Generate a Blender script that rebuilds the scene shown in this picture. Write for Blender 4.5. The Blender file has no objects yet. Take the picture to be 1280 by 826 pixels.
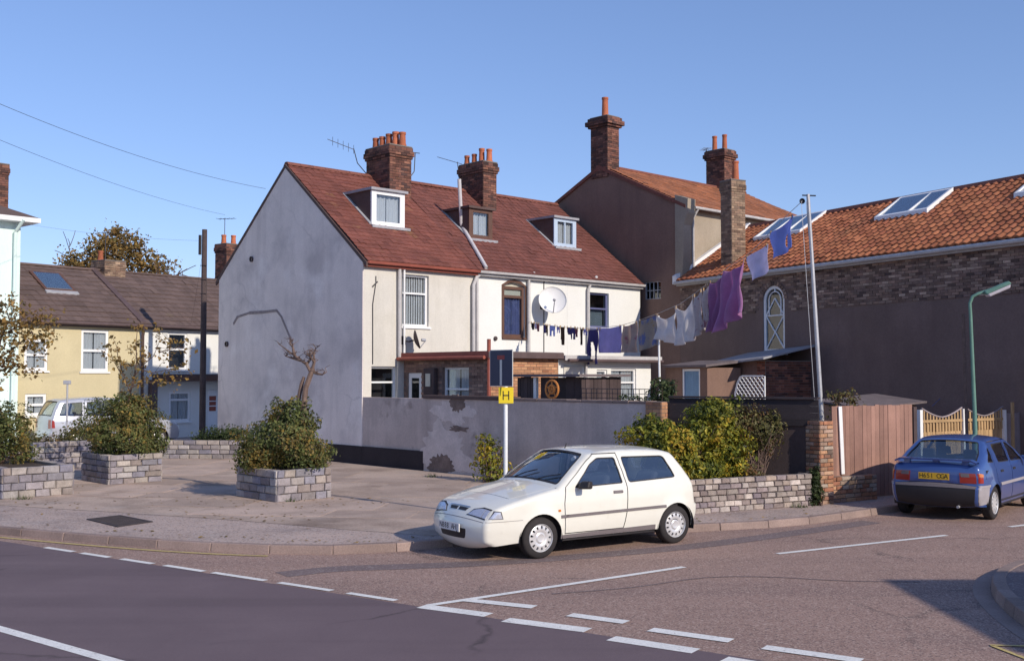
import bpy, math, random
from mathutils import Vector, Matrix, noise
from mathutils.geometry import delaunay_2d_cdt
R = math.radians
random.seed(7)
sc = bpy.context.scene
COL = sc.collection

# ------------------------------------------------------------------ camera
FPX, CAMH, PITCH = 1369.0, 2.5, math.atan(57/1369.0)
cam = bpy.data.cameras.new('camera'); camo = bpy.data.objects.new('camera', cam); COL.objects.link(camo)
camo.location = (0, 0, CAMH); camo.rotation_euler = (math.pi/2 + PITCH, 0, 0)
cam.sensor_width = 36; cam.lens = 36*FPX/1280; cam.clip_end = 3000; cam.clip_start = .1
sc.camera = camo

# ------------------------------------------------------------------ light
SUN_AZ, SUN_EL = R(-46), R(28)           # azimuth from +X
S = Vector((math.cos(SUN_AZ)*math.cos(SUN_EL), math.sin(SUN_AZ)*math.cos(SUN_EL), math.sin(SUN_EL)))
w = bpy.data.worlds.new('World'); sc.world = w; w.use_nodes = True
nt = w.node_tree
sky = nt.nodes.new('ShaderNodeTexSky'); sky.sky_type = 'NISHITA'; sky.sun_disc = False
sky.sun_elevation = SUN_EL; sky.sun_rotation = math.atan2(S.x, S.y)
sky.air_density = 1.0; sky.dust_density = .2; sky.ozone_density = 6.0; sky.altitude = 10
bg = nt.nodes['Background']; bg.inputs['Strength'].default_value = .15
tint = nt.nodes.new('ShaderNodeMix'); tint.data_type = 'RGBA'; tint.blend_type = 'MULTIPLY'; tint.inputs[0].default_value = 1
tint.inputs[7].default_value = (.97, .94, 1.10, 1)                # the slide film's violet cast
gam = nt.nodes.new('ShaderNodeGamma'); gam.inputs[1].default_value = .78; nt.links.new(sky.outputs[0], gam.inputs[0]); nt.links.new(gam.outputs[0], tint.inputs[6])
nt.links.new(tint.outputs[2], bg.inputs['Color'])
sl = bpy.data.lights.new('sun', 'SUN'); sl.energy = 2.95; sl.angle = R(.55); sl.color = (1, .895, .745)
so = bpy.data.objects.new('sun', sl); COL.objects.link(so)
so.rotation_euler = S.to_track_quat('Z', 'Y').to_euler()
vs = sc.view_settings; vs.view_transform = 'Standard'; vs.look = 'None'; vs.gamma = 1; vs.exposure = .43
vs.use_curve_mapping = False

# ------------------------------------------------------------------ pixel -> place helpers
def ray(px, py):
    a = (px-640)/FPX; b = (413-py)/FPX
    return Vector((a, math.cos(PITCH)-b*math.sin(PITCH), math.sin(PITCH)+b*math.cos(PITCH)))
def gnd(px, py, z=.11):
    r = ray(px, py); return Vector((0, 0, CAMH)) + r*((z-CAMH)/r.z)
def onpl(px, py, P, d):
    """point of the pixel's ray on the vertical plane through P along horizontal direction d"""
    n = Vector((-d[1], d[0], 0)); r = ray(px, py)
    return Vector((0, 0, CAMH)) + r*(n.dot(Vector((P[0], P[1], 0)))/n.dot(r))
class Frame:
    """horizontal building frame: x along the facade, y inward, z up"""
    def __init__(s, O, ang):
        s.O = Vector((O[0], O[1], 0)); a = R(ang); s.a = a
        s.U = Vector((math.cos(a), math.sin(a), 0)); s.N = Vector((-math.sin(a), math.cos(a), 0))
    def __call__(s, x, y, z): return s.O + s.U*x + s.N*y + Vector((0, 0, z))
    def loc(s, P):
        d = Vector(P)-s.O; return Vector((d.dot(s.U), d.dot(s.N), P[2]))
    def py(s, px, py, y): return s.loc(onpl(px, py, s(0, y, 0), s.U))      # on plane y = const
    def px(s, px, py, x): return s.loc(onpl(px, py, s(x, 0, 0), s.N))      # on plane x = const
    def slope(s, px, py, z0, m):
        """on the sloping plane z = z0 + m*y"""
        r = ray(px, py); c = Vector((0, 0, CAMH)) - s.O
        t = (z0 + m*c.dot(s.N) - CAMH)/(r.z - m*r.dot(s.N))
        return s.loc(Vector((0, 0, CAMH)) + r*t)

# ------------------------------------------------------------------ materials
MATS = {}
def mat(name, col, rough=.85, var=.18, sc_=1.5, fine=.12, fsc=30., bump=.2, bsc=60., rnd=None, rv=.22, col2=None,
        metal=0., spec=.35, streak=0., streakcol=(.05,.05,.05), patches=(), coat=0., trans=0., speck=None, tracks=None, cracks=None):
    m = bpy.data.materials.new(name); m.use_nodes = True; MATS[name] = m
    n = m.node_tree.nodes; L = m.node_tree.links
    b = n['Principled BSDF']
    geo = n.new('ShaderNodeNewGeometry')
    def noise_(scale, detail=5, vec=None, rough_=.6):
        t = n.new('ShaderNodeTexNoise'); t.inputs['Scale'].default_value = scale; t.inputs['Detail'].default_value = detail
        t.inputs['Roughness'].default_value = rough_
        L.new(vec or geo.outputs['Position'], t.inputs['Vector']); return t.outputs['Fac']
    def rng(src, a, b_, c, d):
        t = n.new('ShaderNodeMapRange'); t.inputs[1].default_value = a; t.inputs[2].default_value = b_
        t.inputs[3].default_value = c; t.inputs[4].default_value = d; L.new(src, t.inputs[0]); return t.outputs[0]
    def mix(fac, A, B, mode='MIX'):
        t = n.new('ShaderNodeMix'); t.data_type = 'RGBA'; t.blend_type = mode
        for i, v in ((0, fac), (6, A), (7, B)):
            if isinstance(v, (int, float)): t.inputs[i].default_value = v
            elif isinstance(v, tuple): t.inputs[i].default_value = (*v, 1)
            else: L.new(v, t.inputs[i])
        return t.outputs[2]
    def gray(src):
        t = n.new('ShaderNodeCombineColor')
        for i in range(3): L.new(src, t.inputs[i])
        return t.outputs[0]
    c = col
    rs = None
    if rnd == 'attr':
        t = n.new('ShaderNodeAttribute'); t.attribute_name = 'var'; rs = t.outputs['Fac']
    elif rnd == 'obj':
        t = n.new('ShaderNodeObjectInfo'); rs = t.outputs['Random']
    if rs is not None:
        if col2:
            cols = [col] + (list(col2) if isinstance(col2[0], tuple) else [col2])
            t = n.new('ShaderNodeValToRGB'); e = t.color_ramp.elements
            while len(e) < len(cols): e.new(.5)
            for i, q in enumerate(cols): e[i].position = i/(len(cols)-1); e[i].color = (*q, 1)
            L.new(rs, t.inputs[0]); c = t.outputs[0]
        fr = n.new('ShaderNodeMath'); fr.operation = 'MULTIPLY'; fr.inputs[1].default_value = 7.31; L.new(rs, fr.inputs[0])
        f2 = n.new('ShaderNodeMath'); f2.operation = 'FRACT'; L.new(fr.outputs[0], f2.inputs[0])
        c = mix(1., c, gray(rng(f2.outputs[0], 0, 1, 1-rv, 1+rv)), 'MULTIPLY')
    for (pc, ps, lo, hi, amt) in patches:
        c = mix(rng(noise_(ps, 6), lo, hi, 0, amt), c, pc)
    if tracks:
        ang, tcol, amt = tracks
        mp = n.new('ShaderNodeMapping'); mp.inputs['Rotation'].default_value = (0,0,-ang); mp.inputs['Scale'].default_value = (.05,.9,1); mp.vector_type = 'TEXTURE' if False else 'POINT'; L.new(geo.outputs['Position'], mp.inputs[0])
        c = mix(rng(noise_(1.0, 5, mp.outputs[0]), .46, .66, 0, amt), c, tcol)
    if cracks:
        csc, ccol, wd, amt = cracks
        nv = n.new('ShaderNodeTexNoise'); nv.inputs['Scale'].default_value = 2.2; nv.inputs['Detail'].default_value = 6; L.new(geo.outputs['Position'], nv.inputs['Vector'])
        ma = n.new('ShaderNodeMix'); ma.data_type = 'VECTOR'; ma.inputs[0].default_value = .30; L.new(geo.outputs['Position'], ma.inputs[4]); L.new(nv.outputs['Color'], ma.inputs[5])
        v = n.new('ShaderNodeTexVoronoi'); v.feature = 'DISTANCE_TO_EDGE'; v.inputs['Scale'].default_value = csc; L.new(ma.outputs[1], v.inputs['Vector'])
        k1_ = rng(v.outputs['Distance'], 0, wd, amt, 0); k2_ = rng(noise_(.6, 3), .45, .6, 0, 1)
        mu = n.new('ShaderNodeMath'); mu.operation = 'MULTIPLY'; L.new(k1_, mu.inputs[0]); L.new(k2_, mu.inputs[1]); c = mix(mu.outputs[0], c, ccol)
    if streak:
        mp = n.new('ShaderNodeMapping'); mp.inputs['Scale'].default_value = (1, 1, .10); L.new(geo.outputs['Position'], mp.inputs[0])
        c = mix(rng(noise_(2.4, 5, mp.outputs[0]), .48, .74, 0, streak), c, streakcol)
    if var: c = mix(1., c, gray(rng(noise_(sc_), .3, .7, 1-var, 1+var)), 'MULTIPLY')
    if fine: c = mix(1., c, gray(rng(noise_(fsc, 4), .3, .7, 1-fine, 1+fine)), 'MULTIPLY')
    if speck:
        for (scol, ssc, th) in speck:
            v = n.new('ShaderNodeTexVoronoi'); v.inputs['Scale'].default_value = ssc; L.new(geo.outputs['Position'], v.inputs['Vector'])
            sp = n.new('ShaderNodeSeparateColor'); L.new(v.outputs['Color'], sp.inputs[0])
            c = mix(rng(sp.outputs[0], th, th+.02, 0, .85), c, scol)
    if isinstance(c, tuple): b.inputs['Base Color'].default_value = (*c, 1)
    else: L.new(c, b.inputs['Base Color'])
    b.inputs['Roughness'].default_value = rough; b.inputs['Metallic'].default_value = metal
    b.inputs['Specular IOR Level'].default_value = spec
    if coat: b.inputs['Coat Weight'].default_value = coat; b.inputs['Coat Roughness'].default_value = .04
    if bump:
        bp = n.new('ShaderNodeBump'); bp.inputs['Strength'].default_value = bump; bp.inputs['Distance'].default_value = .02
        L.new(noise_(bsc, 5), bp.inputs['Height']); L.new(bp.outputs[0], b.inputs['Normal'])
    if trans:
        tr = n.new('ShaderNodeBsdfTranslucent')
        if isinstance(c, tuple): tr.inputs[0].default_value = (*c, 1)
        else: L.new(c, tr.inputs[0])
        ms = n.new('ShaderNodeMixShader'); ms.inputs[0].default_value = trans
        L.new(b.outputs[0], ms.inputs[1]); L.new(tr.outputs[0], ms.inputs[2])
        L.new(ms.outputs[0], n['Material Output'].inputs[0])
    return m
def glassmat(name, tint, alpha_mix, rough=.03):
    """window glass: mirror reflection by fresnel over a tinted see-through pane"""
    m = bpy.data.materials.new(name); m.use_nodes = True; MATS[name] = m
    n = m.node_tree.nodes; L = m.node_tree.links; n.remove(n['Principled BSDF'])
    gl = n.new('ShaderNodeBsdfGlossy'); gl.inputs['Roughness'].default_value = rough
    tp = n.new('ShaderNodeBsdfTransparent'); tp.inputs[0].default_value = (*tint, 1)
    fr = n.new('ShaderNodeLayerWeight'); fr.inputs['Blend'].default_value = .5
    pw = n.new('ShaderNodeMath'); pw.operation = 'POWER'; pw.inputs[1].default_value = 4.; L.new(fr.outputs['Facing'], pw.inputs[0])
    ad = n.new('ShaderNodeMath'); ad.operation = 'ADD'; ad.inputs[1].default_value = alpha_mix+.05; ad.use_clamp = True; L.new(pw.outputs[0], ad.inputs[0])
    ms = n.new('ShaderNodeMixShader'); L.new(ad.outputs[0], ms.inputs[0]); L.new(tp.outputs[0], ms.inputs[1]); L.new(gl.outputs[0], ms.inputs[2])
    L.new(ms.outputs[0], n['Material Output'].inputs[0]); return m

# ground
mat('chip_road', (.36,.235,.19), .9, .10, .35, .22, 55, .5, 120, speck=[((.50,.37,.31), 60, .80), ((.16,.11,.095), 66, .84)],
    patches=[((.22,.15,.135), .30, .54, .68, .6), ((.12,.08,.075), 1.3, .68, .76, .6)], tracks=(R(33), (.26,.17,.145), .7), cracks=(.30, (.10,.07,.065), .012, .7))
mat('new_asphalt', (.16,.115,.125), .85, .08, .5, .14, 90, .35, 160, patches=[((.19,.142,.15), .25, .5, .7, .5), ((.075,.055,.06), 1.7, .70, .78, .55)], tracks=(R(-34.5), (.115,.082,.09), .75), cracks=(.35, (.06,.045,.048), .012, .8))
mat('old_asphalt', (.19,.14,.135), .9, .12, .6, .2, 60, .4, 130, speck=[((.3,.25,.24), 45, .86)])
mat('pave', (.46,.35,.30), .92, .12, .5, .2, 45, .4, 90, patches=[((.24,.195,.19), .45, .5, .66, .75), ((.44,.37,.34), .8, .55, .72, .5)],
    speck=[((.5,.43,.4), 40, .86), ((.2,.16,.155), 42, .88)])
mat('court', (.47,.36,.295), .92, .16, .4, .2, 30, .4, 60, patches=[((.24,.175,.14), .55, .48, .66, .85), ((.40,.335,.30), .9, .55, .7, .6)])
mat('slab', (.46,.35,.29), .92, .15, .9, .18, 40, .4, 70, rnd='obj', rv=.16, patches=[((.29,.215,.175), .8, .5, .68, .7)])
mat('kerb', (.28,.205,.18), .9, .15, 2, .18, 50, .3, 80, rnd='obj', rv=.15)
mat('soil', (.07,.05,.04), .95, .3, 3, .3, 30, .6, 40)
mat('earth', (.13,.115,.085), .95, .3, .2, .2, 8, .3, 20)
mat('paint_white', (.78,.76,.72), .8, .08, 3, .16, 60, .15, 120, patches=[((.3,.26,.25), 14, .60, .70, .7)])
mat('paint_yellow', (.52,.40,.16), .8, .1, 3, .2, 50, .15, 120, patches=[((.24,.18,.15), 9, .55, .68, .8)])
mat('iron', (.07,.055,.055), .7, .2, 5, .2, 60, .3, 100, metal=.3)
# walls
mat('render_grey', (.80,.705,.665), .9, .09, .8, .07, 25, .25, 70, streak=.45, streakcol=(.56,.485,.46),
    patches=[((.54,.475,.465), .55, .49, .66, .75), ((.82,.75,.72), .8, .53, .68, .7)], cracks=(.45, (.46,.40,.39), .014, .4))
mat('render_crack', (.30,.25,.245), .95, .2, 6, .2, 60, .5, 90)
mat('render_cream', (.63,.60,.545), .9, .06, 1, .06, 25, .2, 70, streak=.42, streakcol=(.43,.405,.355), patches=[((.52,.49,.42), .8, .54, .72, .45)])
mat('render_white', (.76,.76,.735), .88, .04, 1, .04, 25, .15, 70, streak=.12, streakcol=(.6,.58,.54))
mat('paint_mint', (.68,.82,.79), .85, .04, 1, .04, 20, .12, 60, streak=.1, streakcol=(.5,.6,.58))
mat('paint_yellow_wall', (.60,.52,.33), .88, .05, 1, .05, 20, .15, 60, streak=.12, streakcol=(.45,.38,.24))
mat('render_garden', (.54,.445,.41), .92, .14, 1.2, .1, 25, .35, 55, streak=.6, streakcol=(.35,.285,.265),
    patches=[((.62,.53,.49), .9, .55, .68, .8), ((.27,.215,.19), 1.3, .60, .70, .8)])
mat('render_flake', (.64,.545,.51), .92, .14, 3, .1, 25, .35, 55, streak=.4, streakcol=(.45,.38,.36))
mat('brick_bare', (.20,.145,.125), .92, .25, 4, .2, 30, .6, 40)
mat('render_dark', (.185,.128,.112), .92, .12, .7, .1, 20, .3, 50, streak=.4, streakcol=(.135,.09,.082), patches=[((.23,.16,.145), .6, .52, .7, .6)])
mat('render_shaded', (.075,.054,.053), .92, .15, .9, .1, 20, .3, 50, streak=.4, streakcol=(.045,.033,.034))  # shade on the wall behind the shrubs, put into its base colour
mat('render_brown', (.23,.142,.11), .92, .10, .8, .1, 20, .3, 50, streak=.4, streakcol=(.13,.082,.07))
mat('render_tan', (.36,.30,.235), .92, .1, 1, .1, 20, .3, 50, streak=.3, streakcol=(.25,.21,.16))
mat('tar', (.028,.02,.026), .8, .2, 2, .2, 30, .3, 50)
mat('mortar', (.20,.17,.15), .95, .15, 2, .15, 40, .3, 80)
mat('mortar_dark', (.07,.055,.055), .95, .15, 2, .15, 40, .3, 80)
mat('brick_dark', (.13,.083,.072), .9, .2, 5, .2, 60, .4, 80, 'attr', .35, col2=[(.38,.28,.22), (.17,.11,.092), (.29,.19,.145), (.12,.085,.08)])
mat('brick_brown', (.30,.185,.145), .9, .2, 5, .2, 60, .4, 80, 'attr', .3, col2=[(.22,.13,.105), (.36,.235,.18), (.18,.11,.095)])
mat('brick_red', (.20,.075,.05), .9, .2, 5, .2, 60, .4, 80, 'attr', .3, col2=[(.28,.11,.07), (.15,.055,.04), (.10,.05,.045)])
mat('brick_soot', (.115,.055,.045), .9, .25, 4, .2, 60, .4, 80, 'attr', .35, col2=[(.20,.085,.06), (.065,.038,.036), (.26,.12,.08)])
mat('brick_tan', (.29,.185,.125), .9, .2, 4, .2, 60, .4, 80, 'attr', .3, col2=[(.20,.125,.09), (.34,.235,.16), (.14,.09,.07)])
mat('brick_orange', (.40,.20,.11), .9, .15, 4, .15, 60, .3, 80, 'attr', .22, col2=[(.50,.27,.15), (.34,.15,.085)])
mat('stone_piece', (.33,.29,.28), .92, .2, 8, .2, 60, .5, 50, 'obj', .22, col2=[(.24,.215,.24), (.41,.36,.32), (.28,.23,.21), (.20,.19,.23), (.44,.40,.37)])
mat('stone_small', (.34,.29,.26), .92, .2, 8, .2, 60, .5, 50, 'obj', .22, col2=[(.27,.22,.20), (.44,.38,.34), (.23,.19,.21), (.36,.28,.23), (.52,.46,.43)])
mat('pier_brick', (.40,.19,.105), .92, .2, 8, .2, 60, .5, 50, 'obj', .25, col2=[(.30,.13,.08), (.37,.30,.24), (.46,.25,.14), (.22,.16,.13)])
mat('tile_terrace', (.19,.066,.050), .88, .22, .9, .15, 25, .35, 60, 'attr', .12, col2=[(.205,.072,.054), (.17,.058,.046)],
    patches=[((.30,.17,.065), 1.4, .63, .74, .65)])
mat('tile_terrace_b', (.17,.062,.050), .88, .2, .9, .15, 25, .35, 60, 'attr', .12, col2=[(.185,.068,.054), (.15,.056,.047)],
    patches=[((.27,.15,.07), 1.5, .66, .76, .5)])
mat('tile_pan', (.37,.125,.057), .88, .18, 1.2, .15, 25, .3, 60, 'attr', .2, col2=[(.44,.165,.075), (.32,.105,.053), (.40,.145,.065)],
    patches=[((.20,.095,.06), .7, .56, .72, .6), ((.42,.33,.17), 3.5, .66, .74, .5)])
mat('tile_brown', (.135,.094,.085), .88, .12, 1, .12, 25, .3, 60, 'attr', .14, patches=[((.22,.17,.08), .8, .66, .76, .5)])
mat('tile_orange', (.32,.125,.062), .88, .25, .9, .15, 25, .3, 60, 'attr', .2, patches=[((.15,.07,.05), .7, .52, .7, .6)])
mat('ridge_tile', (.20,.075,.055), .88, .2, 3, .15, 25, .3, 60)
mat('pot', (.42,.13,.065), .8, .2, 3, .15, 25, .2, 60, 'obj', .22)
mat('lead', (.34,.34,.37), .7, .15, 3, .12, 25, .2, 60)
mat('fascia_red', (.30,.085,.06), .7, .15, 3, .1, 25, .1, 60)
mat('gutter_grey', (.50,.48,.48), .6, .12, 3, .1, 25, .1, 60)
mat('gutter_dark', (.11,.075,.075), .6, .15, 3, .1, 25, .1, 60)
mat('upvc', (.83,.83,.84), .45, .03, 3, .03, 25, 0, 60)
mat('frame_blue', (.46,.56,.70), .5, .06, 3, .05, 25, 0, 60)
mat('frame_navy', (.12,.13,.26), .5, .06, 3, .05, 25, 0, 60)
mat('frame_brown', (.12,.062,.045), .6, .15, 4, .1, 25, .1, 60)
mat('cheek_brown', (.105,.068,.062), .8, .15, 3, .1, 25, .2, 60)
mat('flue', (.58,.55,.56), .55, .08, 3, .08, 25, .05, 60)
mat('curtain', (.80,.79,.80), .9, .06, 3, .04, 25, 0, 60, trans=.25)
mat('curtain_blue', (.10,.12,.27), .9, .1, 3, .04, 25, 0, 60)
mat('blind', (.60,.57,.47), .8, .06, 3, .04, 25, 0, 60)
mat('dark_room', (.03,.028,.032), .9, 0, 1, 0, 1, 0)
mat('dish_white', (.80,.79,.78), .5, .05, 3, .05, 25, 0, 60)
mat('dish_dark', (.07,.05,.05), .6, .15, 3, .1, 25, .1, 60)
mat('metal_dark', (.045,.042,.05), .5, .1, 4, .1, 30, .05, 60, metal=.4)
mat('metal_galv', (.44,.44,.47), .5, .12, 4, .1, 30, .05, 60, metal=.3)
mat('lamp_green', (.12,.235,.19), .5, .12, 4, .1, 30, .05, 60)
mat('lamp_lens', (.62,.58,.62), .3, .05, 4, .05, 30, 0, 60)
mat('pole_wood', (.085,.062,.062), .85, .2, 3, .25, 40, .4, 60)
mat('post_white', (.80,.80,.80), .4, .05, 5, .05, 40, 0, 60)
mat('sign_blue', (.030,.032,.075), .35, .05, 4, .04, 30, 0, 60)
mat('sign_red', (.32,.035,.035), .35, .05, 4, .04, 30, 0, 60)
mat('sign_white', (.62,.60,.56), .4, .05, 4, .04, 30, 0, 60)
mat('sign_yellow', (.83,.62,.03), .4, .05, 4, .04, 30, 0, 60)
mat('black', (.02,.018,.018), .5, .05, 4, .04, 30, 0, 60)
mat('wood_fence', (.33,.185,.145), .85, .15, 2, .15, 60, .25, 60, 'obj', .2, streak=.4, streakcol=(.22,.12,.10))
mat('wood_yellow', (.44,.29,.15), .85, .12, 2, .15, 60, .25, 60, 'obj', .16, streak=.3, streakcol=(.30,.19,.11))
mat('wood_grey', (.30,.25,.26), .85, .15, 2, .15, 60, .25, 60, 'obj', .2, streak=.4, streakcol=(.2,.16,.16))
mat('wood_dark', (.075,.052,.052), .85, .2, 2, .15, 60, .25, 60, 'obj', .3)
mat('wood_black', (.033,.026,.03), .8, .2, 2, .15, 60, .25, 60, 'obj', .25)
mat('felt', (.16,.13,.135), .9, .2, 2, .2, 60, .25, 60)
mat('door_blue', (.17,.30,.46), .6, .1, 3, .08, 30, .05, 60)
mat('orange_plastic', (.52,.20,.05), .5, .1, 4, .08, 30, 0, 60)
# plants
mat('bark', (.11,.07,.055), .9, .25, 6, .25, 50, .5, 40)
mat('bark_pale', (.17,.115,.095), .9, .25, 6, .25, 50, .5, 40)
def leafmat(name, cols, t=.3):
    cols = [tuple(c*1.45 for c in q) for q in cols]; mat(name, cols[0], .55, .15, 2.5, 0, 1, 0, 1, 'attr', .38, col2=list(cols[1:]), spec=.35, trans=t)
leafmat('leaf_autumn', [(.050,.066,.022), (.070,.088,.028), (.09,.105,.032), (.105,.105,.034), (.13,.095,.034), (.22,.15,.035)])
leafmat('leaf_olive', [(.05,.06,.02), (.085,.085,.03), (.12,.10,.035), (.065,.068,.022), (.14,.075,.035)])
leafmat('leaf_yellow', [(.05,.07,.018), (.09,.11,.018), (.13,.14,.02), (.19,.18,.022), (.26,.22,.025), (.34,.22,.025)])
leafmat('leaf_green', [(.035,.055,.022), (.06,.08,.03), (.045,.065,.03), (.085,.095,.035)])
leafmat('leaf_rust', [(.20,.11,.035), (.12,.085,.03), (.22,.13,.04), (.10,.085,.03), (.28,.17,.045)])
leafmat('leaf_ivy', [(.025,.04,.014), (.045,.06,.02), (.035,.05,.018)])
# cars
mat('car_white', (.77,.75,.675), .3, .03, 3, 0, 1, 0, 1, patches=[((.60,.56,.48), 5, .60, .78, .35)], coat=.8, spec=.5)
mat('car_blue', (.045,.095,.30), .3, .02, 1, 0, 1, 0, 1, coat=.9, spec=.5, metal=.15)
mat('car_silver', (.46,.48,.55), .3, .02, 1, 0, 1, 0, 1, coat=.8, metal=.3)
mat('car_black', (.028,.024,.026), .55, .05, 4, .05, 40, 0, 60)
mat('car_grey', (.17,.145,.15), .6, .05, 4, .05, 40, 0, 60)
mat('car_greylight', (.36,.33,.35), .5, .05, 4, .05, 40, 0, 60)
mat('seat_cloth', (.10,.095,.11), .9, .1, 8, .1, 40, .1, 60)
mat('rubber', (.03,.026,.027), .8, .1, 8, .1, 40, .15, 60)
mat('rim_silver', (.66,.65,.66), .35, .04, 8, 0, 40, 0, 60, metal=.35)
mat('chrome', (.75,.75,.78), .12, 0, 8, 0, 40, 0, 60, metal=.95)
mat('lens_red', (.32,.03,.02), .15, .05, 30, 0, 1, 0, 1, coat=.6)
mat('lens_amber', (.60,.19,.04), .15, .05, 30, 0, 1, 0, 1, coat=.6)
mat('lens_clear', (.55,.57,.66), .12, .12, 40, 0, 1, .1, 60, coat=.8, metal=.35)
mat('plate_white', (.72,.70,.68), .4, .03, 8, 0, 1, 0, 1)
mat('plate_yellow', (.72,.42,.03), .4, .03, 8, 0, 1, 0, 1)
glassmat('glass', (.88,.91,.93), .02)
glassmat('glass_dark', (.62,.68,.72), .05)
glassmat('car_glass', (.60,.68,.72), .20)
glassmat('roof_glass', (.72,.80,.86), .28, .12)

# ------------------------------------------------------------------ object helpers
BASE = {}
def tag(o, label=None, cat=None, group=None, kind=None):
    if label: o['label'] = label
    if cat: o['category'] = cat
    if group: o['group'] = group
    if kind: o['kind'] = kind
    return o
def thing(name, label, cat, loc=(0,0,0), group=None, rotz=None):
    """Empty at the thing's base; parts are given in world metres, or in local metres when rotz is set"""
    o = bpy.data.objects.new(name, None); COL.objects.link(o); o.location = loc; o.empty_display_size = .3
    if rotz is not None: o.rotation_euler = (0, 0, rotz); BASE[o.name] = Vector((0,0,0))
    else: BASE[o.name] = Vector(loc)
    return tag(o, label, cat, group)
def link_mesh(name, me, parent=None, base=None):
    o = bpy.data.objects.new(name, me); COL.objects.link(o)
    if parent is not None: o.parent = parent; BASE[o.name] = BASE.get(parent.name, Vector((0,0,0)))
    else: BASE[o.name] = base or Vector((0,0,0))
    return o
class MB:
    def __init__(s): s.v = []; s.f = []; s.c = []
    def add(s, vs, fs, c=None):
        k = len(s.v); s.v += [Vector(p) for p in vs]; s.f += [tuple(i+k for i in f) for f in fs]
        s.c += [random.random() if c is None else c]*len(fs); return s
    def hexa(s, p, c=None):
        """p: 8 corners, bottom 4 ccw then top 4"""
        return s.add(p, [(3,2,1,0),(4,5,6,7),(0,1,5,4),(1,2,6,5),(2,3,7,6),(3,0,4,7)], c)
    def box(s, x0, x1, y0, y1, z0, z1, T=None, c=None):
        p = [(x0,y0,z0),(x1,y0,z0),(x1,y1,z0),(x0,y1,z0),(x0,y0,z1),(x1,y0,z1),(x1,y1,z1),(x0,y1,z1)]
        return s.hexa([T(*q) if T else q for q in p], c)
    def prism(s, poly, e, T=None, c=None):
        """poly of 3-D points, e extrusion vector (in the same coordinates)"""
        n = len(poly); a = [Vector(p) for p in poly]; b = [p+Vector(e) for p in a]
        vs = a+b
        if T: vs = [T(*q) for q in vs]
        return s.add(vs, [tuple(range(n-1,-1,-1)), tuple(range(n,2*n))] + [(i,(i+1)%n,(i+1)%n+n,i+n) for i in range(n)], c)
    def tube(s, pts, r, n=8, c=None, cap=True):
        pts = [Vector(p) for p in pts]; m = len(pts)
        rr = r if isinstance(r, (list, tuple)) else [r]*m
        k = len(s.v); prev = None
        for i, p in enumerate(pts):
            t = (pts[min(i+1,m-1)]-pts[max(i-1,0)])
            if t.length < 1e-9: t = Vector((0,0,1))
            t.normalize()
            if prev is None:
                a = t.orthogonal().normalized()
            else:
                a = (prev - t*prev.dot(t))
                a = a.normalized() if a.length > 1e-6 else t.orthogonal().normalized()
            prev = a; b = t.cross(a)
            for j in range(n):
                q = 2*math.pi*j/n; s.v.append(p + (a*math.cos(q)+b*math.sin(q))*rr[i])
        cc = random.random() if c is None else c
        for i in range(m-1):
            for j in range(n):
                s.f.append((k+i*n+j, k+i*n+(j+1)%n, k+(i+1)*n+(j+1)%n, k+(i+1)*n+j)); s.c.append(cc)
        if cap:
            s.f.append(tuple(k+j for j in range(n-1,-1,-1))); s.f.append(tuple(k+(m-1)*n+j for j in range(n))); s.c += [cc,cc]
        return s
    def lathe(s, prof, O, ax, n=24, c=None):
        """prof: (radius, along-axis) pairs round axis ax from O"""
        O = Vector(O); ax = Vector(ax).normalized(); a = ax.orthogonal().normalized(); b = ax.cross(a)
        k = len(s.v)
        for (r, h) in prof:
            for j in range(n):
                q = 2*math.pi*j/n; s.v.append(O + ax*h + (a*math.cos(q)+b*math.sin(q))*max(r, 1e-4))
        for i in range(len(prof)-1):
            for j in range(n):
                s.f.append((k+i*n+j, k+i*n+(j+1)%n, k+(i+1)*n+(j+1)%n, k+(i+1)*n+j)); s.c.append(.5 if c is None else c)
        return s
    def grid(s, P, nu, nv, c=None):
        k = len(s.v)
        for i in range(nu+1):
            for j in range(nv+1): s.v.append(Vector(P(i/nu, j/nv)))
        for i in range(nu):
            for j in range(nv):
                s.f.append((k+i*(nv+1)+j, k+(i+1)*(nv+1)+j, k+(i+1)*(nv+1)+j+1, k+i*(nv+1)+j+1)); s.c.append(.5 if c is None else c)
        return s
    def mesh(s, name, m, base=Vector((0,0,0)), smooth=False, ang=35):
        me = bpy.data.meshes.new(name); me.from_pydata([tuple(v-base) for v in s.v], [], s.f)
        at = me.attributes.new('var', 'FLOAT', 'FACE'); at.data.foreach_set('value', s.c)
        if m: me.materials.append(MATS[m] if isinstance(m, str) else m)
        if smooth:
            me.polygons.foreach_set('use_smooth', [True]*len(me.polygons)); me.set_sharp_from_angle(angle=R(ang))
        me.update(); return me
    def build(s, name, m, parent=None, smooth=False, ang=35, bevel=0, base=None, solid=0):
        b = BASE.get(parent.name, Vector((0,0,0))) if parent is not None else (base or Vector((0,0,0)))
        me = s.mesh(name, m, b, smooth, ang)
        o = link_mesh(name, me, parent, b)
        if parent is None and base is not None: o.location = base
        if bevel:
            d = o.modifiers.new('b', 'BEVEL'); d.width = bevel; d.segments = 2; d.limit_method = 'ANGLE'; d.angle_limit = R(40)
        if solid:
            d = o.modifiers.new('s', 'SOLIDIFY'); d.thickness = solid; d.offset = 0
        return o
def top(mb, name, m, label, cat, base, group=None, **k):
    """a thing that is one mesh, its origin at its base"""
    return tag(mb.build(name, m, None, base=Vector(base), **k), label, cat, group)
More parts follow.
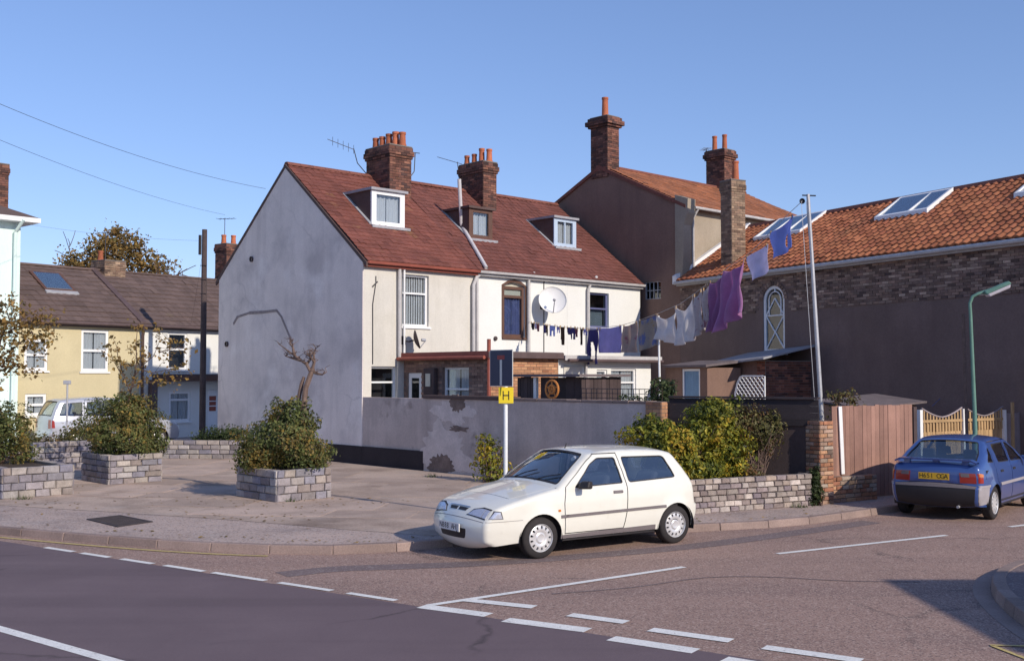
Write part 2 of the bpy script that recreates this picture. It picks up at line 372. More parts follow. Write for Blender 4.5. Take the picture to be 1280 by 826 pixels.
def copy_piece(me, name, parent, loc, rotz=0., scale=(1,1,1)):
    o = bpy.data.objects.new(name, me); COL.objects.link(o); o.parent = parent
    o.location = Vector(loc) - BASE.get(parent.name, Vector((0,0,0))); o.rotation_euler = (0,0,rotz); o.scale = scale
    return o
# -------- planar shapes with holes
def inpoly(p, poly):
    x, y = p[0], p[1]; r = False; n = len(poly); j = n-1
    for i in range(n):
        a, b = poly[i], poly[j]
        if (a[1] > y) != (b[1] > y) and x < (b[0]-a[0])*(y-a[1])/(b[1]-a[1])+a[0]: r = not r
        j = i
    return r
def dens(poly, h):
    o = []
    for i, a in enumerate(poly):
        b = poly[(i+1)%len(poly)]; L_ = math.hypot(b[0]-a[0], b[1]-a[1]); n = max(1, int(math.ceil(L_/h)))
        o += [(a[0]+(b[0]-a[0])*k/n, a[1]+(b[1]-a[1])*k/n) for k in range(n)]
    return o
def cdt(outer, holes=(), pts=()):
    vs = []; ed = []
    for poly in [outer, *holes]:
        k = len(vs); n = len(poly); vs += [Vector((p[0], p[1])) for p in poly]; ed += [(k+i, k+(i+1)%n) for i in range(n)]
    vs += [Vector((p[0], p[1])) for p in pts if inpoly(p, outer) and not any(inpoly(p, h) for h in holes)]
    r = delaunay_2d_cdt(vs, ed, [], 0, 1e-5)
    V = r[0]; F = []
    for f in r[2]:
        c = sum((V[i] for i in f), Vector((0,0)))/len(f)
        if inpoly(c, outer) and not any(inpoly(c, h) for h in holes): F.append(tuple(f))
    return V, F
def slab(mb, outer, holes, P, th, c=.5):
    """plate with holes: P(u, w, d) maps, d = 0 front .. th back; reveals included"""
    V, F = cdt(outer, holes); k = len(mb.v); n = len(V)
    mb.v += [P(v.x, v.y, 0) for v in V] + [P(v.x, v.y, th) for v in V]
    for f in F:
        mb.f.append(tuple(k+i for i in f)); mb.f.append(tuple(k+n+i for i in reversed(f))); mb.c += [c, c]
    for poly in [outer, *holes]:
        m = len(poly); k2 = len(mb.v)
        mb.v += [P(p[0], p[1], 0) for p in poly] + [P(p[0], p[1], th) for p in poly]
        for i in range(m):
            mb.f.append((k2+i, k2+(i+1)%m, k2+m+(i+1)%m, k2+m+i)); mb.c.append(c)
    return mb
def rect(a, b, c, d): return [(a,c),(b,c),(b,d),(a,d)]
# -------- building bits
def courses(mb, P, u0, u1, w0, w1, holes=(), bl=.225, bh=.075, gap=.011, proud=.010, inner=.02):
    """single bricks standing proud of a face; P(u, w, d) with d inward"""
    nr = max(1, round((w1-w0)/bh)); h = (w1-w0)/nr
    for r in range(nr):
        u = u0 - (bl/2 if r % 2 else 0)
        while u < u1-.01:
            a = max(u, u0)+gap/2; b = min(u+bl, u1)-gap/2; u += bl
            if b-a < .03: continue
            z0 = w0+r*h+gap/2; z1 = w0+(r+1)*h-gap/2
            if any(inpoly(((a+b)/2+q*(b-a)*.4, (z0+z1)/2), ho) for ho in holes for q in (-1,1)): continue
            d = -proud*random.uniform(.6, 1.3)
            mb.hexa([P(a,z0,d), P(b,z0,d), P(b,z0,inner), P(a,z0,inner), P(a,z1,d), P(b,z1,d), P(b,z1,inner), P(a,z1,inner)])
    return mb
def tiles(mb, T, x0, x1, y0, y1, z0, m, tw=.30, cl=.32, wave=.022, lip=.022, n=4, seed=1, off=.0):
    """courses of roof tiles on z = z0 + m*y (frame T): every tile is a wavy lapping piece"""
    rs = random.Random(seed); S_ = math.hypot(y1-y0, m*(y1-y0)); nc = max(1, round(S_/cl)); nt_ = max(1, round((x1-x0)/tw))
    nrm = Vector((0, -m, 1)).normalized()
    for r in range(nc):
        ya = y0+(y1-y0)*r/nc; yb = y0+(y1-y0)*min((r+1.12)/nc, 1.0)
        for t in range(nt_):
            xa = x0+(x1-x0)*t/nt_; xb = x0+(x1-x0)*(t+1)/nt_; dz = rs.uniform(-.005,.005)+.035*noise.noise(Vector((xa*.45,ya*.6,seed)))+(rs.uniform(.006,.016) if rs.random() < .03 else 0); k = len(mb.v)
            for j in range(n+1):
                x = xa+(xb-xa)*j/n; hgt = wave*(.5-.5*math.cos(2*math.pi*j/n))+dz+off
                for (y, e) in ((ya, -.03), (ya, lip), (yb, .002)):
                    q = Vector((x, y, z0+m*y)) + nrm*(hgt+e); mb.v.append(T(*q))
            c = rs.random()
            for j in range(n):
                a = k+3*j; mb.f += [(a,a+3,a+4,a+1), (a+1,a+4,a+5,a+2)]; mb.c += [c,c]
    return mb
def pot(parent, T, x, y, z, h=.45, r=.12, m='pot', name='chimney_pot'):
    return MB().lathe([(r*1.1,0),(r*1.1,.06),(r*.95,.08),(r*.82,h-.08),(r*.95,h-.07),(r*.95,h),(r*.72,h),(r*.7,h-.25)], T(x,y,z), (0,0,1), 14).build(name, m, parent, True)
def chimney(parent, T, x0, x1, y0, y1, z0, z1, pots, bm='brick_soot', mm='mortar_dark', cap='mortar', corbel=.06, low=None, band=None):
    """brick stack with its corbelled head (frame T), bricks built one by one"""
    mb = MB().box(x0, x1, y0, y1, z0, z1, T)
    core = mb.build('chimney', mm, parent)
    bk = MB()
    def faces(a0, a1, b0, b1, c0, c1, bh=.078):
        courses(bk, lambda u,w_,d: T(u, b0+d, w_), a0, a1, c0, c1, bh=bh)
        courses(bk, lambda u,w_,d: T(u, b1-d, w_), a0, a1, c0, c1, bh=bh)
        courses(bk, lambda u,w_,d: T(a0+d, u, w_), b0, b1, c0, c1, bh=bh)
        courses(bk, lambda u,w_,d: T(a1-d, u, w_), b0, b1, c0, c1, bh=bh)
    zc = z1-.36
    faces(x0, x1, y0, y1, z0, zc)
    for i, (e, h0, h1) in enumerate([(corbel*.5, zc, zc+.08), (corbel, zc+.08, zc+.24), (corbel*.55, zc+.24, z1)]):
        MB().box(x0-e+.003, x1+e-.003, y0-e+.003, y1+e-.003, h0, h1+.002*i, T).build('corbel', mm, core)
        faces(x0-e, x1+e, y0-e, y1+e, h0+.003, h1-.003)
    if band:
        e = .035; MB().box(x0-e+.003, x1+e-.003, y0-e+.003, y1+e-.003, band, band+.16, T).build('band_course', mm, core)
        faces(x0-e, x1+e, y0-e, y1+e, band+.003, band+.157)
    tag(bk.build('brickwork', bm, core), kind='stuff')
    MB().box(x0-.03, x1+.03, y0-.03, y1+.03, z1+.004, z1+.05, T).build('flaunching', cap, core, bevel=.015)
    for (px_, py_, h, r) in pots: pot(core, T, px_, py_, z1+.04, h, r)
    return core
def window(parent, P, u0, u1, w0, w1, fm='upvc', th=.06, set_=.09, bars=(), vbars=(), inside='dark', sill=None, gm='glass', fw=.055, dark=.45, arch=0):
    """framed window in an opening: frame, pane, what hangs behind it, sill. P(u,w,d)"""
    fr = MB()
    def bar(a, b, c, d, e0=set_, e1=None):
        e1 = set_+th if e1 is None else e1
        fr.hexa([P(a,c,e0), P(b,c,e0), P(b,c,e1), P(a,c,e1), P(a,d,e0), P(b,d,e0), P(b,d,e1), P(a,d,e1)])
    bar(u0, u0+fw, w0, w1); bar(u1-fw, u1, w0, w1); bar(u0+fw, u1-fw, w0, w0+fw, set_+.002); bar(u0+fw, u1-fw, w1-fw, w1, set_+.002)
    for f in bars: z = w0+(w1-w0)*f; bar(u0+fw, u1-fw, z-fw*.45, z+fw*.45, set_+.004, set_+th-.004)
    for f in vbars: x = u0+(u1-u0)*f; bar(x-fw*.4, x+fw*.4, w0+fw, w1-fw, set_+.006, set_+th-.006)
    wn = fr.build('window', fm, parent)
    MB().hexa([P(u0+.02,w0+.02,set_+.03), P(u1-.02,w0+.02,set_+.03), P(u1-.02,w0+.02,set_+.036), P(u0+.02,w0+.02,set_+.036),
               P(u0+.02,w1-.02,set_+.03), P(u1-.02,w1-.02,set_+.03), P(u1-.02,w1-.02,set_+.036), P(u0+.02,w1-.02,set_+.036)]).build('pane', gm, wn)
    # dark room box behind
    b0, b1 = set_+th+.002, set_+th+dark
    a = [P(u0-.05,w0-.05,b0), P(u1+.05,w0-.05,b0), P(u1+.05,w0-.05,b1), P(u0-.05,w0-.05,b1), P(u0-.05,w1+.05,b0), P(u1+.05,w1+.05,b0), P(u1+.05,w1+.05,b1), P(u0-.05,w1+.05,b1)]
    MB().add(a, [(0,1,2,3),(4,7,6,5),(1,5,6,2),(2,6,7,3),(3,7,4,0)]).build('room', 'dark_room', wn)
    if inside in ('curtain', 'curtain_blue'):
        for (a_, b_) in ((u0+.02, u0+(u1-u0)*.48), (u0+(u1-u0)*.52, u1-.02)):
            MB().grid(lambda i,j: P(a_+(b_-a_)*i, w0+(w1-w0)*j, set_+th+.035+.02*math.sin(i*(b_-a_)*55)), 40, 1).build('curtain', inside, wn, True, 80)
    elif inside == 'blind':
        nb = int((u1-u0)/.085)
        for i in range(nb):
            x = u0+(u1-u0)*(i+.5)/nb
            MB().hexa([P(x-.039,w0,set_+th+.02), P(x+.039,w0,set_+th+.045), P(x+.039,w0,set_+th+.048), P(x-.039,w0,set_+th+.023),
                       P(x-.039,w1,set_+th+.02), P(x+.039,w1,set_+th+.045), P(x+.039,w1,set_+th+.048), P(x-.039,w1,set_+th+.023)]).build('blind_slat', 'curtain', wn)
    if sill:
        MB().hexa([P(u0-.06,w0-.07,-.05), P(u1+.06,w0-.07,-.05), P(u1+.06,w0-.07,set_), P(u0-.06,w0-.07,set_),
                   P(u0-.06,w0-.012,-.05), P(u1+.06,w0-.012,-.05), P(u1+.06,w0-.003,set_), P(u0-.06,w0-.003,set_)]).build('sill', sill, wn)
    return wn
def boards(parent, P, u0, u1, w0, w1, m, bw=.14, gap=.008, th=.022, d0=0., name='plank', jitter=.006, slope=0.):
    """vertical planks, one object each"""
    n = max(1, round((u1-u0)/bw)); s = (u1-u0)/n
    for i in range(n):
        a = u0+s*i+gap/2; b = u0+s*(i+1)-gap/2; d = d0+random.uniform(-jitter, jitter); h = w1+slope*(a+b-u0*2)/2+random.uniform(-jitter, jitter)*2
        MB().hexa([P(a,w0,d), P(b,w0,d), P(b,w0,d+th), P(a,w0,d+th), P(a,h,d), P(b,h,d), P(b,h,d+th), P(a,h,d+th)]).build(name, m, parent)
# -------- plants
def leaves(mb, pts, size, rs, flat=.0, up=.3, cen=None):
    for p in pts:
        s = size*rs.choice((.55,.8,1,1,1.2,1.6))*rs.uniform(.85,1.15)
        n = Vector((rs.gauss(0,1), rs.gauss(0,1), rs.gauss(0,1)+up))
        if cen is not None: n = n*.55+(Vector(p)-cen).normalized()*1.1
        n.normalize()
        a = n.orthogonal().normalized(); q = rs.uniform(0, 6.28); b = n.cross(a)
        d = a*math.cos(q)+b*math.sin(q); e = n.cross(d)
        p = Vector(p); f = n*s*.18
        v_ = min(.999,max(0,.5+.75*noise.noise(p*1.9)+rs.uniform(-.38,.38)))
        mb.add([p-d*s*.5, p+e*s*.30+f, p+d*s*.5, p-e*s*.30+f], [(0,1,2),(0,2,3)], v_)
    return mb
def lump_pts(c, rad, n, rs, hollow=.35, lumps=.36, freq=1.6, zmin=None, seed=0):
    """points through an ellipsoid with an uneven outline and gaps"""
    o = []; c = Vector(c)
    while len(o) < n:
        d = Vector((rs.gauss(0,1), rs.gauss(0,1), rs.gauss(0,1))).normalized()
        k = 1+lumps*2*noise.noise(d*freq+Vector((seed*7.7, 3.1, seed)))
        r = k*(hollow+(1-hollow)*rs.random()**.6)*(1 if rs.random() > .03 else rs.uniform(1, 1.12))
        p = c+Vector((d.x*rad[0], d.y*rad[1], d.z*rad[2]))*r
        if zmin is not None and p.z < zmin: continue
        if noise.noise(p*2.6+Vector((seed*3, 0, 0))) < -.18 and rs.random() < .8: continue
        o.append(p)
    return o
def branch(mb, p, d, L_, r, depth, rs, tips, spread=.6, kids=(2,3), bend=.25, taper=.62):
    pts = [Vector(p)]; rr = [r]; d = Vector(d).normalized(); n = 4
    for i in range(n):
        d = (d+Vector((rs.gauss(0,bend), rs.gauss(0,bend), rs.gauss(0,bend)*.6+.05))*.5).normalized()
        pts.append(pts[-1]+d*L_/n); rr.append(r*(1-(1-taper)*(i+1)/n))
    mb.tube(pts, rr, 6 if r > .02 else 4, .5)
    if depth == 0: tips.append((pts[-1], d)); tips.append((pts[2], d)); return
    for k in range(rs.randint(*kids)):
        q = Vector((rs.gauss(0,1), rs.gauss(0,1), rs.gauss(0,.6)+.15)).normalized()
        j = rs.choice((2,3,4)) if k else 4
        branch(mb, pts[j], (d*(1-spread)+q*spread), L_*rs.uniform(.6,.85), rr[j]*.8, depth-1, rs, tips, spread, kids, bend, taper)
def text_mesh(body, size, loc, rot, m, name, parent, ext=.002, sx=1.):
    cu = bpy.data.curves.new('t', 'FONT'); cu.body = body; cu.size = size; cu.extrude = ext; cu.align_x = 'CENTER'; cu.align_y = 'CENTER'
    t = bpy.data.objects.new('t', cu); COL.objects.link(t)
    bpy.context.view_layer.update()
    me = bpy.data.meshes.new_from_object(t.evaluated_get(bpy.context.evaluated_depsgraph_get()))
    bpy.data.objects.remove(t); bpy.data.curves.remove(cu)
    me.transform(Matrix.Translation(loc) @ rot @ Matrix.Diagonal((sx,1,1,1))); me.materials.clear(); me.materials.append(MATS[m])
    o = link_mesh(name, me, parent); return o

# ================================================================== GROUND
Z = Vector((0,0,1))
def sheet(name, poly, z, m, parent=None, label=None):
    V, F = cdt([(p[0], p[1]) for p in poly])
    mb = MB(); mb.add([(v.x, v.y, z) for v in V], F, .5)
    o = mb.build(name, m, parent)
    if o.data.polygons and o.data.polygons[0].normal.z < 0: o.data.flip_normals()
    if parent is None: tag(o, kind='structure')
    return o
def smooth_curve(pts, n=6):
    """Catmull-Rom through 2-D points"""
    P = [Vector((p[0], p[1])) for p in pts]; o = []
    for i in range(len(P)-1):
        a, b, c, d = P[max(i-1,0)], P[i], P[i+1], P[min(i+2,len(P)-1)]
        for k in range(n):
            t = k/n; o.append(.5*((2*b)+(c-a)*t+(2*a-5*b+4*c-d)*t*t+(3*b-a-3*c+d)*t**3))
    o.append(P[-1]); return o
def offset(line, d):
    o = []
    for i, p in enumerate(line):
        t = (line[min(i+1,len(line)-1)]-line[max(i-1,0)]).normalized(); o.append(p+Vector((-t.y, t.x))*d)
    return o
def resample(line, step):
    o = [line[0]]; acc = 0
    for a, b in zip(line, line[1:]):
        L_ = (b-a).length
        while L_ > 0 and acc+L_ >= step:
            a = a+(b-a)*((step-acc)/L_); L_ = (b-a).length; acc = 0; o.append(a)
        acc += L_
    o.append(line[-1]); return o
big = [(-1500,-1500),(1500,-1500),(1500,1500),(-1500,1500)]
sheet('ground', big, -.06, 'earth')
side = sheet('side_road', [(-90,-30),(90,-30),(90,90),(-90,90)], 0., 'chip_road')
k_px = [(0,668),(100,677),(200,685),(300,690.5),(380,692.5),(450,692),(520,687.5),(600,680.5),(700,673),(780,668.5),(860,665),(940,660.5),(1000,656.5),(1105,642)]
kp = [gnd(x, y, 0).to_2d() for x, y in k_px]
kc = smooth_curve(kp, 8); k0, k1 = (kp[0]-kp[1]).normalized(), (kp[-1]-kp[-2]).normalized()
kerb_line = [kc[0]+k0*d for d in (70,40,20,10,5,2)] + kc + [kc[-1]+k1*d for d in (2,5,10,20,40,70)]
A0, B0 = gnd(58,684,0).to_2d(), gnd(487,751,0).to_2d(); MD = (B0-A0).normalized(); MN = Vector((-MD.y, MD.x))
edge_off = -.04
far = A0-MD*80+MN*edge_off; near_ = A0+MD*80+MN*edge_off
sheet('main_road', [far, near_, near_-MN*60, far-MN*60], .004, 'new_asphalt')
inner = offset(kerb_line, .14)
pave = sheet('pavement', [tuple(p) for p in inner]+[(75,85),(-75,85)], .108, 'pave')
# kerb stones, one by one
rsn = resample(kerb_line, .915)
kn = 0
for i in range(len(rsn)-1):
    a, b = rsn[i], rsn[i+1]
    if (b-a).length < .4 or a.x < -11 or a.x > 14: continue
    t = (b-a).normalized(); nn = Vector((-t.y, t.x)); a2, b2 = a+t*.006, b-t*.006
    h = .118+random.uniform(-.004,.004)
    mb = MB().hexa([(*a2,-.03), (*b2,-.03), (*(b2+nn*.145),-.03), (*(a2+nn*.145),-.03), (*(a2+nn*.022),h), (*(b2+nn*.022),h), (*(b2+nn*.145),h), (*(a2+nn*.145),h)])
    mb.build('kerb_stone', 'kerb', pave, bevel=.012)
far_k = [p for p in kerb_line if p.x <= -10.2]
mb = MB()
for a, b in zip(far_k, far_k[1:]):
    t = (b-a).normalized(); nn = Vector((-t.y, t.x))
    mb.hexa([(*a,-.03), (*b,-.03), (*(b+nn*.14),-.03), (*(a+nn*.14),-.03), (*a,.112), (*b,.112), (*(b+nn*.14),.112), (*(a+nn*.14),.112)])
mb.build('kerb_run', 'kerb', pave)

# ------------------------------------------------------------------ terrace frame
C0 = gnd(453, 580, .11)
T = Frame(C0, 43.)
GZ = .108
# forecourt
fc = [(-120,616),(0,631),(150,640),(300,650),(430,661),(540,669),(640,664),(760,650)]
fcp = [gnd(x,y,.114).to_2d() for x,y in fc] + [T(-.1,-9.8,0).to_2d(), T(-.1,9,0).to_2d(), Vector((-12,37.5)), Vector((-26,33))]
court = sheet('forecourt', fcp, .113, 'court')
ca = R(-9); cu_, cv_ = Vector((math.cos(ca), math.sin(ca))), Vector((-math.sin(ca), math.cos(ca))); o0 = gnd(150,642,.114).to_2d()
poly2 = [(p.x,p.y) for p in fcp]
pv = o0; row = 0
while row < 11:
    dv = [1.0,1.3,.9,1.5,1.2,1.0,1.6,1.3,1.1,1.4,1.2]; v0 = sum(dv[:row])+.15; v1 = v0+dv[row]-.03; u = -9-random.random()*1.5
    while u < 9:
        L_ = random.uniform(1.5, 2.6); c4 = [o0+cu_*a+cv_*b for a,b in ((u,v0),(u+L_-.03,v0),(u+L_-.03,v1),(u,v1))]; u += L_
        if all(inpoly(q, poly2) for q in c4) and random.random() < .82:
            zz = .1175+random.uniform(0,.004)
            MB().hexa([(*q,.10) for q in c4]+[(*q,zz) for q in c4]).build('concrete_slab', 'slab', court)
    row += 1
# drain grating
g4 = [gnd(x,y,.112) for x,y in ((108,649),(150,644),(191,652),(147,658.5))]
gb = (g4[0]+g4[2])/2; gb.z = .108
gr = thing('drain_grating', 'dark rectangular iron grating set in the pale pavement beside the kerb', 'grating', gb)
def bil(a,b,z): p = g4[0]*(1-a)*(1-b)+g4[1]*(1-a)*b+g4[2]*a*b+g4[3]*a*(1-b); return Vector((p.x,p.y,z))
fr = MB()
for a0,a1,b0,b1 in ((0,1,0,.07),(0,1,.93,1),(0,.06,.07,.93),(.94,1,.07,.93)):
    fr.hexa([bil(a0,b0,.09),bil(a1,b0,.09),bil(a1,b1,.09),bil(a0,b1,.09),bil(a0,b0,.124),bil(a1,b0,.124),bil(a1,b1,.124),bil(a0,b1,.124)])
fr.build('frame', 'iron', gr)
for i in range(14):
    a0 = .07+.86*i/14; a1 = a0+.035
    MB().hexa([bil(a0,.07,.09),bil(a1,.07,.09),bil(a1,.93,.09),bil(a0,.93,.09),bil(a0,.07,.122),bil(a1,.07,.122),bil(a1,.93,.122),bil(a0,.93,.122)]).build('bar', 'iron', gr)
MB().add([bil(0,0,.1125),bil(1,0,.1125),bil(1,1,.1125),bil(0,1,.1125)],[(0,1,2,3)]).build('pit', 'dark_room', gr)
# painted markings
def dash(p, q, wd, parent, m='paint_white', z=.008, name='painted_dash'):
    a, b = gnd(*p, z).to_2d(), gnd(*q, z).to_2d(); t = (b-a).normalized(); nn = Vector((-t.y,t.x))*wd/2
    mb = MB(); n = max(2, int((b-a).length/.12)); rs_ = random.Random(int(p[0]*7+p[1]))
    for i in range(n):
        f0, f1 = i/n, (i+1)/n
        mb.add([(*(a+(b-a)*f0-nn),z),(*(a+(b-a)*f1-nn),z),(*(a+(b-a)*f1+nn),z),(*(a+(b-a)*f0+nn),z)], [(0,1,2,3)], .5)
    return tag(mb.build(name, m, parent), kind=None)
for p, q in [((57,683.7),(92,689)),((102,690.6),(137,696)),((152,698),(191,704)),((206,706),(255,713.5)),((266,715),(332,725)),((349,727.5),(415,737.5)),((435,740.5),(495,749.8))]:
    dash(p, q, .10, side)
for p, q in [((527,757),(611,768)),((632,774),(735,787)),((764,797),(870,813)),((905,823),(1010,840))]: dash(p, q, .20, side)
for p, q in [((582,749),(668,758)),((712,767.5),(783,777)),((813,786),(914,800)),((955,808),(1077,825))]: dash(p, q, .17, side)
dash((535,756),(855,708), .10, side, z=.0095); dash((972,691.5),(1183,668.5), .10, side); dash((1262,658),(1330,650), .10, side)
dash((-60,768),(175,835), .13, side)
yl = [p for p in offset(kerb_line, -.22) if gnd(-60,664,0).x-4 < p.x < gnd(340,692,0).x]
mb = MB()
ya, yb = offset(yl, -.04), offset(yl, .04)
for i in range(len(yl)-1): mb.add([(*ya[i],.0085),(*ya[i+1],.0085),(*yb[i+1],.0085),(*yb[i],.0085)], [(0,1,2,3)], .5)
mb.build('painted_yellow_line', 'paint_yellow', side)
for p, q in [((1238,805.5),(1300,807)),((1240,806),(1300,829))]: dash(p, q, .05, side, 'paint_yellow', .0085, 'painted_yellow_line')
# old trench patch along the kerb and a tarred seam
tr_ = smooth_curve([gnd(x,y,0).to_2d() for x,y in ((352,718),(420,711),(500,708),(600,704),(740,694),(870,682),(1000,665),(1090,652))], 6)
ta_, tb_ = offset(tr_, -.20), offset(tr_, .20); mb = MB()
for i in range(len(tr_)-1): mb.add([(*ta_[i],.0035),(*ta_[i+1],.0035),(*tb_[i+1],.0035),(*tb_[i],.0035)], [(0,1,2,3)], .5)
mb.build('trench_patch', 'old_asphalt', side)
tr_ = smooth_curve([gnd(x,y,0).to_2d() for x,y in ((690,742),(790,734),(880,722),(960,721),(1060,726),(1150,727))], 6)
ta_, tb_ = offset(tr_, -.02), offset(tr_, .02); mb = MB()
for i in range(len(tr_)-1): mb.add([(*ta_[i],.0045),(*ta_[i+1],.0045),(*tb_[i+1],.0045),(*tb_[i],.0045)], [(0,1,2,3)], .5)
mb.build('tar_seam', 'old_asphalt', side)
# island corner across the side road
ik = smooth_curve([gnd(x,y,0).to_2d() for x,y in ((1500,706),(1300,709),(1262,716),(1246,723),(1238,733),(1241,747),(1253,761),(1270,776),(1310,803),(1400,850))], 5)
io = offset(ik, -.19)
mb = MB()
for i in range(len(ik)-1): mb.add([(*io[i],.004),(*io[i+1],.004),(*ik[i+1],.004),(*ik[i],.004)], [(0,1,2,3)], .5)
g = tag(mb.build('gutter_channel', 'kerb'), kind='structure')
ii = offset(ik, .15)
isl = sheet('corner_pavement', [tuple(p) for p in ii]+[(22,ii[-1].y-1),(22,ii[0].y)], .125, 'old_asphalt')
rs2 = resample(ik, .45)
for a, b in zip(rs2, rs2[1:]):
    if (b-a).length < .2: continue
    t = (b-a).normalized(); nn = Vector((-t.y,t.x)); a2, b2 = a+t*.003, b-t*.003
    MB().hexa([(*a2,-.03),(*b2,-.03),(*(b2+nn*.17),-.03),(*(a2+nn*.17),-.03),(*(a2+nn*.025),.135),(*(b2+nn*.025),.135),(*(b2+nn*.17),.135),(*(a2+nn*.17),.135)]).build('kerb_stone','kerb',isl, bevel=.012)

# ================================================================== TERRACE OF THREE HOUSES
ROOF0, RM = 5.80, .766; DEP = 8.1; RID = ROOF0+RM*DEP/2
XB = [0., 4.05, 8.0, 11.62]
def FP(y0=0.):  return lambda u,w_,d: T(u, y0+d, w_)
def terrace_house(i, label, wallm, tilem, holes, fascia):
    x0, x1 = XB[i], XB[i+1]
    h = thing('terraced_house', label, 'house', T((x0+x1)/2, 4, GZ), 'houses of the terrace')
    mb = MB(); slab(mb, rect(x0+.002, x1-.002, 0, 5.62), holes, FP(), .25); mb.build('rear_wall', wallm, h)
    MB().box(x0+.01, x1-.01, DEP-.25, DEP, 0, 5.62, T).build('street_wall', wallm, h)
    # roof slabs + tiles
    rf = MB()
    rf.prism([(x0, -.16, ROOF0-.16*RM-.02), (x0, DEP/2, RID-.02), (x0, DEP+.16, ROOF0-.16*RM-.02), (x0, DEP+.16, ROOF0-.16*RM-.12), (x0, DEP/2, RID-.14), (x0, -.16, ROOF0-.16*RM-.12)], (x1-x0-.004,0,0), T)
    roof = rf.build('roof', 'cheek_brown', h)
    tm = MB(); tiles(tm, T, x0, x1-.006, -.2, DEP/2, ROOF0, RM, .21, .21, .020, .022, 4, i+3)
    tag(tm.build('roof_tiles', tilem, roof, True, 50), kind='stuff')
    T2 = lambda x,y,z: T(x, DEP-y, z)
    tm = MB(); tiles(tm, T2, x0, x1-.006, -.2, DEP/2, ROOF0, RM, .5, .6, .02, .02, 2, i+9)
    tag(tm.build('roof_tiles', tilem, roof, True, 50), kind='stuff')
    n = int((x1-x0)/.45)
    for k in range(n):
        a = x0+(x1-x0)*k/n; b = x0+(x1-x0)*(k+1)/n-.012
        MB().prism([(a, DEP/2-.15, RID-.045), (a, DEP/2-.06, RID+.06), (a, DEP/2+.06, RID+.06), (a, DEP/2+.15, RID-.045)], (b-a,0,0), T).build('ridge_tile', 'ridge_tile', roof)
    MB().box(x0+.003, x1-.003, -.15, -.02, 5.50, 5.635, T).build('fascia', fascia, h)
    gt = MB(); prof = [(-.155,5.64),(-.17,5.575),(-.215,5.555),(-.26,5.575),(-.275,5.64),(-.262,5.64),(-.25,5.585),(-.215,5.57),(-.18,5.585),(-.168,5.64)]
    gt.prism([(x0+.004, a, b) for a,b in prof], (x1-x0-.008,0,0), T); gt.build('gutter', fascia, h)
    return h, roof
def px_rect(fr, y, a, b, c, d):
    p, q = fr.py(a, d, y), fr.py(b, c, y); return p.x, q.x, p.z, q.z
W1 = px_rect(T, 0, 503, 536, 345, 407); W1b = px_rect(T, 0, 464, 496, 458, 502)
W2 = px_rect(T, 0, 629, 656, 354, 421); W3 = px_rect(T, 0, 737.5, 761, 367, 409)
hs1, rf1 = terrace_house(0, 'end terraced house with grey gable and weathered cream rear wall', 'render_cream', 'tile_terrace', [rect(*W1), rect(*W1b)], 'fascia_red')
arch2 = rect(W2[0], W2[1], W2[2], W2[3]-.12)[:2] + [(W2[1], W2[3]-.12), (W2[0]+(W2[1]-W2[0])*.75, W2[3]-.03), ((W2[0]+W2[1])/2, W2[3]), (W2[0]+(W2[1]-W2[0])*.25, W2[3]-.03), (W2[0], W2[3]-.12)]
hs2, rf2 = terrace_house(1, 'middle white terraced house carrying the big white satellite dish', 'render_white', 'tile_terrace_b', [arch2], 'gutter_grey')
hs3, rf3 = terrace_house(2, 'white terraced house abutting the tall brown gable, with blue dormer window', 'render_white', 'tile_terrace_b', [rect(*W3)], 'gutter_grey')
# grey gable with its scar
mb = MB(); mb.prism([(-.02,.006,0),(-.02,DEP-.006,0),(-.02,DEP-.006,ROOF0-.05),(-.02,DEP/2,RID-.06),(-.02,.006,ROOF0-.05)], (.27,0,0), T)
gw = mb.build('gable_wall', 'render_grey', hs1)
MB().prism([(-.04,-.19,ROOF0-.15-.05),(-.04,DEP/2,RID-.01),(-.04,DEP+.19,ROOF0-.2),(-.04,DEP+.19,ROOF0-.32),(-.04,DEP/2,RID-.12),(-.04,-.19,ROOF0-.32)], (.05,0,0), T).build('verge', 'cheek_brown', hs1)
sp = [T.px(x,y,-.02) for x,y in ((292,405),(297,396),(312,391),(330,390),(346,388),(352,396),(357,408),(362,420),(366,431))]
mb = MB()
for a, b in zip(sp, sp[1:]):
    n_ = Vector((0, b.y-a.y, b.z-a.z)).normalized(); q = Vector((0,-n_.z,n_.y))*random.uniform(.035,.06)
    mb.hexa([T(-.034,*(a-q).yz), T(-.034,*(b-q).yz), T(-.015,*(b-q).yz), T(-.015,*(a-q).yz), T(-.034,*(a+q).yz), T(-.034,*(b+q).yz), T(-.015,*(b+q).yz), T(-.015,*(a+q).yz)])
mb.build('roof_scar', 'render_crack', gw)
v_ = T.px(315,324,-.02); MB().lathe([(.09,0),(.09,.05),(.06,.05),(.055,.01)], T(-.02,v_.y,v_.z), -T.U, 10).build('vent', 'dish_dark', gw)
v_ = T.px(284,430,-.02); MB().lathe([(.09,0),(.09,.05),(.06,.05),(.055,.01)], T(-.02,v_.y,v_.z), -T.U, 10).build('vent', 'dish_dark', gw)
pe = T.px(408,570,-.03).y
MB().box(-.045, .1, .004, pe, 0, .60, T).build('plinth', 'tar', hs1)
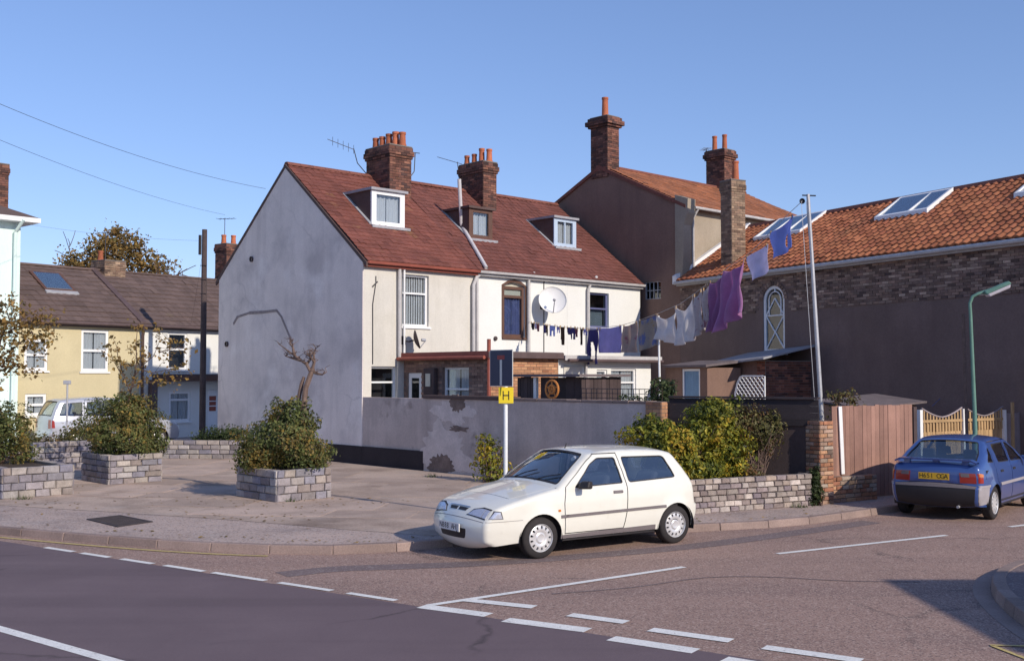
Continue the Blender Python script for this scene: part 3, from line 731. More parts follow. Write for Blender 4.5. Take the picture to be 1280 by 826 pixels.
# windows
P0 = FP()
window(hs1, P0, *W1, 'upvc', bars=(.64,), inside='blind', sill='upvc')
window(hs1, P0, *W1b, 'upvc', bars=(.55,), inside='dark', sill='upvc')
w2 = window(hs2, P0, W2[0], W2[1], W2[2], W2[3]-.13, 'frame_brown', bars=(.80,), inside='curtain_blue', sill='frame_brown', fw=.09, set_=.05)
a2 = MB(); slab(a2, [(W2[0]-.07,W2[2]-.03),(W2[1]+.07,W2[2]-.03),(W2[1]+.07,W2[3]-.1),(W2[0]+(W2[1]-W2[0])*.78,W2[3]+.05),((W2[0]+W2[1])/2,W2[3]+.09),(W2[0]+(W2[1]-W2[0])*.22,W2[3]+.05),(W2[0]-.07,W2[3]-.1)],
    [arch2], lambda u,w_,d: T(u, d-.018, w_), .03); a2.build('surround', 'frame_brown', w2)
MB().box(W2[0]+.02, W2[1]-.02, .11, .14, W2[3]-.42, W2[3]-.02, T).build('roller_blind', 'blind', w2)
window(hs3, P0, *W3, 'frame_navy', bars=(.55,), inside='dark', sill='frame_navy', gm='glass_dark', fw=.06)
c3 = MB().box(W3[0]+.05, W3[1]-.05, .25, .26, W3[2], W3[2]+(W3[3]-W3[2])*.52, T); c3.build('net_curtain', 'curtain', hs3)
# dormers
def dormer(h, pl, pr, pt, pb, fm, cm, inside):
    b = T.slope((pl+pr)/2, pb, ROOF0, RM); y = b.y; zb = ROOF0+RM*y
    l, r_ = T.py(pl, pb, y).x, T.py(pr, pb, y).x; zt = T.py((pl+pr)/2, pt, y).z; yb_ = (zt-ROOF0)/RM
    d = MB(); th = .07
    for xa, xb in ((l-th, l-.002), (r_+.002, r_+th)): d.prism([(xa,y+.02,zb-.1),(xa,yb_+.1,zt-.003),(xa,y+.02,zt-.003)], (xb-xa,0,0), T)
    dm = d.build('dormer', cm, h)
    MB().box(l-th-.07, r_+th+.07, y-.10, yb_+.25, zt, zt+.075, T).build('flat_roof', 'lead' if fm != 'frame_brown' else 'cheek_brown', dm)
    P = lambda u,w_,dd: T(u, y+dd, w_)
    window(dm, P, l, r_, zb+.05, zt-.004, fm, th=.07, set_=0., inside=inside, fw=.11, dark=.35) if False else None
    fr = MB()
    fr.box(l-th, l+.10, y-.02, y+.05, zb, zt-.002, T); fr.box(r_-.10, r_+th, y-.02, y+.05, zb, zt-.002, T)
    fr.box(l+.10, r_-.10, y-.018, y+.05, zb, zb+.12, T); fr.box(l+.10, r_-.10, y-.018, y+.05, zt-.11, zt-.002, T)
    if fm == 'frame_blue': fr.box((l+r_)/2-.025, (l+r_)/2+.025, y-.01, y+.04, zb+.12, zt-.11, T)
    fr.build('frame', fm, dm)
    MB().box(l+.09, r_-.09, y+.012, y+.018, zb+.11, zt-.10, T).build('pane', 'glass', dm)
    MB().box(l+.02, r_-.02, y+.30, y+.31, zb-.05, zt-.02, T).build('room', 'dark_room', dm)
    xm = (l+r_)/2
    for a, b_ in ((l+.08, xm-.02), (xm+.02, r_-.08)):
        MB().grid(lambda i,j: T(a+(b_-a)*i, y+.12+.02*math.sin(i*18), zb+.1+(zt-zb-.18)*j), 24, 1).build('curtain', 'curtain', dm, True, 80)
    MB().box(l-th-.08, r_+th+.10, y-.18, y-.02, zb-.10, zb-.02, T).build('lead_apron', 'lead', dm)
    # stepped lead soaker along the cheek
    s0 = MB().hexa([T(l-th-.10,y-.05,zb-.04+.045), T(l-th-.002,y-.05,zb-.04+.045), T(l-th-.002,yb_,zt+.03), T(l-th-.10,yb_,zt+.03),
                    T(l-th-.10,y-.05,zb-.04+.07), T(l-th-.002,y-.05,zb-.04+.07), T(l-th-.002,yb_,zt+.055), T(l-th-.10,yb_,zt+.055)])
    s0.build('lead_soaker', 'lead', dm)
    return dm
dormer(hs1, 466.5, 503, 240, 283, 'upvc', 'cheek_brown', 'curtain')
dormer(hs2, 588, 613, 262, 299, 'frame_brown', 'cheek_brown', 'curtain')
dormer(hs3, 694, 718, 274, 309, 'frame_blue', 'cheek_brown', 'curtain')
# chimneys
def chim_px(h, near, left, right, base_py, top_py, npots, pot_h, bm, fr=T, z0=ROOF0, m=RM, **k):
    b = fr.slope(near, base_py, z0, m); xr = fr.py(right, base_py-30, b.y).x; yl_ = fr.px(left, base_py-30, b.x).y; zt = fr.py(near, top_py, b.y).z
    n = len(pot_h); ps = []
    for i, (hh, rr) in enumerate(pot_h):
        f = (i+.5)/n; ps.append((b.x+(xr-b.x)*(.28+.46*f), yl_+(b.y-yl_)*f, hh, rr))
    return chimney(h, fr, b.x, xr, b.y, yl_, b.z-.8, zt, ps, bm, **k), b, xr, yl_, zt
ch1, b1, xr1, yl1, zt1 = chim_px(hs1, 487, 458, 514, 247, 181, 5, [(.38,.115),(.40,.115),(.46,.12),(.5,.125),(.46,.12)], 'brick_soot', corbel=.07)
ch2, b2, xr2, yl2, zt2 = chim_px(hs2, 604, 574.5, 620.5, 262, 202, 4, [(.34,.10),(.36,.10),(.52,.11),(.46,.11)], 'brick_soot', corbel=.07)
def aerial(parent, P, ax, up=.9, L_=.9, n=5, r=.012, name='aerial'):
    mb = MB(); P = Vector(P); ax = Vector(ax).normalized(); sd = ax.cross(Z).normalized(); q = P+Z*up
    mb.tube([P, q], r*1.3, 5); mb.tube([q-ax*L_*.4, q+ax*L_*.6], r, 5)
    for i in range(n):
        c = q+ax*L_*(-.4+i/(n-1)); e = .22-.02*i; mb.tube([c-sd*e, c+sd*e], r*.7, 4)
    return mb.build(name, 'metal_dark', parent)
q1 = T(b1.x, yl1, zt1-.75); mb = MB(); mb.tube([q1, q1-T.U*.35+Z*.3, q1-T.U*.5+Z*.75], .016, 5); mb.tube([q1-T.U*.5+Z*.72, q1-T.U*1.3+Z*.98+T.N*.3], .012, 4)
for i in range(5): c_ = q1-T.U*(.5+.16*i)+Z*(.72+.052*i)+T.N*.06*i; mb.tube([c_-Z*.14, c_+Z*.14], .008, 4)
mb.build('aerial', 'metal_dark', ch1)
q1 = T(xr1, b1.y+.1, zt1-.95); mb = MB(); mb.tube([q1, q1+T.U*.2+Z*.25, q1+T.U*.24+Z*.85], .016, 5); mb.tube([q1+T.U*.05+Z*.85, q1+T.U*.42+Z*.87], .014, 4); mb.build('aerial', 'metal_dark', ch1)
q1 = T(b2.x, yl2, zt2-.1); mb = MB(); mb.tube([q1-Z*.5, q1-T.U*.1+Z*.25], .014, 5); mb.tube([q1-T.U*1.0+Z*.3, q1+T.U*.1+Z*.2], .010, 4); mb.build('aerial', 'metal_dark', ch2)
# pipes on the rear wall
def fpipe(h, pts, r=.045, m='gutter_grey', y=-.09, name='downpipe'):
    P = [T(q.x, y, q.z) for q in (T.py(a,b,y) for a,b in pts)]; return MB().tube(P, r, 8).build(name, m, h, True)
fpipe(hs1, [(499.5,328),(499.5,448)], .05); fpipe(hs1, [(505.5,326),(505.5,447)], .028, 'upvc')
fpipe(hs1, [(470,345),(470,353),(466,380),(466,455)], .012, 'metal_dark', -.02, 'cable'); fpipe(hs1, [(472,352),(466,358)], .02, 'metal_dark', -.03, 'cable_clip')
fpipe(hs2, [(606,338),(596,346),(592,356),(592,440)], .055, 'gutter_grey', -.10, 'soil_pipe'); fpipe(hs2, [(596.5,345),(596.5,440)], .04, 'gutter_grey', -.09)
a_, b_ = T.slope(608,335,ROOF0+.1,RM), T.slope(578.5,284,ROOF0+.1,RM)
tp = T.py(574,224,b_.y)
MB().tube([T(*(T.py(606,338,-.1))), T(*a_), T(*b_), T(b_.x-.06,b_.y,b_.z+.12), T(tp.x,b_.y,tp.z)], .06, 10).build('flue_pipe', 'flue', hs2, True)
fpipe(hs2, [(668,341),(661,350),(661,440)], .05)
fpipe(hs3, [(746,346),(738,355),(735.5,362),(735.5,440)], .05); fpipe(hs3, [(680,350),(680,440)], .012, 'metal_dark', -.02, 'cable')
lp = T.py(598,440,-.15); MB().lathe([(.07,0),(.07,.03),(.05,.06),(0,.07)], T(*T.py(619,423,-.01)), -T.N, 10).build('wall_light', 'dish_dark', hs2, True)
# satellite dishes: things fixed to the wall
def dish(label, c, r, face, m, base, arm=True):
    d = thing('satellite_dish', label, 'satellite dish', base, 'satellite dishes on the rear wall'); face = Vector(face).normalized(); c = Vector(c)
    prof = [(0.001,0)]+[(r*i/8, .32*r*(i/8)**2) for i in range(1,9)]+[(r*1.0,.32*r+.012)]+[(r*i/8, .32*r*(i/8)**2-.012) for i in range(8,0,-1)]+[(.001,-.012)]
    MB().lathe(prof, c, face, 28).build('reflector', m, d, True, 60)
    bk = MB(); bk.tube([c-face*.02, c-face*.16, Vector(base)+T.N*.02], .025, 6); bk.box(-.08,.08,-.012,.012,-.12,.12, lambda x,y,z: Vector(base)+T.U*x+T.N*y+Z*z); bk.build('bracket', 'metal_dark', d)
    side_ = face.cross(Z).normalized(); lo = (Z-face*Z.dot(face)).normalized()
    tip = c+face*r*1.15-lo*r*.35
    MB().tube([c-lo*r*.95+face*.3*r, tip], .016, 6).build('feed_arm', 'metal_galv', d)
    MB().lathe([(.02,0),(.045,.02),(.045,.12),(.02,.14)], tip, -face+lo*.4, 10).build('receiver', 'metal_galv', d, True)
    return d
q = T.py(690,377,-.45); dish('large round white satellite dish on the white wall between two windows', T(q.x,-.45,q.z), .44, (.12,-1,.34), 'dish_white', T(q.x,0,q.z-.1))
q = T.py(518,425,-.35); dish('small dark satellite dish under the cream house upper window', T(q.x,-.35,q.z), .27, (.86,.1,.25), 'dish_dark', T(q.x-.12,0,q.z))
# ------------------------------------------------------------------ rear extensions
EX0, EX1, EX2, EY = 1.4, 3.93, 7.85, -3.6
def EPX(d0=0.): return lambda u,w_,d: T(EX0+d, u, w_)      # left flank: u = frame y
e1 = thing('rear_extension', 'flat roofed brown brick kitchen extension behind the no through road sign', 'extension', T(2.6,-1.8,GZ))
D1 = (T.px(510,470,EX0).y, T.px(527,470,EX0).y); dz = T.px(518,466,EX0).z
V1 = T.px(553,462,EX0); V2 = T.px(586,505,EX0); vz1 = T.px(570,459,EX0).z; vz0 = 1.62
hol = [rect(D1[1],D1[0],GZ,dz), rect(V2.y,V1.y,vz0,vz1)]
mb = MB(); slab(mb, rect(EY+.004,-.004,0,3.0), hol, EPX(), .2); mb.build('side_wall', 'brick_bare', e1)
bk = MB(); courses(bk, EPX(), EY, -.01, .1, 2.97, hol); tag(bk.build('brickwork', 'brick_brown', e1), kind='stuff')
mb = MB(); mb.box(EX0+.004, EX1, EY, EY+.2, 0, 3.0, T); mb.build('end_wall', 'mortar', e1)
bk = MB(); courses(bk, lambda u,w_,d: T(u, EY+d, w_), EX0, EX1-.01, .1, 2.97); tag(bk.build('brickwork', 'brick_orange', e1), kind='stuff')
MB().box(EX0-.18, EX1+.02, EY-.18, -.012, 3.03, 3.14, T).build('flat_roof', 'felt', e1)
MB().box(EX0-.2, EX0-.175, EY-.2, -.012, 2.95, 3.145, T).build('fascia', 'fascia_red', e1); MB().box(EX0-.2, EX1+.02, EY-.205, EY-.183, 2.97, 3.12, T).build('fascia', 'gutter_dark', e1)
MB().tube([T(EX0-.26,EY-.1,2.98), T(EX0-.26,-.05,2.98)], .05, 8).build('gutter', 'fascia_red', e1, True)
MB().tube([T(EX0-.1,EY-.1,3.45), T(EX0-.1,EY-.1,1.2)], .05, 8).build('downpipe', 'fascia_red', e1, True)
window(e1, EPX(), V2.y, V1.y, vz0, vz1, 'upvc', bars=(.48,), inside='curtain', sill=None)
dr = MB(); dr.box(EX0+.03, EX0+.10, D1[1], D1[0], GZ, dz, T); d_ = dr.build('door', 'upvc', e1)
MB().box(EX0+.022, EX0+.028, D1[1]+.14, D1[0]-.14, 1.05, dz-.14, T).build('pane', 'glass_dark', d_); MB().box(EX0+.0285, EX0+.0292, D1[1]+.15, D1[0]-.15, 1.06, dz-.15, T).build('pane_back', 'dark_room', d_)
mb = T.px(541,476,EX0); MB().box(EX0-.16, EX0-.015, mb.y-.24, mb.y+.22, mb.z-.4, mb.z+.35, T).build('meter_cabinet', 'wood_dark', e1, bevel=.02); MB().box(EX0-.18, EX0-.165, mb.y-.1, mb.y+.1, mb.z-.15, mb.z+.2, T).build('meter_face', 'blind', e1)
e2 = thing('rear_extension', 'flat roofed white extension with net curtained window beside the washing', 'extension', T(5.9,-1.8,GZ))
Vw = px_rect(T, EY, 764, 795, 461, 502); Dw = px_rect(T, EY, 746, 759, 462, 510)
Fd = px_rect(T, EY, 704, 727, 458, 505)
hol = [rect(Vw[0],Vw[1],1.55,Vw[3]), rect(Dw[0],Dw[1],GZ,Dw[3])]
mb = MB(); slab(mb, rect(EX1+.004,EX2,0,2.95), hol, lambda u,w_,d: T(u, EY+d, w_), .2); mb.box(EX1+.01, EX2-.004, EY+.2, -.004, 2.7, 2.94, T); mb.box(EX2-.2,EX2-.003,EY+.2,-.004,0,2.7,T); mb.build('wall', 'render_white', e2)
MB().box(EX1+.024, EX2+.22, EY-.22, -.012, 2.97, 3.06, T).build('flat_roof', 'felt', e2)
MB().box(EX1+.024, EX2+.225, EY-.25, EY-.225, 2.93, 3.07, T).build('fascia', 'gutter_grey', e2); MB().tube([T(EX1+.1,EY-.30,2.93), T(EX2+.2,EY-.30,2.93)], .045, 8).build('gutter', 'gutter_dark', e2, True)
window(e2, lambda u,w_,d: T(u, EY+d, w_), Vw[0], Vw[1], 1.55, Vw[3], 'upvc', bars=(.66,), inside='curtain', sill='upvc', set_=.05)
window(e2, lambda u,w_,d: T(u, EY+d, w_), Dw[0], Dw[1], GZ+.01, Dw[3], 'upvc', bars=(.42,), inside='curtain', set_=.05)
MB().box(Fd[0], Fd[1], EY-.035, EY-.003, 1.2, Fd[3], T).build('blank_panel', 'render_cream', e2, bevel=.01)
MB().tube([T(Fd[1]+.12,EY-.06,2.9), T(Fd[1]+.12,EY-.06,.4)], .04, 8).build('downpipe', 'gutter_grey', e2, True)
# ------------------------------------------------------------------ garden wall in the gable's plane
Y1, YE = T.px(531,540,0).y, T.px(811,560,0).y
gwl = thing('garden_wall', 'high grey rendered garden wall running on from the gable, patched and stained', 'wall', T(0,(YE)/2,GZ))
MB().box(0., .24, Y1+.002, -.003, 0, 1.93, T).build('wall_panel', 'render_garden', gwl)
MB().box(-.045, .05, Y1+.02, -.006, 0, .60, T).build('plinth', 'tar', gwl)
MB().box(-.035, .25, YE, Y1, 0, 1.93, T).build('wall_panel', 'render_garden', gwl)
yc = T.px(640,500,0).y
MB().box(-.075, .29, yc, Y1, 1.935, 2.02, T).build('coping', 'cheek_brown', gwl, bevel=.01)
ys = Y1-.0; k = 0
yy = yc-.004
while yy > YE:
    L_ = random.uniform(.42,.47); MB().box(-.06+random.uniform(-.006,.006), .27, max(yy-L_+.01,YE), yy, 1.934, 1.985+random.uniform(-.006,.006), T).build('coping_stone', 'kerb', gwl, bevel=.008); yy -= L_
# render fallen away: bare patch and the flaking coat round it
def blob(cx, cz, rx, rz, n, rs, rough=.25):
    sd = rs.uniform(0,99); k = lambda q: 1+.55*noise.noise(Vector((math.cos(q)*1.6,math.sin(q)*1.6,sd)))+.35*noise.noise(Vector((math.cos(q)*5,math.sin(q)*5,sd)))+rs.uniform(-.04,.04)
    return [(cx+rx*math.cos(q)*w_, cz+rz*math.sin(q)*w_) for q,w_ in [(2*math.pi*i/n, k(2*math.pi*i/n)) for i in range(n)]]
rs = random.Random(5)
for (a,b,rx,rz,m_,d) in [(557,562,.85,.62,'render_flake',.040),(566,516,.75,.30,'render_flake',.040),(553,582,.50,.30,'brick_bare',.047),(572,505,.24,.20,'brick_bare',.047),(573,536,.34,.07,'brick_bare',.047)]:
    c = T.px(a,b,-.04); po = [(u, max(.1,w_)) for u,w_ in blob(c.y, c.z, rx, rz, 64, rs)]
    mb = MB(); slab(mb, po, [], lambda u,w_,dd: T(-d+dd, u, w_), .03); mb.build('render_patch', m_, gwl)
pr = thing('brick_pier', 'short brick pier ending the grey garden wall behind the yellow shrub', 'pier', T(.1,YE-.2,GZ))
MB().box(-.1, .32, YE-.42, YE-.005, 0, 1.98, T).build('core', 'mortar', pr)
bk = MB()
courses(bk, lambda u,w_,d: T(-.1+d,u,w_), YE-.42, YE-.005, .1, 1.98); courses(bk, lambda u,w_,d: T(u,YE-.42+d,w_), -.1, .32, .1, 1.98); tag(bk.build('brickwork','brick_orange',pr), kind='stuff')

# ================================================================== TALL BROWN HOUSE behind the terrace
BX = 11.95
ap = T.px(750, 207, BX); ev = T.px(852, 253, BX)
bm_ = (ap.z-ev.z)/(ap.y-ev.y); yN, yF = ev.y, 2*ap.y-ev.y; BL = 9.0
bh = thing('brown_house', 'tall brown rendered house with shaded gable and orange tiled roof', 'house', T(BX+BL/2, ap.y, GZ))
wz = T.px(815,363,BX); WB = (T.px(826,352,BX).y, T.px(806,352,BX).y, T.px(815,374,BX).z, T.px(815,352,BX).z)
mb = MB(); slab(mb, [(yN,0),(yF,0),(yF,ev.z-.05),(ap.y,ap.z-.05),(yN,ev.z-.05)], [rect(*WB)], lambda u,w_,d: T(BX+d,u,w_), .3); mb.build('gable_wall', 'render_brown', bh)
MB().box(BX+.3, BX+BL, yN-.0, yN+.3, 0, ev.z-.05, T).build('side_wall', 'render_tan', bh); MB().box(BX+.3, BX+BL, yF-.3, yF, 0, ev.z-.05, T).build('side_wall', 'render_tan', bh)
wb = window(bh, lambda u,w_,d: T(BX+d,u,w_), *WB, 'metal_galv', inside='dark', bars=(.5,), vbars=(.25,.5,.75), fw=.03, gm='glass_dark', set_=.04)
mb = MB(); mb.prism([(BX-.06,yN-.2,ev.z-.2*bm_), (BX-.06,ap.y,ap.z), (BX-.06,yF+.2,ev.z-.2*bm_), (BX-.06,yF+.2,ev.z-.2*bm_-.12), (BX-.06,ap.y,ap.z-.14), (BX-.06,yN-.2,ev.z-.2*bm_-.12)], (BL+.1,0,0), T)
brf = mb.build('roof', 'ridge_tile', bh)
tm = MB(); tiles(tm, T, BX+.06, BX+BL, yN-.24, ap.y, ev.z-bm_*yN, bm_, .26, .28, .012, .02, 3, 31, .01); tag(tm.build('roof_tiles','tile_orange',brf,True,50), kind='stuff')
MB().box(BX-.04, BX+BL, ap.y-.1, ap.y+.1, ap.z-.03, ap.z+.07, T).build('ridge_cap','ridge_tile',brf, bevel=.03)
MB().tube([T(BX+.35,yN-.28,ev.z-.17), T(BX+BL,yN-.28,ev.z-.17)], .055, 8).build('gutter','gutter_grey',bh,True)
MB().tube([T(BX+.55,yN-.26,ev.z-.2), T(BX+.5,yN-.09,ev.z-.5), T(BX+.5,yN-.09,5.9)], .05, 8).build('downpipe','gutter_grey',bh,True)
# kneeler pilaster on the corner
MB().prism([(BX-.05,yN-.02,5.6),(BX-.05,yN-.10,6.6),(BX-.05,yN-.12,7.6),(BX-.05,yN-.28,8.0),(BX-.05,yN-.30,ev.z+.10),(BX-.05,yN+.25,ev.z+.28),(BX-.05,yN+.25,5.6)], (.42,0,0), T).build('kneeler','render_tan',bh)
nb = T.px(752, 206, BX-.03)
chimney(bh, T, BX-.04, BX-.04+.62, nb.y-.30, nb.y+.52, ap.z-.45, T.px(752,147,BX).z, [(BX+.28, nb.y+.1, .75, .13)], 'brick_soot', corbel=.15)
q = T.py(903,235,ap.y-.35)
chimney(bh, T, q.x, q.x+.70, ap.y-.45, ap.y+.45, ap.z-.5, T.py(903,186,ap.y-.45).z, [(q.x+.25,ap.y+.2,.62,.11),(q.x+.45,ap.y-.15,.66,.11)], 'brick_soot', corbel=.10)
aerial(bh, T(q.x-.05,ap.y+.4,T.py(903,205,ap.y).z), (-.2,.8,0), .6, .5, 4)
# ================================================================== LONG PANTILED BUILDING on the right
R0 = onpl(850, 347, T(BX,0,0), T.N)
B = Frame(R0, -62.)
ER, PM, RW = 5.82, .63, 3.02; BLn = 16.6
BP = lambda u,w_,d: B(u, d, w_)
lb = thing('pantiled_building', 'long dark building with bare brick under a red pantile roof with rooflights', 'building', B(9,2.5,GZ))
aw = B.py(967,360,0); al, ar = B.py(954,420,0).x, B.py(981,420,0).x; az0, az1 = B.py(967,440,0).z, B.py(966,357,0).z
ra = (ar-al)/2; acx = (al+ar)/2; zs = az1-ra*.9
ap_ = [(al,az0),(ar,az0)]+[(acx+ra*math.cos(q), zs+ra*.9*math.sin(q)) for q in [math.pi*i/12 for i in range(13)]]
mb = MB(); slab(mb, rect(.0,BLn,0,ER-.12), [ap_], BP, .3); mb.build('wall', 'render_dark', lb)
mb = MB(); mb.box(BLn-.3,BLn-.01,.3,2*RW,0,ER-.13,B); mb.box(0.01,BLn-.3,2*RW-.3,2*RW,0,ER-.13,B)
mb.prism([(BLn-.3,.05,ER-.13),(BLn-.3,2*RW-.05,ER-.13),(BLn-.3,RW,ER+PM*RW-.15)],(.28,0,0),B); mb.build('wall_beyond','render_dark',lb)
zb_ = 4.43
apo = [(al-.14,az0-.1),(ar+.14,az0-.1)]+[(acx+(ra+.14)*math.cos(q), zs+(ra*.9+.14)*math.sin(q)) for q in [math.pi*i/12 for i in range(13)]]
bk = MB(); courses(bk, BP, .02, BLn, zb_, ER-.15, [apo], proud=.022); tag(bk.build('brickwork','brick_dark',lb), kind='stuff')
ab = MB()
for i in range(15):
    q0, q1_ = math.pi*i/15+.02, math.pi*(i+1)/15-.02
    P_ = lambda q,r_,d: BP(acx+(ra+r_)*math.cos(q), zs+(ra*.9+r_)*math.sin(q), d)
    ab.hexa([P_(q0,0,-.03),P_(q1_,0,-.03),P_(q1_,0,.05),P_(q0,0,.05),P_(q0,.13,-.03),P_(q1_,.13,-.03),P_(q1_,.13,.05),P_(q0,.13,.05)])
ab.build('brick_arch','brick_dark',lb)
# arched window: ring frame and tracery
wf = MB(); inn = [(al+.09,az0+.09),(ar-.09,az0+.09)]+[(acx+(ra-.09)*math.cos(q), zs+(ra*.9-.09)*math.sin(q)) for q in [math.pi*i/12 for i in range(13)]]
slab(wf, [(acx+(x-acx)*.995,az0+.01+(z-az0)*.995) for x,z in ap_], [inn], lambda u,w_,d: BP(u,w_,.03+d), .07)
awn = wf.build('arched_window','upvc',lb)
def bar3(a, b, r=.022): return MB().tube([BP(a[0],a[1],.06), BP(b[0],b[1],.06)], r, 6).build('glazing_bar','upvc',awn)
hz = az0+(az1-az0)*.55
bar3((al+.05,hz),(ar-.05,hz)); bar3((al+.08,az0+.09),(ar-.08,hz)); bar3((ar-.08,az0+.09),(al+.08,hz)); bar3((al+.08,hz),(acx,zs+.05)); bar3((ar-.08,hz),(acx,zs+.05))
mb = MB(); r2 = ra*.55; mb.tube([BP(acx+r2*math.cos(q), zs+r2*.95*math.sin(q), .06) for q in [math.pi*i/12 for i in range(13)]], .02, 6); mb.build('glazing_bar','upvc',awn)
bar3((acx-r2,hz),(acx-r2,zs)); bar3((acx+r2,hz),(acx+r2,zs)); bar3((acx,zs+r2*.9),(acx,az1-.05)); 
mb = MB(); V,F = cdt(inn); mb.add([BP(v.x,v.y,.075) for v in V],F); mb.build('pane','glass_dark',awn)
MB().box(al-.05,ar+.05,.32,.34,az0-.05,az1+.05,B).build('room','mortar_dark',awn)
MB().box(al-.12,ar+.12,-.10,.1,az0-.10,az0-.004,B).build('sill','upvc',awn)
mb = MB(); mb.prism([(-.02,-.16,ER-.16*PM-.02),(-.02,RW,ER+RW*PM-.02),(-.02,2*RW+.16,ER-.16*PM-.02),(-.02,2*RW+.16,ER-.16*PM-.10),(-.02,RW,ER+RW*PM-.12),(-.02,-.16,ER-.16*PM-.10)],(BLn+.1,0,0),B)
lrf = mb.build('roof','cheek_brown',lb)
tm = MB(); tiles(tm, B, .05, BLn+.1, -.20, RW, ER, PM, .245, .26, .050, .03, 6, 41, .005); tag(tm.build('pantiles','tile_pan',lrf,True,60), kind='stuff')
k = 0
while k*.42 < BLn:
    MB().prism([(k*.42,RW-.15,ER+RW*PM-.03),(k*.42,RW-.07,ER+RW*PM+.09),(k*.42,RW+.07,ER+RW*PM+.09),(k*.42,RW+.15,ER+RW*PM-.03)],(.41,0,0),B).build('ridge_tile','ridge_tile',lrf); k += 1
MB().box(.02,BLn,-.17,-.02,ER-.30,ER-.15,B).build('fascia','gutter_grey',lb); MB().tube([B(.02,-.25,ER-.20),B(BLn,-.25,ER-.20)],.06,8).build('gutter','gutter_grey',lb,True)
# white verge board climbing the left end
MB().hexa([B(-.16,-.2,ER-.22),B(.06,-.2,ER-.22),B(.06,RW,ER+PM*RW-.10),B(-.16,RW,ER+PM*RW-.10),B(-.16,-.2,ER+.06),B(.06,-.2,ER+.06),B(.06,RW,ER+PM*RW+.16),B(-.16,RW,ER+PM*RW+.16)]).build('verge_board','upvc',lrf)
def rooflight(x0,x1,y0,y1,vb,lift=.16):
    zf = lambda y,e: ER+PM*y+e
    f = MB(); w_ = .07
    def pc(a,b,c,d,e0,e1): f.hexa([B(a,c,zf(c,e0)),B(b,c,zf(c,e0)),B(b,d,zf(d,e0)),B(a,d,zf(d,e0)),B(a,c,zf(c,e1)),B(b,c,zf(c,e1)),B(b,d,zf(d,e1)),B(a,d,zf(d,e1))])
    pc(x0,x0+w_,y0,y1,-.02,lift); pc(x1-w_,x1,y0,y1,-.02,lift); pc(x0+w_,x1-w_,y0,y0+w_,-.02,lift-.003); pc(x0+w_,x1-w_,y1-w_,y1,-.02,lift-.003)
    for v in vb: x = x0+(x1-x0)*v; pc(x-.025,x+.025,y0+w_,y1-w_,.02,lift-.006)
    rl = f.build('rooflight','upvc',lrf)
    n = len(vb)+1; xs = [x0]+[x0+(x1-x0)*v for v in vb]+[x1]
    for a,b in zip(xs,xs[1:]):
        MB().hexa([B(a+.03,y0+.04,zf(y0,lift-.04)),B(b-.03,y0+.04,zf(y0,lift-.04)),B(b-.03,y1-.04,zf(y1,lift-.04)),B(a+.03,y1-.04,zf(y1,lift-.04)),B(a+.03,y0+.04,zf(y0,lift-.03)),B(b-.03,y0+.04,zf(y0,lift-.03)),B(b-.03,y1-.04,zf(y1,lift-.03)),B(a+.03,y1-.04,zf(y1,lift-.03))]).build('pane','roof_glass',rl)
        MB().add([B(a,y0+.05,zf(y0,.095)),B(b,y0+.05,zf(y0,.095)),B(b,y1-.05,zf(y1,.095)),B(a,y1-.05,zf(y1,.095))],[(0,1,2,3)]).build('inner_blind','metal_galv',rl)
def rl_px(c, vb):
    p = [B.slope(x,y,ER+.12,PM) for x,y in c]
    rooflight((p[0].x+p[3].x)/2,(p[1].x+p[2].x)/2,(p[0].y+p[1].y)/2,min((p[2].y+p[3].y)/2, RW-.1),vb)
rl_px([(948,297),(1003,289),(1027,266),(973,272)], (.33,.66))
rl_px([(1099,271),(1163,263),(1184,238),(1122,248)], (.62,))
rl_px([(1272,242),(1330,234),(1350,210),(1290,222)], (.5,))
q = B.py(918,330,0); ql = B.py(906,300,0).x
zt3 = B.py(918,226,.55).z; ql = B.py(908,300,.8).x-.0+.28
ql += .22; cs = chimney(lb, B, ql-.28, ql+.26, .40, .96, 3.6, zt3, [(ql-.01,.8,.66,.12)], 'brick_tan', 'mortar', corbel=.035, band=5.1)
# ------------------------------------------------------------------ yard: lean-to, outhouse
LX0, LX1 = B.py(885,450,-1.7).x, B.py(957,450,-1.7).x
lt = thing('lean_to', 'low brown lean-to shed with pale sloping roof edge and red brick end', 'shed', B((LX0+LX1)/2,-.9,GZ))
zA, zB2 = B.py(890,455,-1.7).z, B.py(957,446,-1.7).z
mb = MB(); mb.prism([(LX0,-1.7,0),(LX1,-1.7,0),(LX1,-1.7,zB2-.08),(LX0,-1.7,zA-.08)],(0,.15,0),B); mb.box(LX0,LX0+.15,-1.55,-.02,0,2.7,B); mb.build('wall','render_tan',lt) if False else mb.build('wall','render_brown',lt)
MB().box(LX1-.35,LX1+.004,-1.704,-.02,0,zB2-.1,B).build('end_wall','mortar',lt)
bk = MB(); courses(bk, lambda u,w_,d: B(LX1+.004-d,u,w_), -1.70,-.03,.1,zB2-.12); courses(bk, lambda u,w_,d: B(u,-1.704+d,w_), LX1-.35,LX1,.1,zB2-.12); tag(bk.build('brickwork','brick_red',lt),kind='stuff')
MB().hexa([B(LX0-.15,-1.95,zA-.075),B(LX1+.2,-1.95,zB2-.075),B(LX1+.2,-.03,zB2+.30),B(LX0-.15,-.03,zA+.30),B(LX0-.15,-1.95,zA-.02),B(LX1+.2,-1.95,zB2-.02),B(LX1+.2,-.03,zB2+.36),B(LX0-.15,-.03,zA+.36)]).build('roof','lead',lt)
oY = -3.0
OX0, OX1 = B.py(832,470,oY).x, B.py(884,470,oY).x
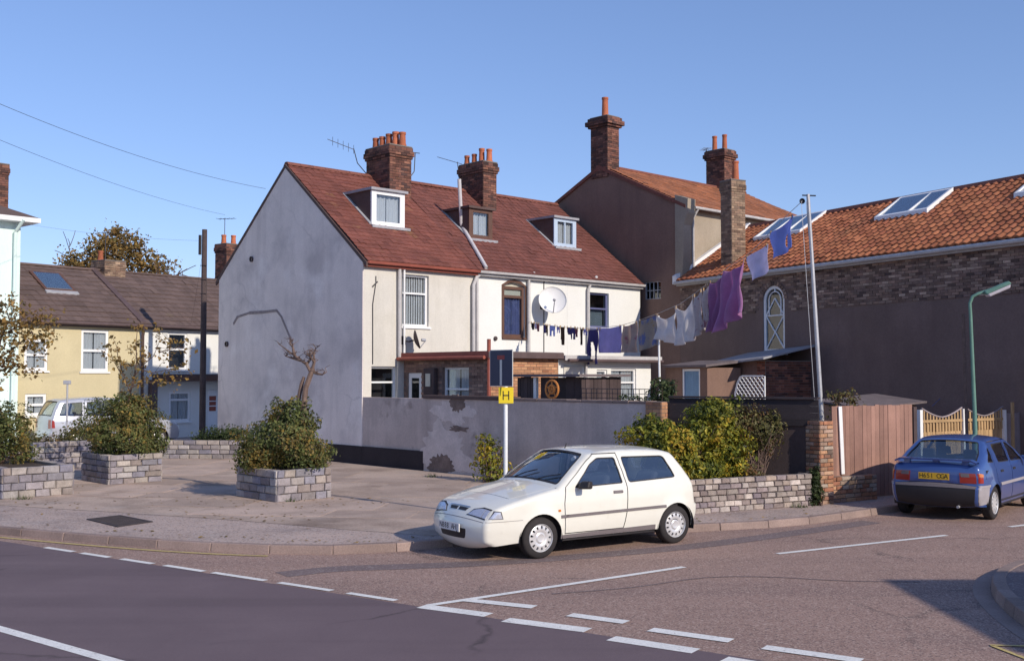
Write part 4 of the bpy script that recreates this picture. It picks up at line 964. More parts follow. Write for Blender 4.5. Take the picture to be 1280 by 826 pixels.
oh = thing('outhouse', 'low dark outhouse with a pale blue door beside the white extension', 'outhouse', B((OX0+OX1)/2,oY+.8,GZ))
dB = (B.py(853,480,oY).x, B.py(875,480,oY).x, B.py(864,461,oY).z)
mb = MB(); slab(mb, rect(OX0,OX1,0,2.75), [rect(dB[0],dB[1],GZ,dB[2])], lambda u,w_,d: B(u,oY+d,w_), .15); mb.box(OX1-.15,OX1,oY+.15,oY+1.2,0,2.74,B); mb.box(OX0,OX0+.15,oY+.15,oY+1.2,0,2.74,B); mb.build('wall','render_brown',oh)
MB().hexa([B(OX0-.1,oY-.12,2.755),B(OX1+.1,oY-.12,2.755),B(OX1+.1,oY+1.3,2.9),B(OX0-.1,oY+1.3,2.9),B(OX0-.1,oY-.12,2.82),B(OX1+.1,oY-.12,2.82),B(OX1+.1,oY+1.3,2.97),B(OX0-.1,oY+1.3,2.97)]).build('roof','felt',oh)
dfr = MB(); dfr.box(dB[0],dB[0]+.06,oY+.01,oY+.1,GZ,dB[2],B); dfr.box(dB[1]-.06,dB[1],oY+.01,oY+.1,GZ,dB[2],B); dfr.box(dB[0]+.06,dB[1]-.06,oY+.012,oY+.1,dB[2]-.06,dB[2],B); dd = dfr.build('door','upvc',oh)
n = 5
for i in range(n):
    a = dB[0]+.06+(dB[1]-dB[0]-.12)*i/n; b = dB[0]+.06+(dB[1]-dB[0]-.12)*(i+1)/n-.008
    MB().box(a,b,oY+.05,oY+.08,GZ,dB[2]-.06,B).build('plank','door_blue',dd)
# white lattice with curved top in the yard
def lattice(o, P, u0, u1, w0, w1, step, r, m, curve=None, diag=True):
    fr = MB(); pts = []
    for k in range(-40, 80):
        for sgn in ((1,-1) if diag else (0,)):
            if diag:
                q = []; 
                for t in range(61):
                    u = u0+(u1-u0)*t/60; w_ = (w0+k*step)+sgn*(u-u0) if sgn == 1 else (w1+ (u1-u0) - k*step)-(u-u0)
                    top_ = curve(u) if curve else w1
                    if w0 <= w_ <= top_: q.append(P(u,w_,0 if sgn == 1 else .012))
                if len(q) > 2: fr.tube([q[0],q[-1]], r, 4)
    return fr
yl_ = -2.9
tx0, tx1 = B.py(919,490,yl_).x, B.py(956,490,yl_).x; tz1 = B.py(935,470,yl_).z
cur = lambda u: tz1-.45*max(0,(tx0+.28-u)/.28)**2
tl = thing('lattice_panel', 'white diagonal lattice trellis panel with curved top in the yard', 'trellis', B((tx0+tx1)/2,yl_,GZ))
MB().add([],[])
lattice(tl, lambda u,w_,d: B(u,yl_+d,w_), tx0, tx1, .9, tz1, .16, .012, 'upvc', cur).build('lattice','upvc',tl)
MB().tube([B(tx0,yl_,GZ-.1)]+[B(tx0+(tx1-tx0)*i/12,yl_,cur(tx0+(tx1-tx0)*i/12)) for i in range(13)]+[B(tx1,yl_,GZ-.1)], .022, 6).build('rim','upvc',tl)
# dark lattice on the garden wall
ya_, yb2 = T.px(727,495,.12).y, T.px(811,495,.12).y; zt_ = T.px(770,486,.12).z
bl = thing('wire_trellis', 'dark square mesh trellis standing on the grey garden wall', 'trellis', T(.12,(ya_+yb2)/2,1.93))
mb = MB(); 
for i in range(int((ya_-yb2)/.15)+1): y = ya_-i*.15; MB().tube([T(.12,y,1.93),T(.12,y,zt_)],.009,4).build('upright_bar','metal_dark',bl)
for zz in (2.03,2.13,2.23,zt_): MB().tube([T(.12,ya_,zz),T(.12,yb2,zz)],.008,4).build('cross_bar','metal_dark',bl)
# garden shed just behind the wall
sx = .55; sa, sb, sm = T.px(646,490,sx).y, T.px(725,490,sx).y, T.px(669,490,sx).y
zs_ = T.px(690,467,sx).z
gs = thing('garden_shed', 'low dark boarded shed with a white post behind the garden wall', 'shed', T(1.2,(sa+sb)/2,GZ))
boards(gs, lambda u,w_,d: T(sx+d,u,w_), sm+.06, sa, GZ-.05, zs_-.08, 'wood_dark', .12, d0=.02)
boards(gs, lambda u,w_,d: T(sx+d,u,w_), sb, sm-.06, GZ-.05, zs_-.08, 'wood_dark', .3, d0=.12)
boards(gs, lambda u,w_,d: T(u,sb-d,w_), sx+.05, sx+1.4, GZ-.05, zs_-.08, 'wood_dark', .14, d0=-.02)
MB().box(sx-.02,sx+.06,sm-.05,sm+.04,GZ-.05,zs_-.08,T).build('post','post_white',gs)
MB().box(sx-.14,sx+1.6,sb-.12,sa+.1,zs_-.07,zs_-.01,T).build('roof','felt',gs)
# orange hose reel on the wall
hc = T.px(690,495,.1); hr = thing('hose_reel', 'small round orange reel propped on top of the garden wall', 'reel', T(.1,hc.y,1.985))
mb = MB(); rr_ = .20; cz_ = 1.985+rr_+.02
mb.tube([T(.1,hc.y+rr_*math.cos(q),cz_+rr_*math.sin(q)) for q in [2*math.pi*i/20 for i in range(21)]],.025,6); mb.tube([T(.1,hc.y+rr_*.45*math.cos(q),cz_+rr_*.45*math.sin(q)) for q in [2*math.pi*i/14 for i in range(15)]],.03,6); mb.build('rim','orange_plastic',hr,True)
for i in range(5):
    q = 2*math.pi*i/5+.3; MB().tube([T(.1,hc.y,cz_),T(.1,hc.y+rr_*math.cos(q),cz_+rr_*math.sin(q))],.018,5).build('spoke','orange_plastic',hr)
# ------------------------------------------------------------------ dark wall, low stone wall, pier, fences
pA = T(.1,YE-.42,0); pB = gnd(1026,629,.11)
dvec = (pB-pA).to_2d(); dl = dvec.length; DW = Frame(pA, math.degrees(math.atan2(dvec.y,dvec.x)))
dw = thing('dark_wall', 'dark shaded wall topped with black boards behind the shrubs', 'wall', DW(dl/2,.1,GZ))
MB().box(.0,dl-.1,.0,.2,0,1.60,DW).build('wall_panel','render_shaded',dw)
for i in range(4):
    MB().box(.05,dl-.02,-.04+.004*i,-.012+.004*i,1.555+.125*i,1.678+.125*i,DW).build('board','wood_black',dw)
MB().box(.05,dl-.02,-.08,.1,2.062,2.10,DW).build('capping','wood_black',dw)
for x in (.3,1.5,2.7,dl-.3): MB().box(x,x+.08,.012,.1,1.0,2.05,DW).build('post','wood_black',dw)
lA, lB = gnd(800,647,.108), gnd(1014,631.5,.108)
lv = (lB-lA).to_2d(); LW = Frame(lA, math.degrees(math.atan2(lv.y,lv.x))); lwl = lv.length
def stone_mesh(name, m, L_=1., D=1., H=1., seed=0):
    rs = random.Random(seed); mb = MB(); j = lambda s: rs.uniform(-s,s)
    p = []
    for z in (0,1):
        for x,y in ((0,0),(1,0),(1,1),(0,1)): p.append((x+j(.03),y+j(.06),z+j(.05)))
    # chipped front edges: the front (y = 0) face is set proud of a chamfer
    f = [0,1,5,4]; cx = sum((Vector(p[i]) for i in f),Vector())/4; q = []
    for i in f: d_ = cx-Vector(p[i]); q.append(Vector(p[i])+Vector((d_.x*rs.uniform(.06,.2),-.10+j(.05),d_.z*rs.uniform(.12,.32))))
    vs_ = [Vector(v) for v in p]+q
    mb.add(vs_,[(3,2,1,0),(4,5,6,7),(1,2,6,5),(2,3,7,6),(3,0,4,7),(8,9,10,11),(0,1,9,8),(1,5,10,9),(5,4,11,10),(4,0,8,11)],.5)
    me = mb.mesh(name,m); return me
SM = [stone_mesh('stone','stone_piece',seed=i) for i in range(6)]; SS = [stone_mesh('stone','stone_small',seed=20+i) for i in range(6)]; PB = [stone_mesh('brick','pier_brick',seed=40+i) for i in range(5)]
def stones(parent, O, U, W_, H0, H1, bl, bh, ms, depth=.09, seed=0, gap=.014, name='stone', proud=.02, jit=.25, skip=0):
    """courses of separate stones on a face from O along U (outward normal = U x up)"""
    rs = random.Random(seed); U = Vector(U).normalized(); N_ = U.cross(Z); ang = math.atan2(U.y,U.x)
    nr = max(1,round((H1-H0)/bh)); h = (H1-H0)/nr
    for r in range(nr):
        u = 0. if r%2 else 0.; first = bl*(.5 if r%2 else 1)
        while u < W_-.02:
            L_ = first if u == 0 else bl*rs.uniform(1-jit,1+jit)
            if W_-(u+L_) < bl*.35: L_ = W_-u
            L_ = min(L_, W_-u)
            if rs.random() >= skip:
                P = O+U*(u+gap/2)+Z*(H0+r*h+gap/2)+N_*(proud*rs.uniform(.4,1.2))
                # mesh y axis points inward: local y = +90deg from U = -N_
                copy_piece(rs.choice(ms), name, parent, P, ang, (L_-gap, depth, h-gap))
            u += L_
lw = thing('low_stone_wall', 'low pale stone wall fronting the shrub bed behind the white hatchback', 'wall', LW(lwl/2,.15,GZ))
MB().box(.01,lwl-.01,.03,.30,0,.66,LW).build('core','mortar',lw)
stones(lw, LW(0,0,0), LW.U, lwl, .10, .70, .20, .10, SS, .12, 3, jit=.3)
stones(lw, LW(lwl,.02,0), LW.N, .28, .10, .70, .16, .10, SS, .06, 4)
MB().box(.02,lwl-.02,.29,1.9,.1,.60,LW).build('bed_soil','soil',lw)
# brick gate pier + stub wall
pO = gnd(1026,630.5,.108); PF = Frame(pO, 32.)
gp = thing('gate_pier', 'weathered orange brick and stone pier standing between dark wall and wooden fence', 'pier', PF(.17,.17,GZ))
pw = .36; ph = PF.py(1035,526,0).z
MB().box(.02,pw-.02,.02,pw-.02,0,ph-.01,PF).build('core','mortar',gp)
for O,U in ((PF(0,0,0),PF.U),(PF(pw,0,0),PF.N),(PF(0,pw,0),-PF.N)): stones(gp, O, U, pw, .10, ph, .20, .078, PB, .06, 7, name='brick', proud=.0)
sO = PF(pw+.02,.05,0); sL = 1.25
sw = thing('stub_wall', 'low weathered brick wall under the reddish wooden fence beside the pier', 'wall', PF(pw+.6,.15,GZ))
sh = PF.py(1075,594,.05).z
MB().box(pw+.03,pw+sL,.07,.26,0,sh-.01,PF).build('core','mortar',sw); stones(sw, PF(pw+.02,.05,0), PF.U, sL, .10, sh, .21, .078, PB, .08, 9, name='brick', proud=.0); stones(sw, PF(pw+.02+sL,.05,0), PF.N, .2, .10, sh, .2, .078, PB, .06, 9, name='brick', proud=.0)
# reddish wooden fence
f0 = PF.py(1040,560,.30).x; f1 = PF.py(1141,560,.30).x
wfz = PF.py(1060,507,.30).z
wf_ = thing('wooden_fence', 'tall reddish brown boarded fence panel behind the blue hatchback', 'fence', PF((f0+f1)/2,.3,GZ))
boards(wf_, lambda u,w_,d: PF(u,.30+d,w_), f0, f1, .12, wfz, 'wood_fence', .125, name='plank')
for zz in (.5,1.5): MB().box(f0,f1,.326,.37,zz,zz+.08,PF).build('rail','wood_fence',wf_)
MB().hexa([PF(f0+.22,.262,sh+.02),PF(f0+.31,.262,sh+.02),PF(f0+.31,.285,sh+.02),PF(f0+.22,.285,sh+.02),PF(f0+.16,.262,wfz-.01),PF(f0+.25,.262,wfz-.01),PF(f0+.25,.285,wfz-.01),PF(f0+.16,.285,wfz-.01)]).build('pale_batten','post_white',wf_)
MB().box(f1+.02,f1+.12,.28,.40,.1,wfz-.05,PF).build('post','wood_dark',wf_)
# corrugated strip beside the pole
cg = top(MB().grid(lambda i,j: PF(.20+.20*i,.42+.02*math.sin(i*24),1.1+(wfz-1.1)*j),36,1), 'corrugated_sheet','metal_galv','narrow corrugated sheet between brick pier and reddish fence','sheet',PF(.05,.42,1.1),smooth=True,ang=80,solid=.004)
# picket topped gates
g0 = PF.py(1150,540,1.0).x; gm_ = PF.py(1204,540,1.0).x; g1_ = PF.py(1255,540,1.0).x; g2_ = PF.py(1330,540,1.0).x
for (a,b,lab) in ((g0,gm_,'yellowish picket topped fence panel with dipped top beside the reddish fence'),(gm_,g1_,'yellowish picket topped fence panel with dipped top behind the green lamp post')):
    pf = thing('picket_panel', lab, 'fence', PF((a+b)/2,1.0,GZ), 'picket topped fence panels')
    n = 13; zt_ = PF.py(1200,512,1.0).z
    MB().box(a-.05,a+.04,.95,1.04,.1,zt_+.02,PF).build('post','post_white' if True else '',pf)
    for i in range(n):
        u = a+.08+(b-a-.12)*(i+.5)/n; f = (i+.5)/n; dip = .20*(1-abs(2*f-1)**1.6)
        MB().box(u-.022,u+.022,.985,1.005,zt_-.45,zt_+.03-dip,PF).build('picket','wood_yellow',pf)
        MB().prism([(u-.022,.985,zt_+.03-dip),(u+.022,.985,zt_+.03-dip),(u,.985,zt_+.06-dip)],(0,.02,0),PF).build('picket_tip','wood_yellow',pf) if i%2 == 0 else None
    boards(pf, lambda u,w_,d: PF(u,1.01+d,w_), a+.05, b-.05, .12, zt_-.28, 'wood_yellow', .1, name='plank')
    MB().tube([PF(a+.05+(b-a-.1)*i/10,.99,zt_+.05-.20*(1-abs(2*(i/10)-1)**1.6)) for i in range(11)],.02,5).build('top_rail','wood_grey',pf); MB().box(a+.05,b-.05,.975,.984,zt_-.26,zt_-.20,PF).build('rail','wood_yellow',pf)
gf = thing('grey_fence', 'weathered grey boarded fence beside the yellowish picket panels', 'fence', PF((g1_+g2_)/2,1.0,GZ))
boards(gf, lambda u,w_,d: PF(u,1.0+d,w_), g1_+.06, g2_, .12, PF.py(1265,516,1.0).z, 'wood_grey', .13); MB().box(g1_-.06,g1_+.03,.95,1.05,.1,PF.py(1255,512,1.).z,PF).build('post','post_white',gf); MB().box(g1_+.25,g1_+.33,.95,.99,.1,1.9,PF).build('post','wood_yellow',gf)
# little shed roofs behind the reddish fence
zr = PF.py(1130,501,2.4).z-.05
ra_, rb_ = PF.py(1078,500,2.4).x, PF.py(1152,500,2.4).x
bs = thing('back_shed', 'small dark shed with low sloping felt roof behind the reddish fence', 'shed', PF((ra_+rb_)/2,3,GZ))
MB().hexa([PF(ra_,2.4,0),PF(rb_-.2,2.4,0),PF(rb_-.2,3.6,0),PF(ra_,3.6,0),PF(ra_,2.4,zr-.16),PF(rb_-.2,2.4,zr-.04),PF(rb_-.2,3.6,zr+.1),PF(ra_,3.6,zr-.02)]).build('wall','wood_dark' if False else 'brick_tan',bs)
MB().hexa([PF(ra_-.1,2.25,zr-.13),PF(rb_,2.25,zr),PF(rb_,3.75,zr+.16),PF(ra_-.1,3.75,zr+.03),PF(ra_-.1,2.25,zr-.09),PF(rb_,2.25,zr+.04),PF(rb_,3.75,zr+.20),PF(ra_-.1,3.75,zr+.07)]).build('roof','felt',bs)
mb = MB(); a_ = PF.py(1200,500,3.0); b_ = PF.py(1194,480,3.0); mb.tube([PF(a_.x,3.0,.1),PF(a_.x,3.0,a_.z),PF(b_.x,3.0,b_.z)],.02,5); c_ = PF.py(1165,500,3.4); mb.tube([PF(b_.x,3.0,b_.z),PF(c_.x,3.4,c_.z-.15)],.012,4)
top(mb,'rotary_drier_pole','frame_navy','thin bent blue pole and stay behind the picket panels','pole',PF(a_.x,3.0,.1))
# ------------------------------------------------------------------ lamp post (green) with steel tail pole
lpz = 22.6; lx = (1217-640)/FPX*lpz; LO = Vector((lx,lpz,GZ))
lpo = thing('street_lamp', 'green street lamp with bent arm and flat lantern behind the blue hatchback', 'street lamp', LO)
ltop = onpl(1212,372,LO,(1,0)).z; hd = onpl(1257,356,LO,(1,0))
MB().tube([LO,LO+Z*1.0,LO+Z*1.05,LO+Z*1.6],[.065,.065,.05,.045],10).build('base','lamp_green',lpo,True)
MB().tube([LO+Z*1.6,LO+Vector((-.05,0,ltop-.35-GZ)),LO+Vector((-.06,0,ltop-.12-GZ)),LO+Vector((-.01,-.02,ltop+.02-GZ)),LO+Vector((.10,-.05,ltop+.08-GZ)),LO+Vector((.45,-.12,ltop+.20-GZ))],[.042,.034,.034,.034,.033,.03],10).build('post','lamp_green',lpo,True)
hx0 = LO+Vector((.22,-.08,ltop+.05-GZ)); hx1 = Vector((hd.x,lpz-.2,hd.z))
dv = (hx1-hx0); sdv = Vector((0,1,0)); upv = dv.cross(sdv).normalized()*-1
upv = upv if upv.z > 0 else -upv
def lanp(a,b,c): return hx0+dv*a+sdv*b+upv*c
MB().hexa([lanp(0,-.10,.0),lanp(1,-.10,.0),lanp(1,.10,.0),lanp(0,.10,.0),lanp(0,-.05,.085),lanp(.97,-.07,.075),lanp(.97,.07,.075),lanp(0,.05,.085)]).build('lantern_hood','lamp_green',lpo,bevel=.02)
MB().hexa([lanp(.08,-.08,-.07),lanp(.9,-.08,-.07),lanp(.9,.08,-.07),lanp(.08,.08,-.07),lanp(.04,-.095,-.003),lanp(.96,-.095,-.003),lanp(.96,.095,-.003),lanp(.04,.095,-.003)]).build('lantern_bowl','lamp_lens',lpo,bevel=.02)
q = LO+Vector((-.10,.12,0)); top(MB().tube([q,Vector((q.x-.05,q.y,onpl(1209,392,q,(1,0)).z))],.035,8),'steel_pole','bark_pale','thin pinkish brown pole beside the green street lamp','pole',q,smooth=True)
# ================================================================== LEFT COTTAGES
K0 = gnd(173,549,.11); K = Frame(K0, 52.)
KE, KM, KD = 4.62, .64, 6.6; KR = KE+KM*KD/2
def cottage(name, label, x0, x1, wm, holes, seed):
    h = thing(name, label, 'house', K((x0+x1)/2,KD/2,GZ))
    mb = MB(); slab(mb, rect(x0+.002,x1-.002,0,KE-.1), holes, lambda u,w_,d: K(u,d,w_), .25); mb.box(x0+.01,x1-.01,KD-.25,KD,0,KE-.1,K); mb.build('wall',wm,h)
    mb = MB(); mb.prism([(x0,-.2,KE-.2*KM-.02),(x0,KD/2,KR-.02),(x0,KD+.2,KE-.2*KM-.02),(x0,KD+.2,KE-.2*KM-.12),(x0,KD/2,KR-.14),(x0,-.2,KE-.2*KM-.12)],(x1-x0-.004,0,0),K)
    rf = mb.build('roof','cheek_brown',h); tm = MB(); tiles(tm,K,x0,x1-.004,-.25,KD/2,KE,KM,.30,.345,.018,.035,4,seed); tag(tm.build('roof_tiles','tile_brown',rf,True,50),kind='stuff')
    MB().box(x0,x1-.004,KD/2-.12,KD/2+.12,KR-.03,KR+.06,K).build('ridge_cap','tile_brown',rf,bevel=.03)
    MB().tube([K(x0,-.3,KE-.22),K(x1,-.3,KE-.22)],.06,8).build('gutter','gutter_dark',h,True); MB().box(x0,x1-.004,-.2,-.005,KE-.33,KE-.16,K).build('fascia','gutter_dark',h)
    return h, rf
KP = lambda u,w_,d: K(u,d,w_)
ky = [px_rect(K,0,101,136,413,464), px_rect(K,0,30,60,424,463), px_rect(K,0,31,58,492,520), px_rect(K,0,103,130,498,530)]
kw = [px_rect(K,0,209,234,416,462), px_rect(K,0,211,238,489,527)]; kd = px_rect(K,0,259,274,487,550)
kx0 = K.py(-95,500,0).x
cy, cyr = cottage('cottage','yellow cottage with white framed windows and a rooflight in its brown roof',kx0,0,'paint_yellow_wall',[rect(*r) for r in ky],51)
cw, cwr = cottage('cottage','white cottage between the yellow cottage and the grey gable',0.004,8.5,'render_white',[rect(*kw[0]),rect(*kw[1]),rect(kd[0],kd[1],GZ,kd[3])],52)
for r in ky: window(cy,KP,*r,'upvc',bars=(.5,),inside='curtain',sill='upvc',fw=.10,set_=.03)
window(cw,KP,*kw[0],'upvc',bars=(.55,),inside='dark',sill='upvc',fw=.09,set_=.03); window(cw,KP,*kw[1],'upvc',bars=(.72,),inside='curtain',sill='upvc',fw=.09,set_=.03)
dm = MB().box(kd[0],kd[1],.06,.12,GZ,kd[3],K).build('door','upvc',cw); MB().box((kd[0]+kd[1])/2-.16,(kd[0]+kd[1])/2+.16,.045,.056,1.1,kd[3]-.25,K).build('pane','fascia_red',dm)
for f in (.33,.66): MB().box((kd[0]+kd[1])/2-.17,(kd[0]+kd[1])/2+.17,.035,.044,1.1+(kd[3]-1.35)*f-.02,1.1+(kd[3]-1.35)*f+.02,K).build('glazing_bar','upvc',dm)
# dark canopy band of the white cottage
cz = K.py(230,468,-.3).z; ca_ = K.py(196,470,-.3).x
MB().box(ca_,8.4,-.45,-.004,cz-.22,cz+.02,K).build('porch_canopy','gutter_dark',cw); MB().box(ca_,8.4,-.50,-.455,cz-.26,cz-.05,K).build('canopy_fascia','frame_brown',cw)
pxx = K.py(193.5,500,-.4).x; MB().box(pxx-.12,pxx+.12,-.40,-.14,GZ,cz-.2,K).build('porch_post','gutter_dark',cw)
MB().tube([K(-.02,-.3,KE-.25),K(.05,-.12,KE-.6),K(.05,-.12,.4)],.06,8).build('downpipe','cheek_brown',cy,True)
# roof parting strip, rooflight, chimneys
MB().hexa([K(-.13,-.25,KE-.25*KM+.03),K(.10,-.25,KE-.25*KM+.03),K(.10,KD/2,KR+.03),K(-.13,KD/2,KR+.03),K(-.13,-.25,KE-.25*KM+.10),K(.10,-.25,KE-.25*KM+.10),K(.10,KD/2,KR+.10),K(-.13,KD/2,KR+.10)]).build('party_ridge','gutter_dark',cyr)
p4 = [K.slope(x,y,KE,KM) for x,y in ((57,364),(87,364),(75,345),(44,344))]
vx0,vx1,vy0,vy1 = (p4[0].x+p4[3].x)/2,(p4[1].x+p4[2].x)/2,(p4[0].y+p4[1].y)/2,(p4[2].y+p4[3].y)/2
zk = lambda y,e: KE+KM*y+e
def kslab(a,b,c,d,e0,e1): return MB().hexa([K(a,c,zk(c,e0)),K(b,c,zk(c,e0)),K(b,d,zk(d,e0)),K(a,d,zk(d,e0)),K(a,c,zk(c,e1)),K(b,c,zk(c,e1)),K(b,d,zk(d,e1)),K(a,d,zk(d,e1))])
rl = kslab(vx0-.12,vx1+.12,vy0-.10,vy1+.08,-.02,.10).build('rooflight','frame_brown',cyr); kslab(vx0,vx1,vy0,vy1,.105,.115).build('pane','roof_glass',rl); kslab(vx0,vx1,vy0,vy1,.101,.104).build('inner_blind','curtain',rl); kslab(vx0-.14,vx1+.14,vy0-.24,vy0-.11,.03,.10).build('lead_apron','lead',rl)
cb = K.slope(131,357,KE,KM)
cq = K.py(131,357,KD/2-.45)
c1 = chimney(cy,K,cq.x,cq.x+.9,KD/2-.45,KD/2+.5,KR-.7,K.py(135,326,KD/2-.45).z,[(cq.x+.25,KD/2+.3,.42,.12)],'brick_tan','mortar',corbel=.03)
MB().box(cq.x-.03,cq.x+.94,KD/2-.50,KD/2-.455,KR-.62,KR-.30,K).build('lead_apron','lead',c1)
aerial(c1,K(cq.x+.4,KD/2+.2,K.py(135,326,KD/2).z),(.6,.4,0),1.15,.4,4)
c2x = K.py(284,330,KD/2).x
c2 = chimney(cw,K,c2x-.35,c2x+.45,KD/2-.4,KD/2+.4,KR-.5,K.py(284,305,KD/2-.4).z,[(c2x-.12,KD/2+.1,.42,.12),(c2x+.25,KD/2-.1,.42,.12)],'brick_soot',corbel=.05)
aerial(c2,K(c2x,KD/2+.2,K.py(284,305,KD/2).z),(.9,-.2,0),1.15,.8,5)
# mint house at the edge of the frame
mz = 37.; MO = Vector(((23-640)/FPX*mz,mz,0)); MF = Frame(MO,48.)
mt = thing('mint_house','pale mint green house with overhanging eave and drainpipe beside the yellow cottage','house',MF(-3,3,GZ))
me_ = MF.py(20,276,0).z
MB().box(-7,0,0,.25,0,me_,MF).build('wall','paint_mint',mt); MB().box(-.25,-.003,.25,6,0,me_-.003,MF).build('side_wall','paint_mint',mt); MB().box(-6.99,-6.75,.25,6,0,me_-.003,MF).build('side_wall','paint_mint',mt)
MB().prism([(-7.4,-.45,me_+.12),(.45,-.45,me_+.12),(.45,6.4,me_+.12),(-7.4,6.4,me_+.12)],(0,0,.001),MF)
mb = MB(); mb.add([MF(-7.4,-.45,me_+.10),MF(.45,-.45,me_+.10),MF(.45,6.4,me_+.10),MF(-7.4,6.4,me_+.10),MF(-3.9,2.9,me_+1.7),MF(-3.1,3.0,me_+1.7)],[(0,1,5,4),(1,2,5),(2,3,4,5),(3,0,4),(3,2,1,0)]); mb.build('roof','tile_brown',mt)
MB().box(-7.42,.47,-.47,6.42,me_-.06,me_+.095,MF).build('eave_board','upvc',mt)
MB().tube([MF(-.12,-.5,me_),MF(-.22,-.1,me_-.4),MF(-.22,-.1,2.2),MF(-.22,-.1,.2)],.06,8).build('drainpipe','paint_mint',mt,True)
MB().box(-.7,-.05,-.06,.0,MF.py(15,395,0).z,MF.py(15,372,0).z,MF).build('wall_box','upvc',mt) if False else None
qx = MF.py(-6,250,2.2); chimney(mt,MF,qx.x-.4,qx.x+.28,1.8,2.6,me_+.5,MF.py(0,208,2.2).z,[(qx.x,2.2,.4,.12)],'brick_soot',corbel=.04)
# ------------------------------------------------------------------ telegraph pole and wires
tz = 39.; tx = (254-640)/FPX*tz; TO = Vector((tx,tz,GZ)); th_ = onpl(254,287,TO,(1,0)).z
tpo = thing('telegraph_pole','tall dark wooden telegraph pole in front of the white cottage','pole',TO)
MB().tube([TO,TO+Z*(th_*.5),Vector((tx,tz,th_))],[.115,.105,.09],10).build('pole','pole_wood',tpo,True)
MB().tube([Vector((tx-.16,tz,th_-.9)),Vector((tx-.16,tz,th_-.2))],.06,6).build('terminal_box','metal_dark',tpo)
for k in range(3): MB().tube([Vector((tx-.12,tz-.1,th_-1.3-.5*k)),Vector((tx+.12,tz-.1,th_-1.3-.5*k))],.012,5).build('step_iron','metal_dark',tpo)
def wire(label, a, b, sag=.5, r=.006):
    a, b = Vector(a), Vector(b); top(MB().tube([a+(b-a)*(i/20)-Z*sag*4*(i/20)*(1-i/20) for i in range(21)],r,4),'overhead_wire','metal_dark',label,'wire',(a+b)/2-Z*sag)
def at(px_,py_,d): r = ray(px_,py_); return Vector((0,0,CAMH))+r*(d/r.y)
g_ = T.px(332,236,0); gv = T(0,g_.y,g_.z)
wire('thin overhead wire running to the slope of the grey gable', at(-40,113,24), gv, .25)
wire('thin overhead wire running to the aerial on the white cottage chimney', at(-60,150,27), K(c2x,KD/2+.2,K.py(284,268,KD/2).z), .25)
wire('thin overhead wire running from mint house to the telegraph pole top', MF(-.2,-.3,me_-.1), Vector((tx-.1,tz,th_-.4)), .12, .004)
wire('thin service wire from the telegraph pole down to the cottage roof', Vector((tx,tz,th_-.3)), K(2.2,-.1,KE-.1), .15, .004)
# post with small head near the silver car
so_ = Vector(((85-640)/FPX*31,31,GZ)); sp_ = thing('slim_post','slim grey post with small cross head beside the silver people carrier','post',so_)
hh = onpl(85,478,so_,(1,0)).z; MB().tube([so_,Vector((so_.x,so_.y,hh))],.028,8).build('shaft','metal_galv',sp_,True); MB().box(so_.x-.11,so_.x+.09,so_.y-.04,so_.y+.04,hh-.05,hh+.06).build('head','metal_galv',sp_,bevel=.01)
# ------------------------------------------------------------------ sign post (no through road + hydrant plate)
SO = gnd(632,648,.108); SO = Vector((SO.x,SO.y,GZ))
pp = lambda px_,py_: onpl(px_,py_,SO,(1,0))
sg = thing('sign_post','white post carrying a dark no through road sign and yellow hydrant plate','sign',SO)
zt = pp(633,440).z
MB().tube([SO,Vector((SO.x,SO.y,zt))],.036,12).build('post','post_white',sg,True)
ax_ = R(-49); SU = Vector((math.cos(ax_),math.sin(ax_),0)); SN = Vector((SU.y,-SU.x,0))   # outward normal, turned from the sun
c = pp(627,460); hw = (641-613)/2/FPX*SO.y/math.cos(ax_)*1.02; hh_ = (483.5-438)/2/FPX*SO.y
P3 = lambda u,w_,d: Vector((c.x,SO.y-.05,c.z))+SU*u+Z*w_+SN*d
def plate(P, u0,u1,w0,w1,d0,d1): return MB().hexa([P(u0,w0,d1),P(u1,w0,d1),P(u1,w0,d0),P(u0,w0,d0),P(u0,w1,d1),P(u1,w1,d1),P(u1,w1,d0),P(u0,w1,d0)])
sgn = plate(P3,-hw,hw,-hh_,hh_,0,.012).build('no_through_road_plate','sign_white',sg); plate(P3,-hw+.012,hw-.012,-hh_+.012,hh_-.012,.0125,.0145).build('blue_field','sign_blue',sgn)
plate(P3,-.028,.028,-hh_+.02,.14,.015,.0165).build('white_stem','sign_white',sgn); plate(P3,-.095,.095,.145,.215,.015,.0165).build('red_bar','sign_red',sgn)
c2_ = pp(632.5,494); P4 = lambda u,w_,d: Vector((c2_.x,SO.y-.045,c2_.z))+Vector((u,-d,w_))
hw2, hh2 = 9.2/FPX*SO.y, 10/FPX*SO.y
hp = plate(P4,-hw2,hw2,-hh2,hh2,0,.012).build('hydrant_plate','sign_yellow',sg,bevel=.006)
text_mesh('H', hh2*2.05, Vector((c2_.x,SO.y-.0595,c2_.z)), Matrix.Rotation(R(90),4,'X'), 'black', 'lettering', hp) if False else None
for (a,b,c_,d) in ((-.055,-.038,-.075,.075),(.038,.055,-.075,.075),(-.038,.038,-.010,.010)): plate(P4,a,b,c_,d,.0125,.0145).build('letter_stroke','black',hp)
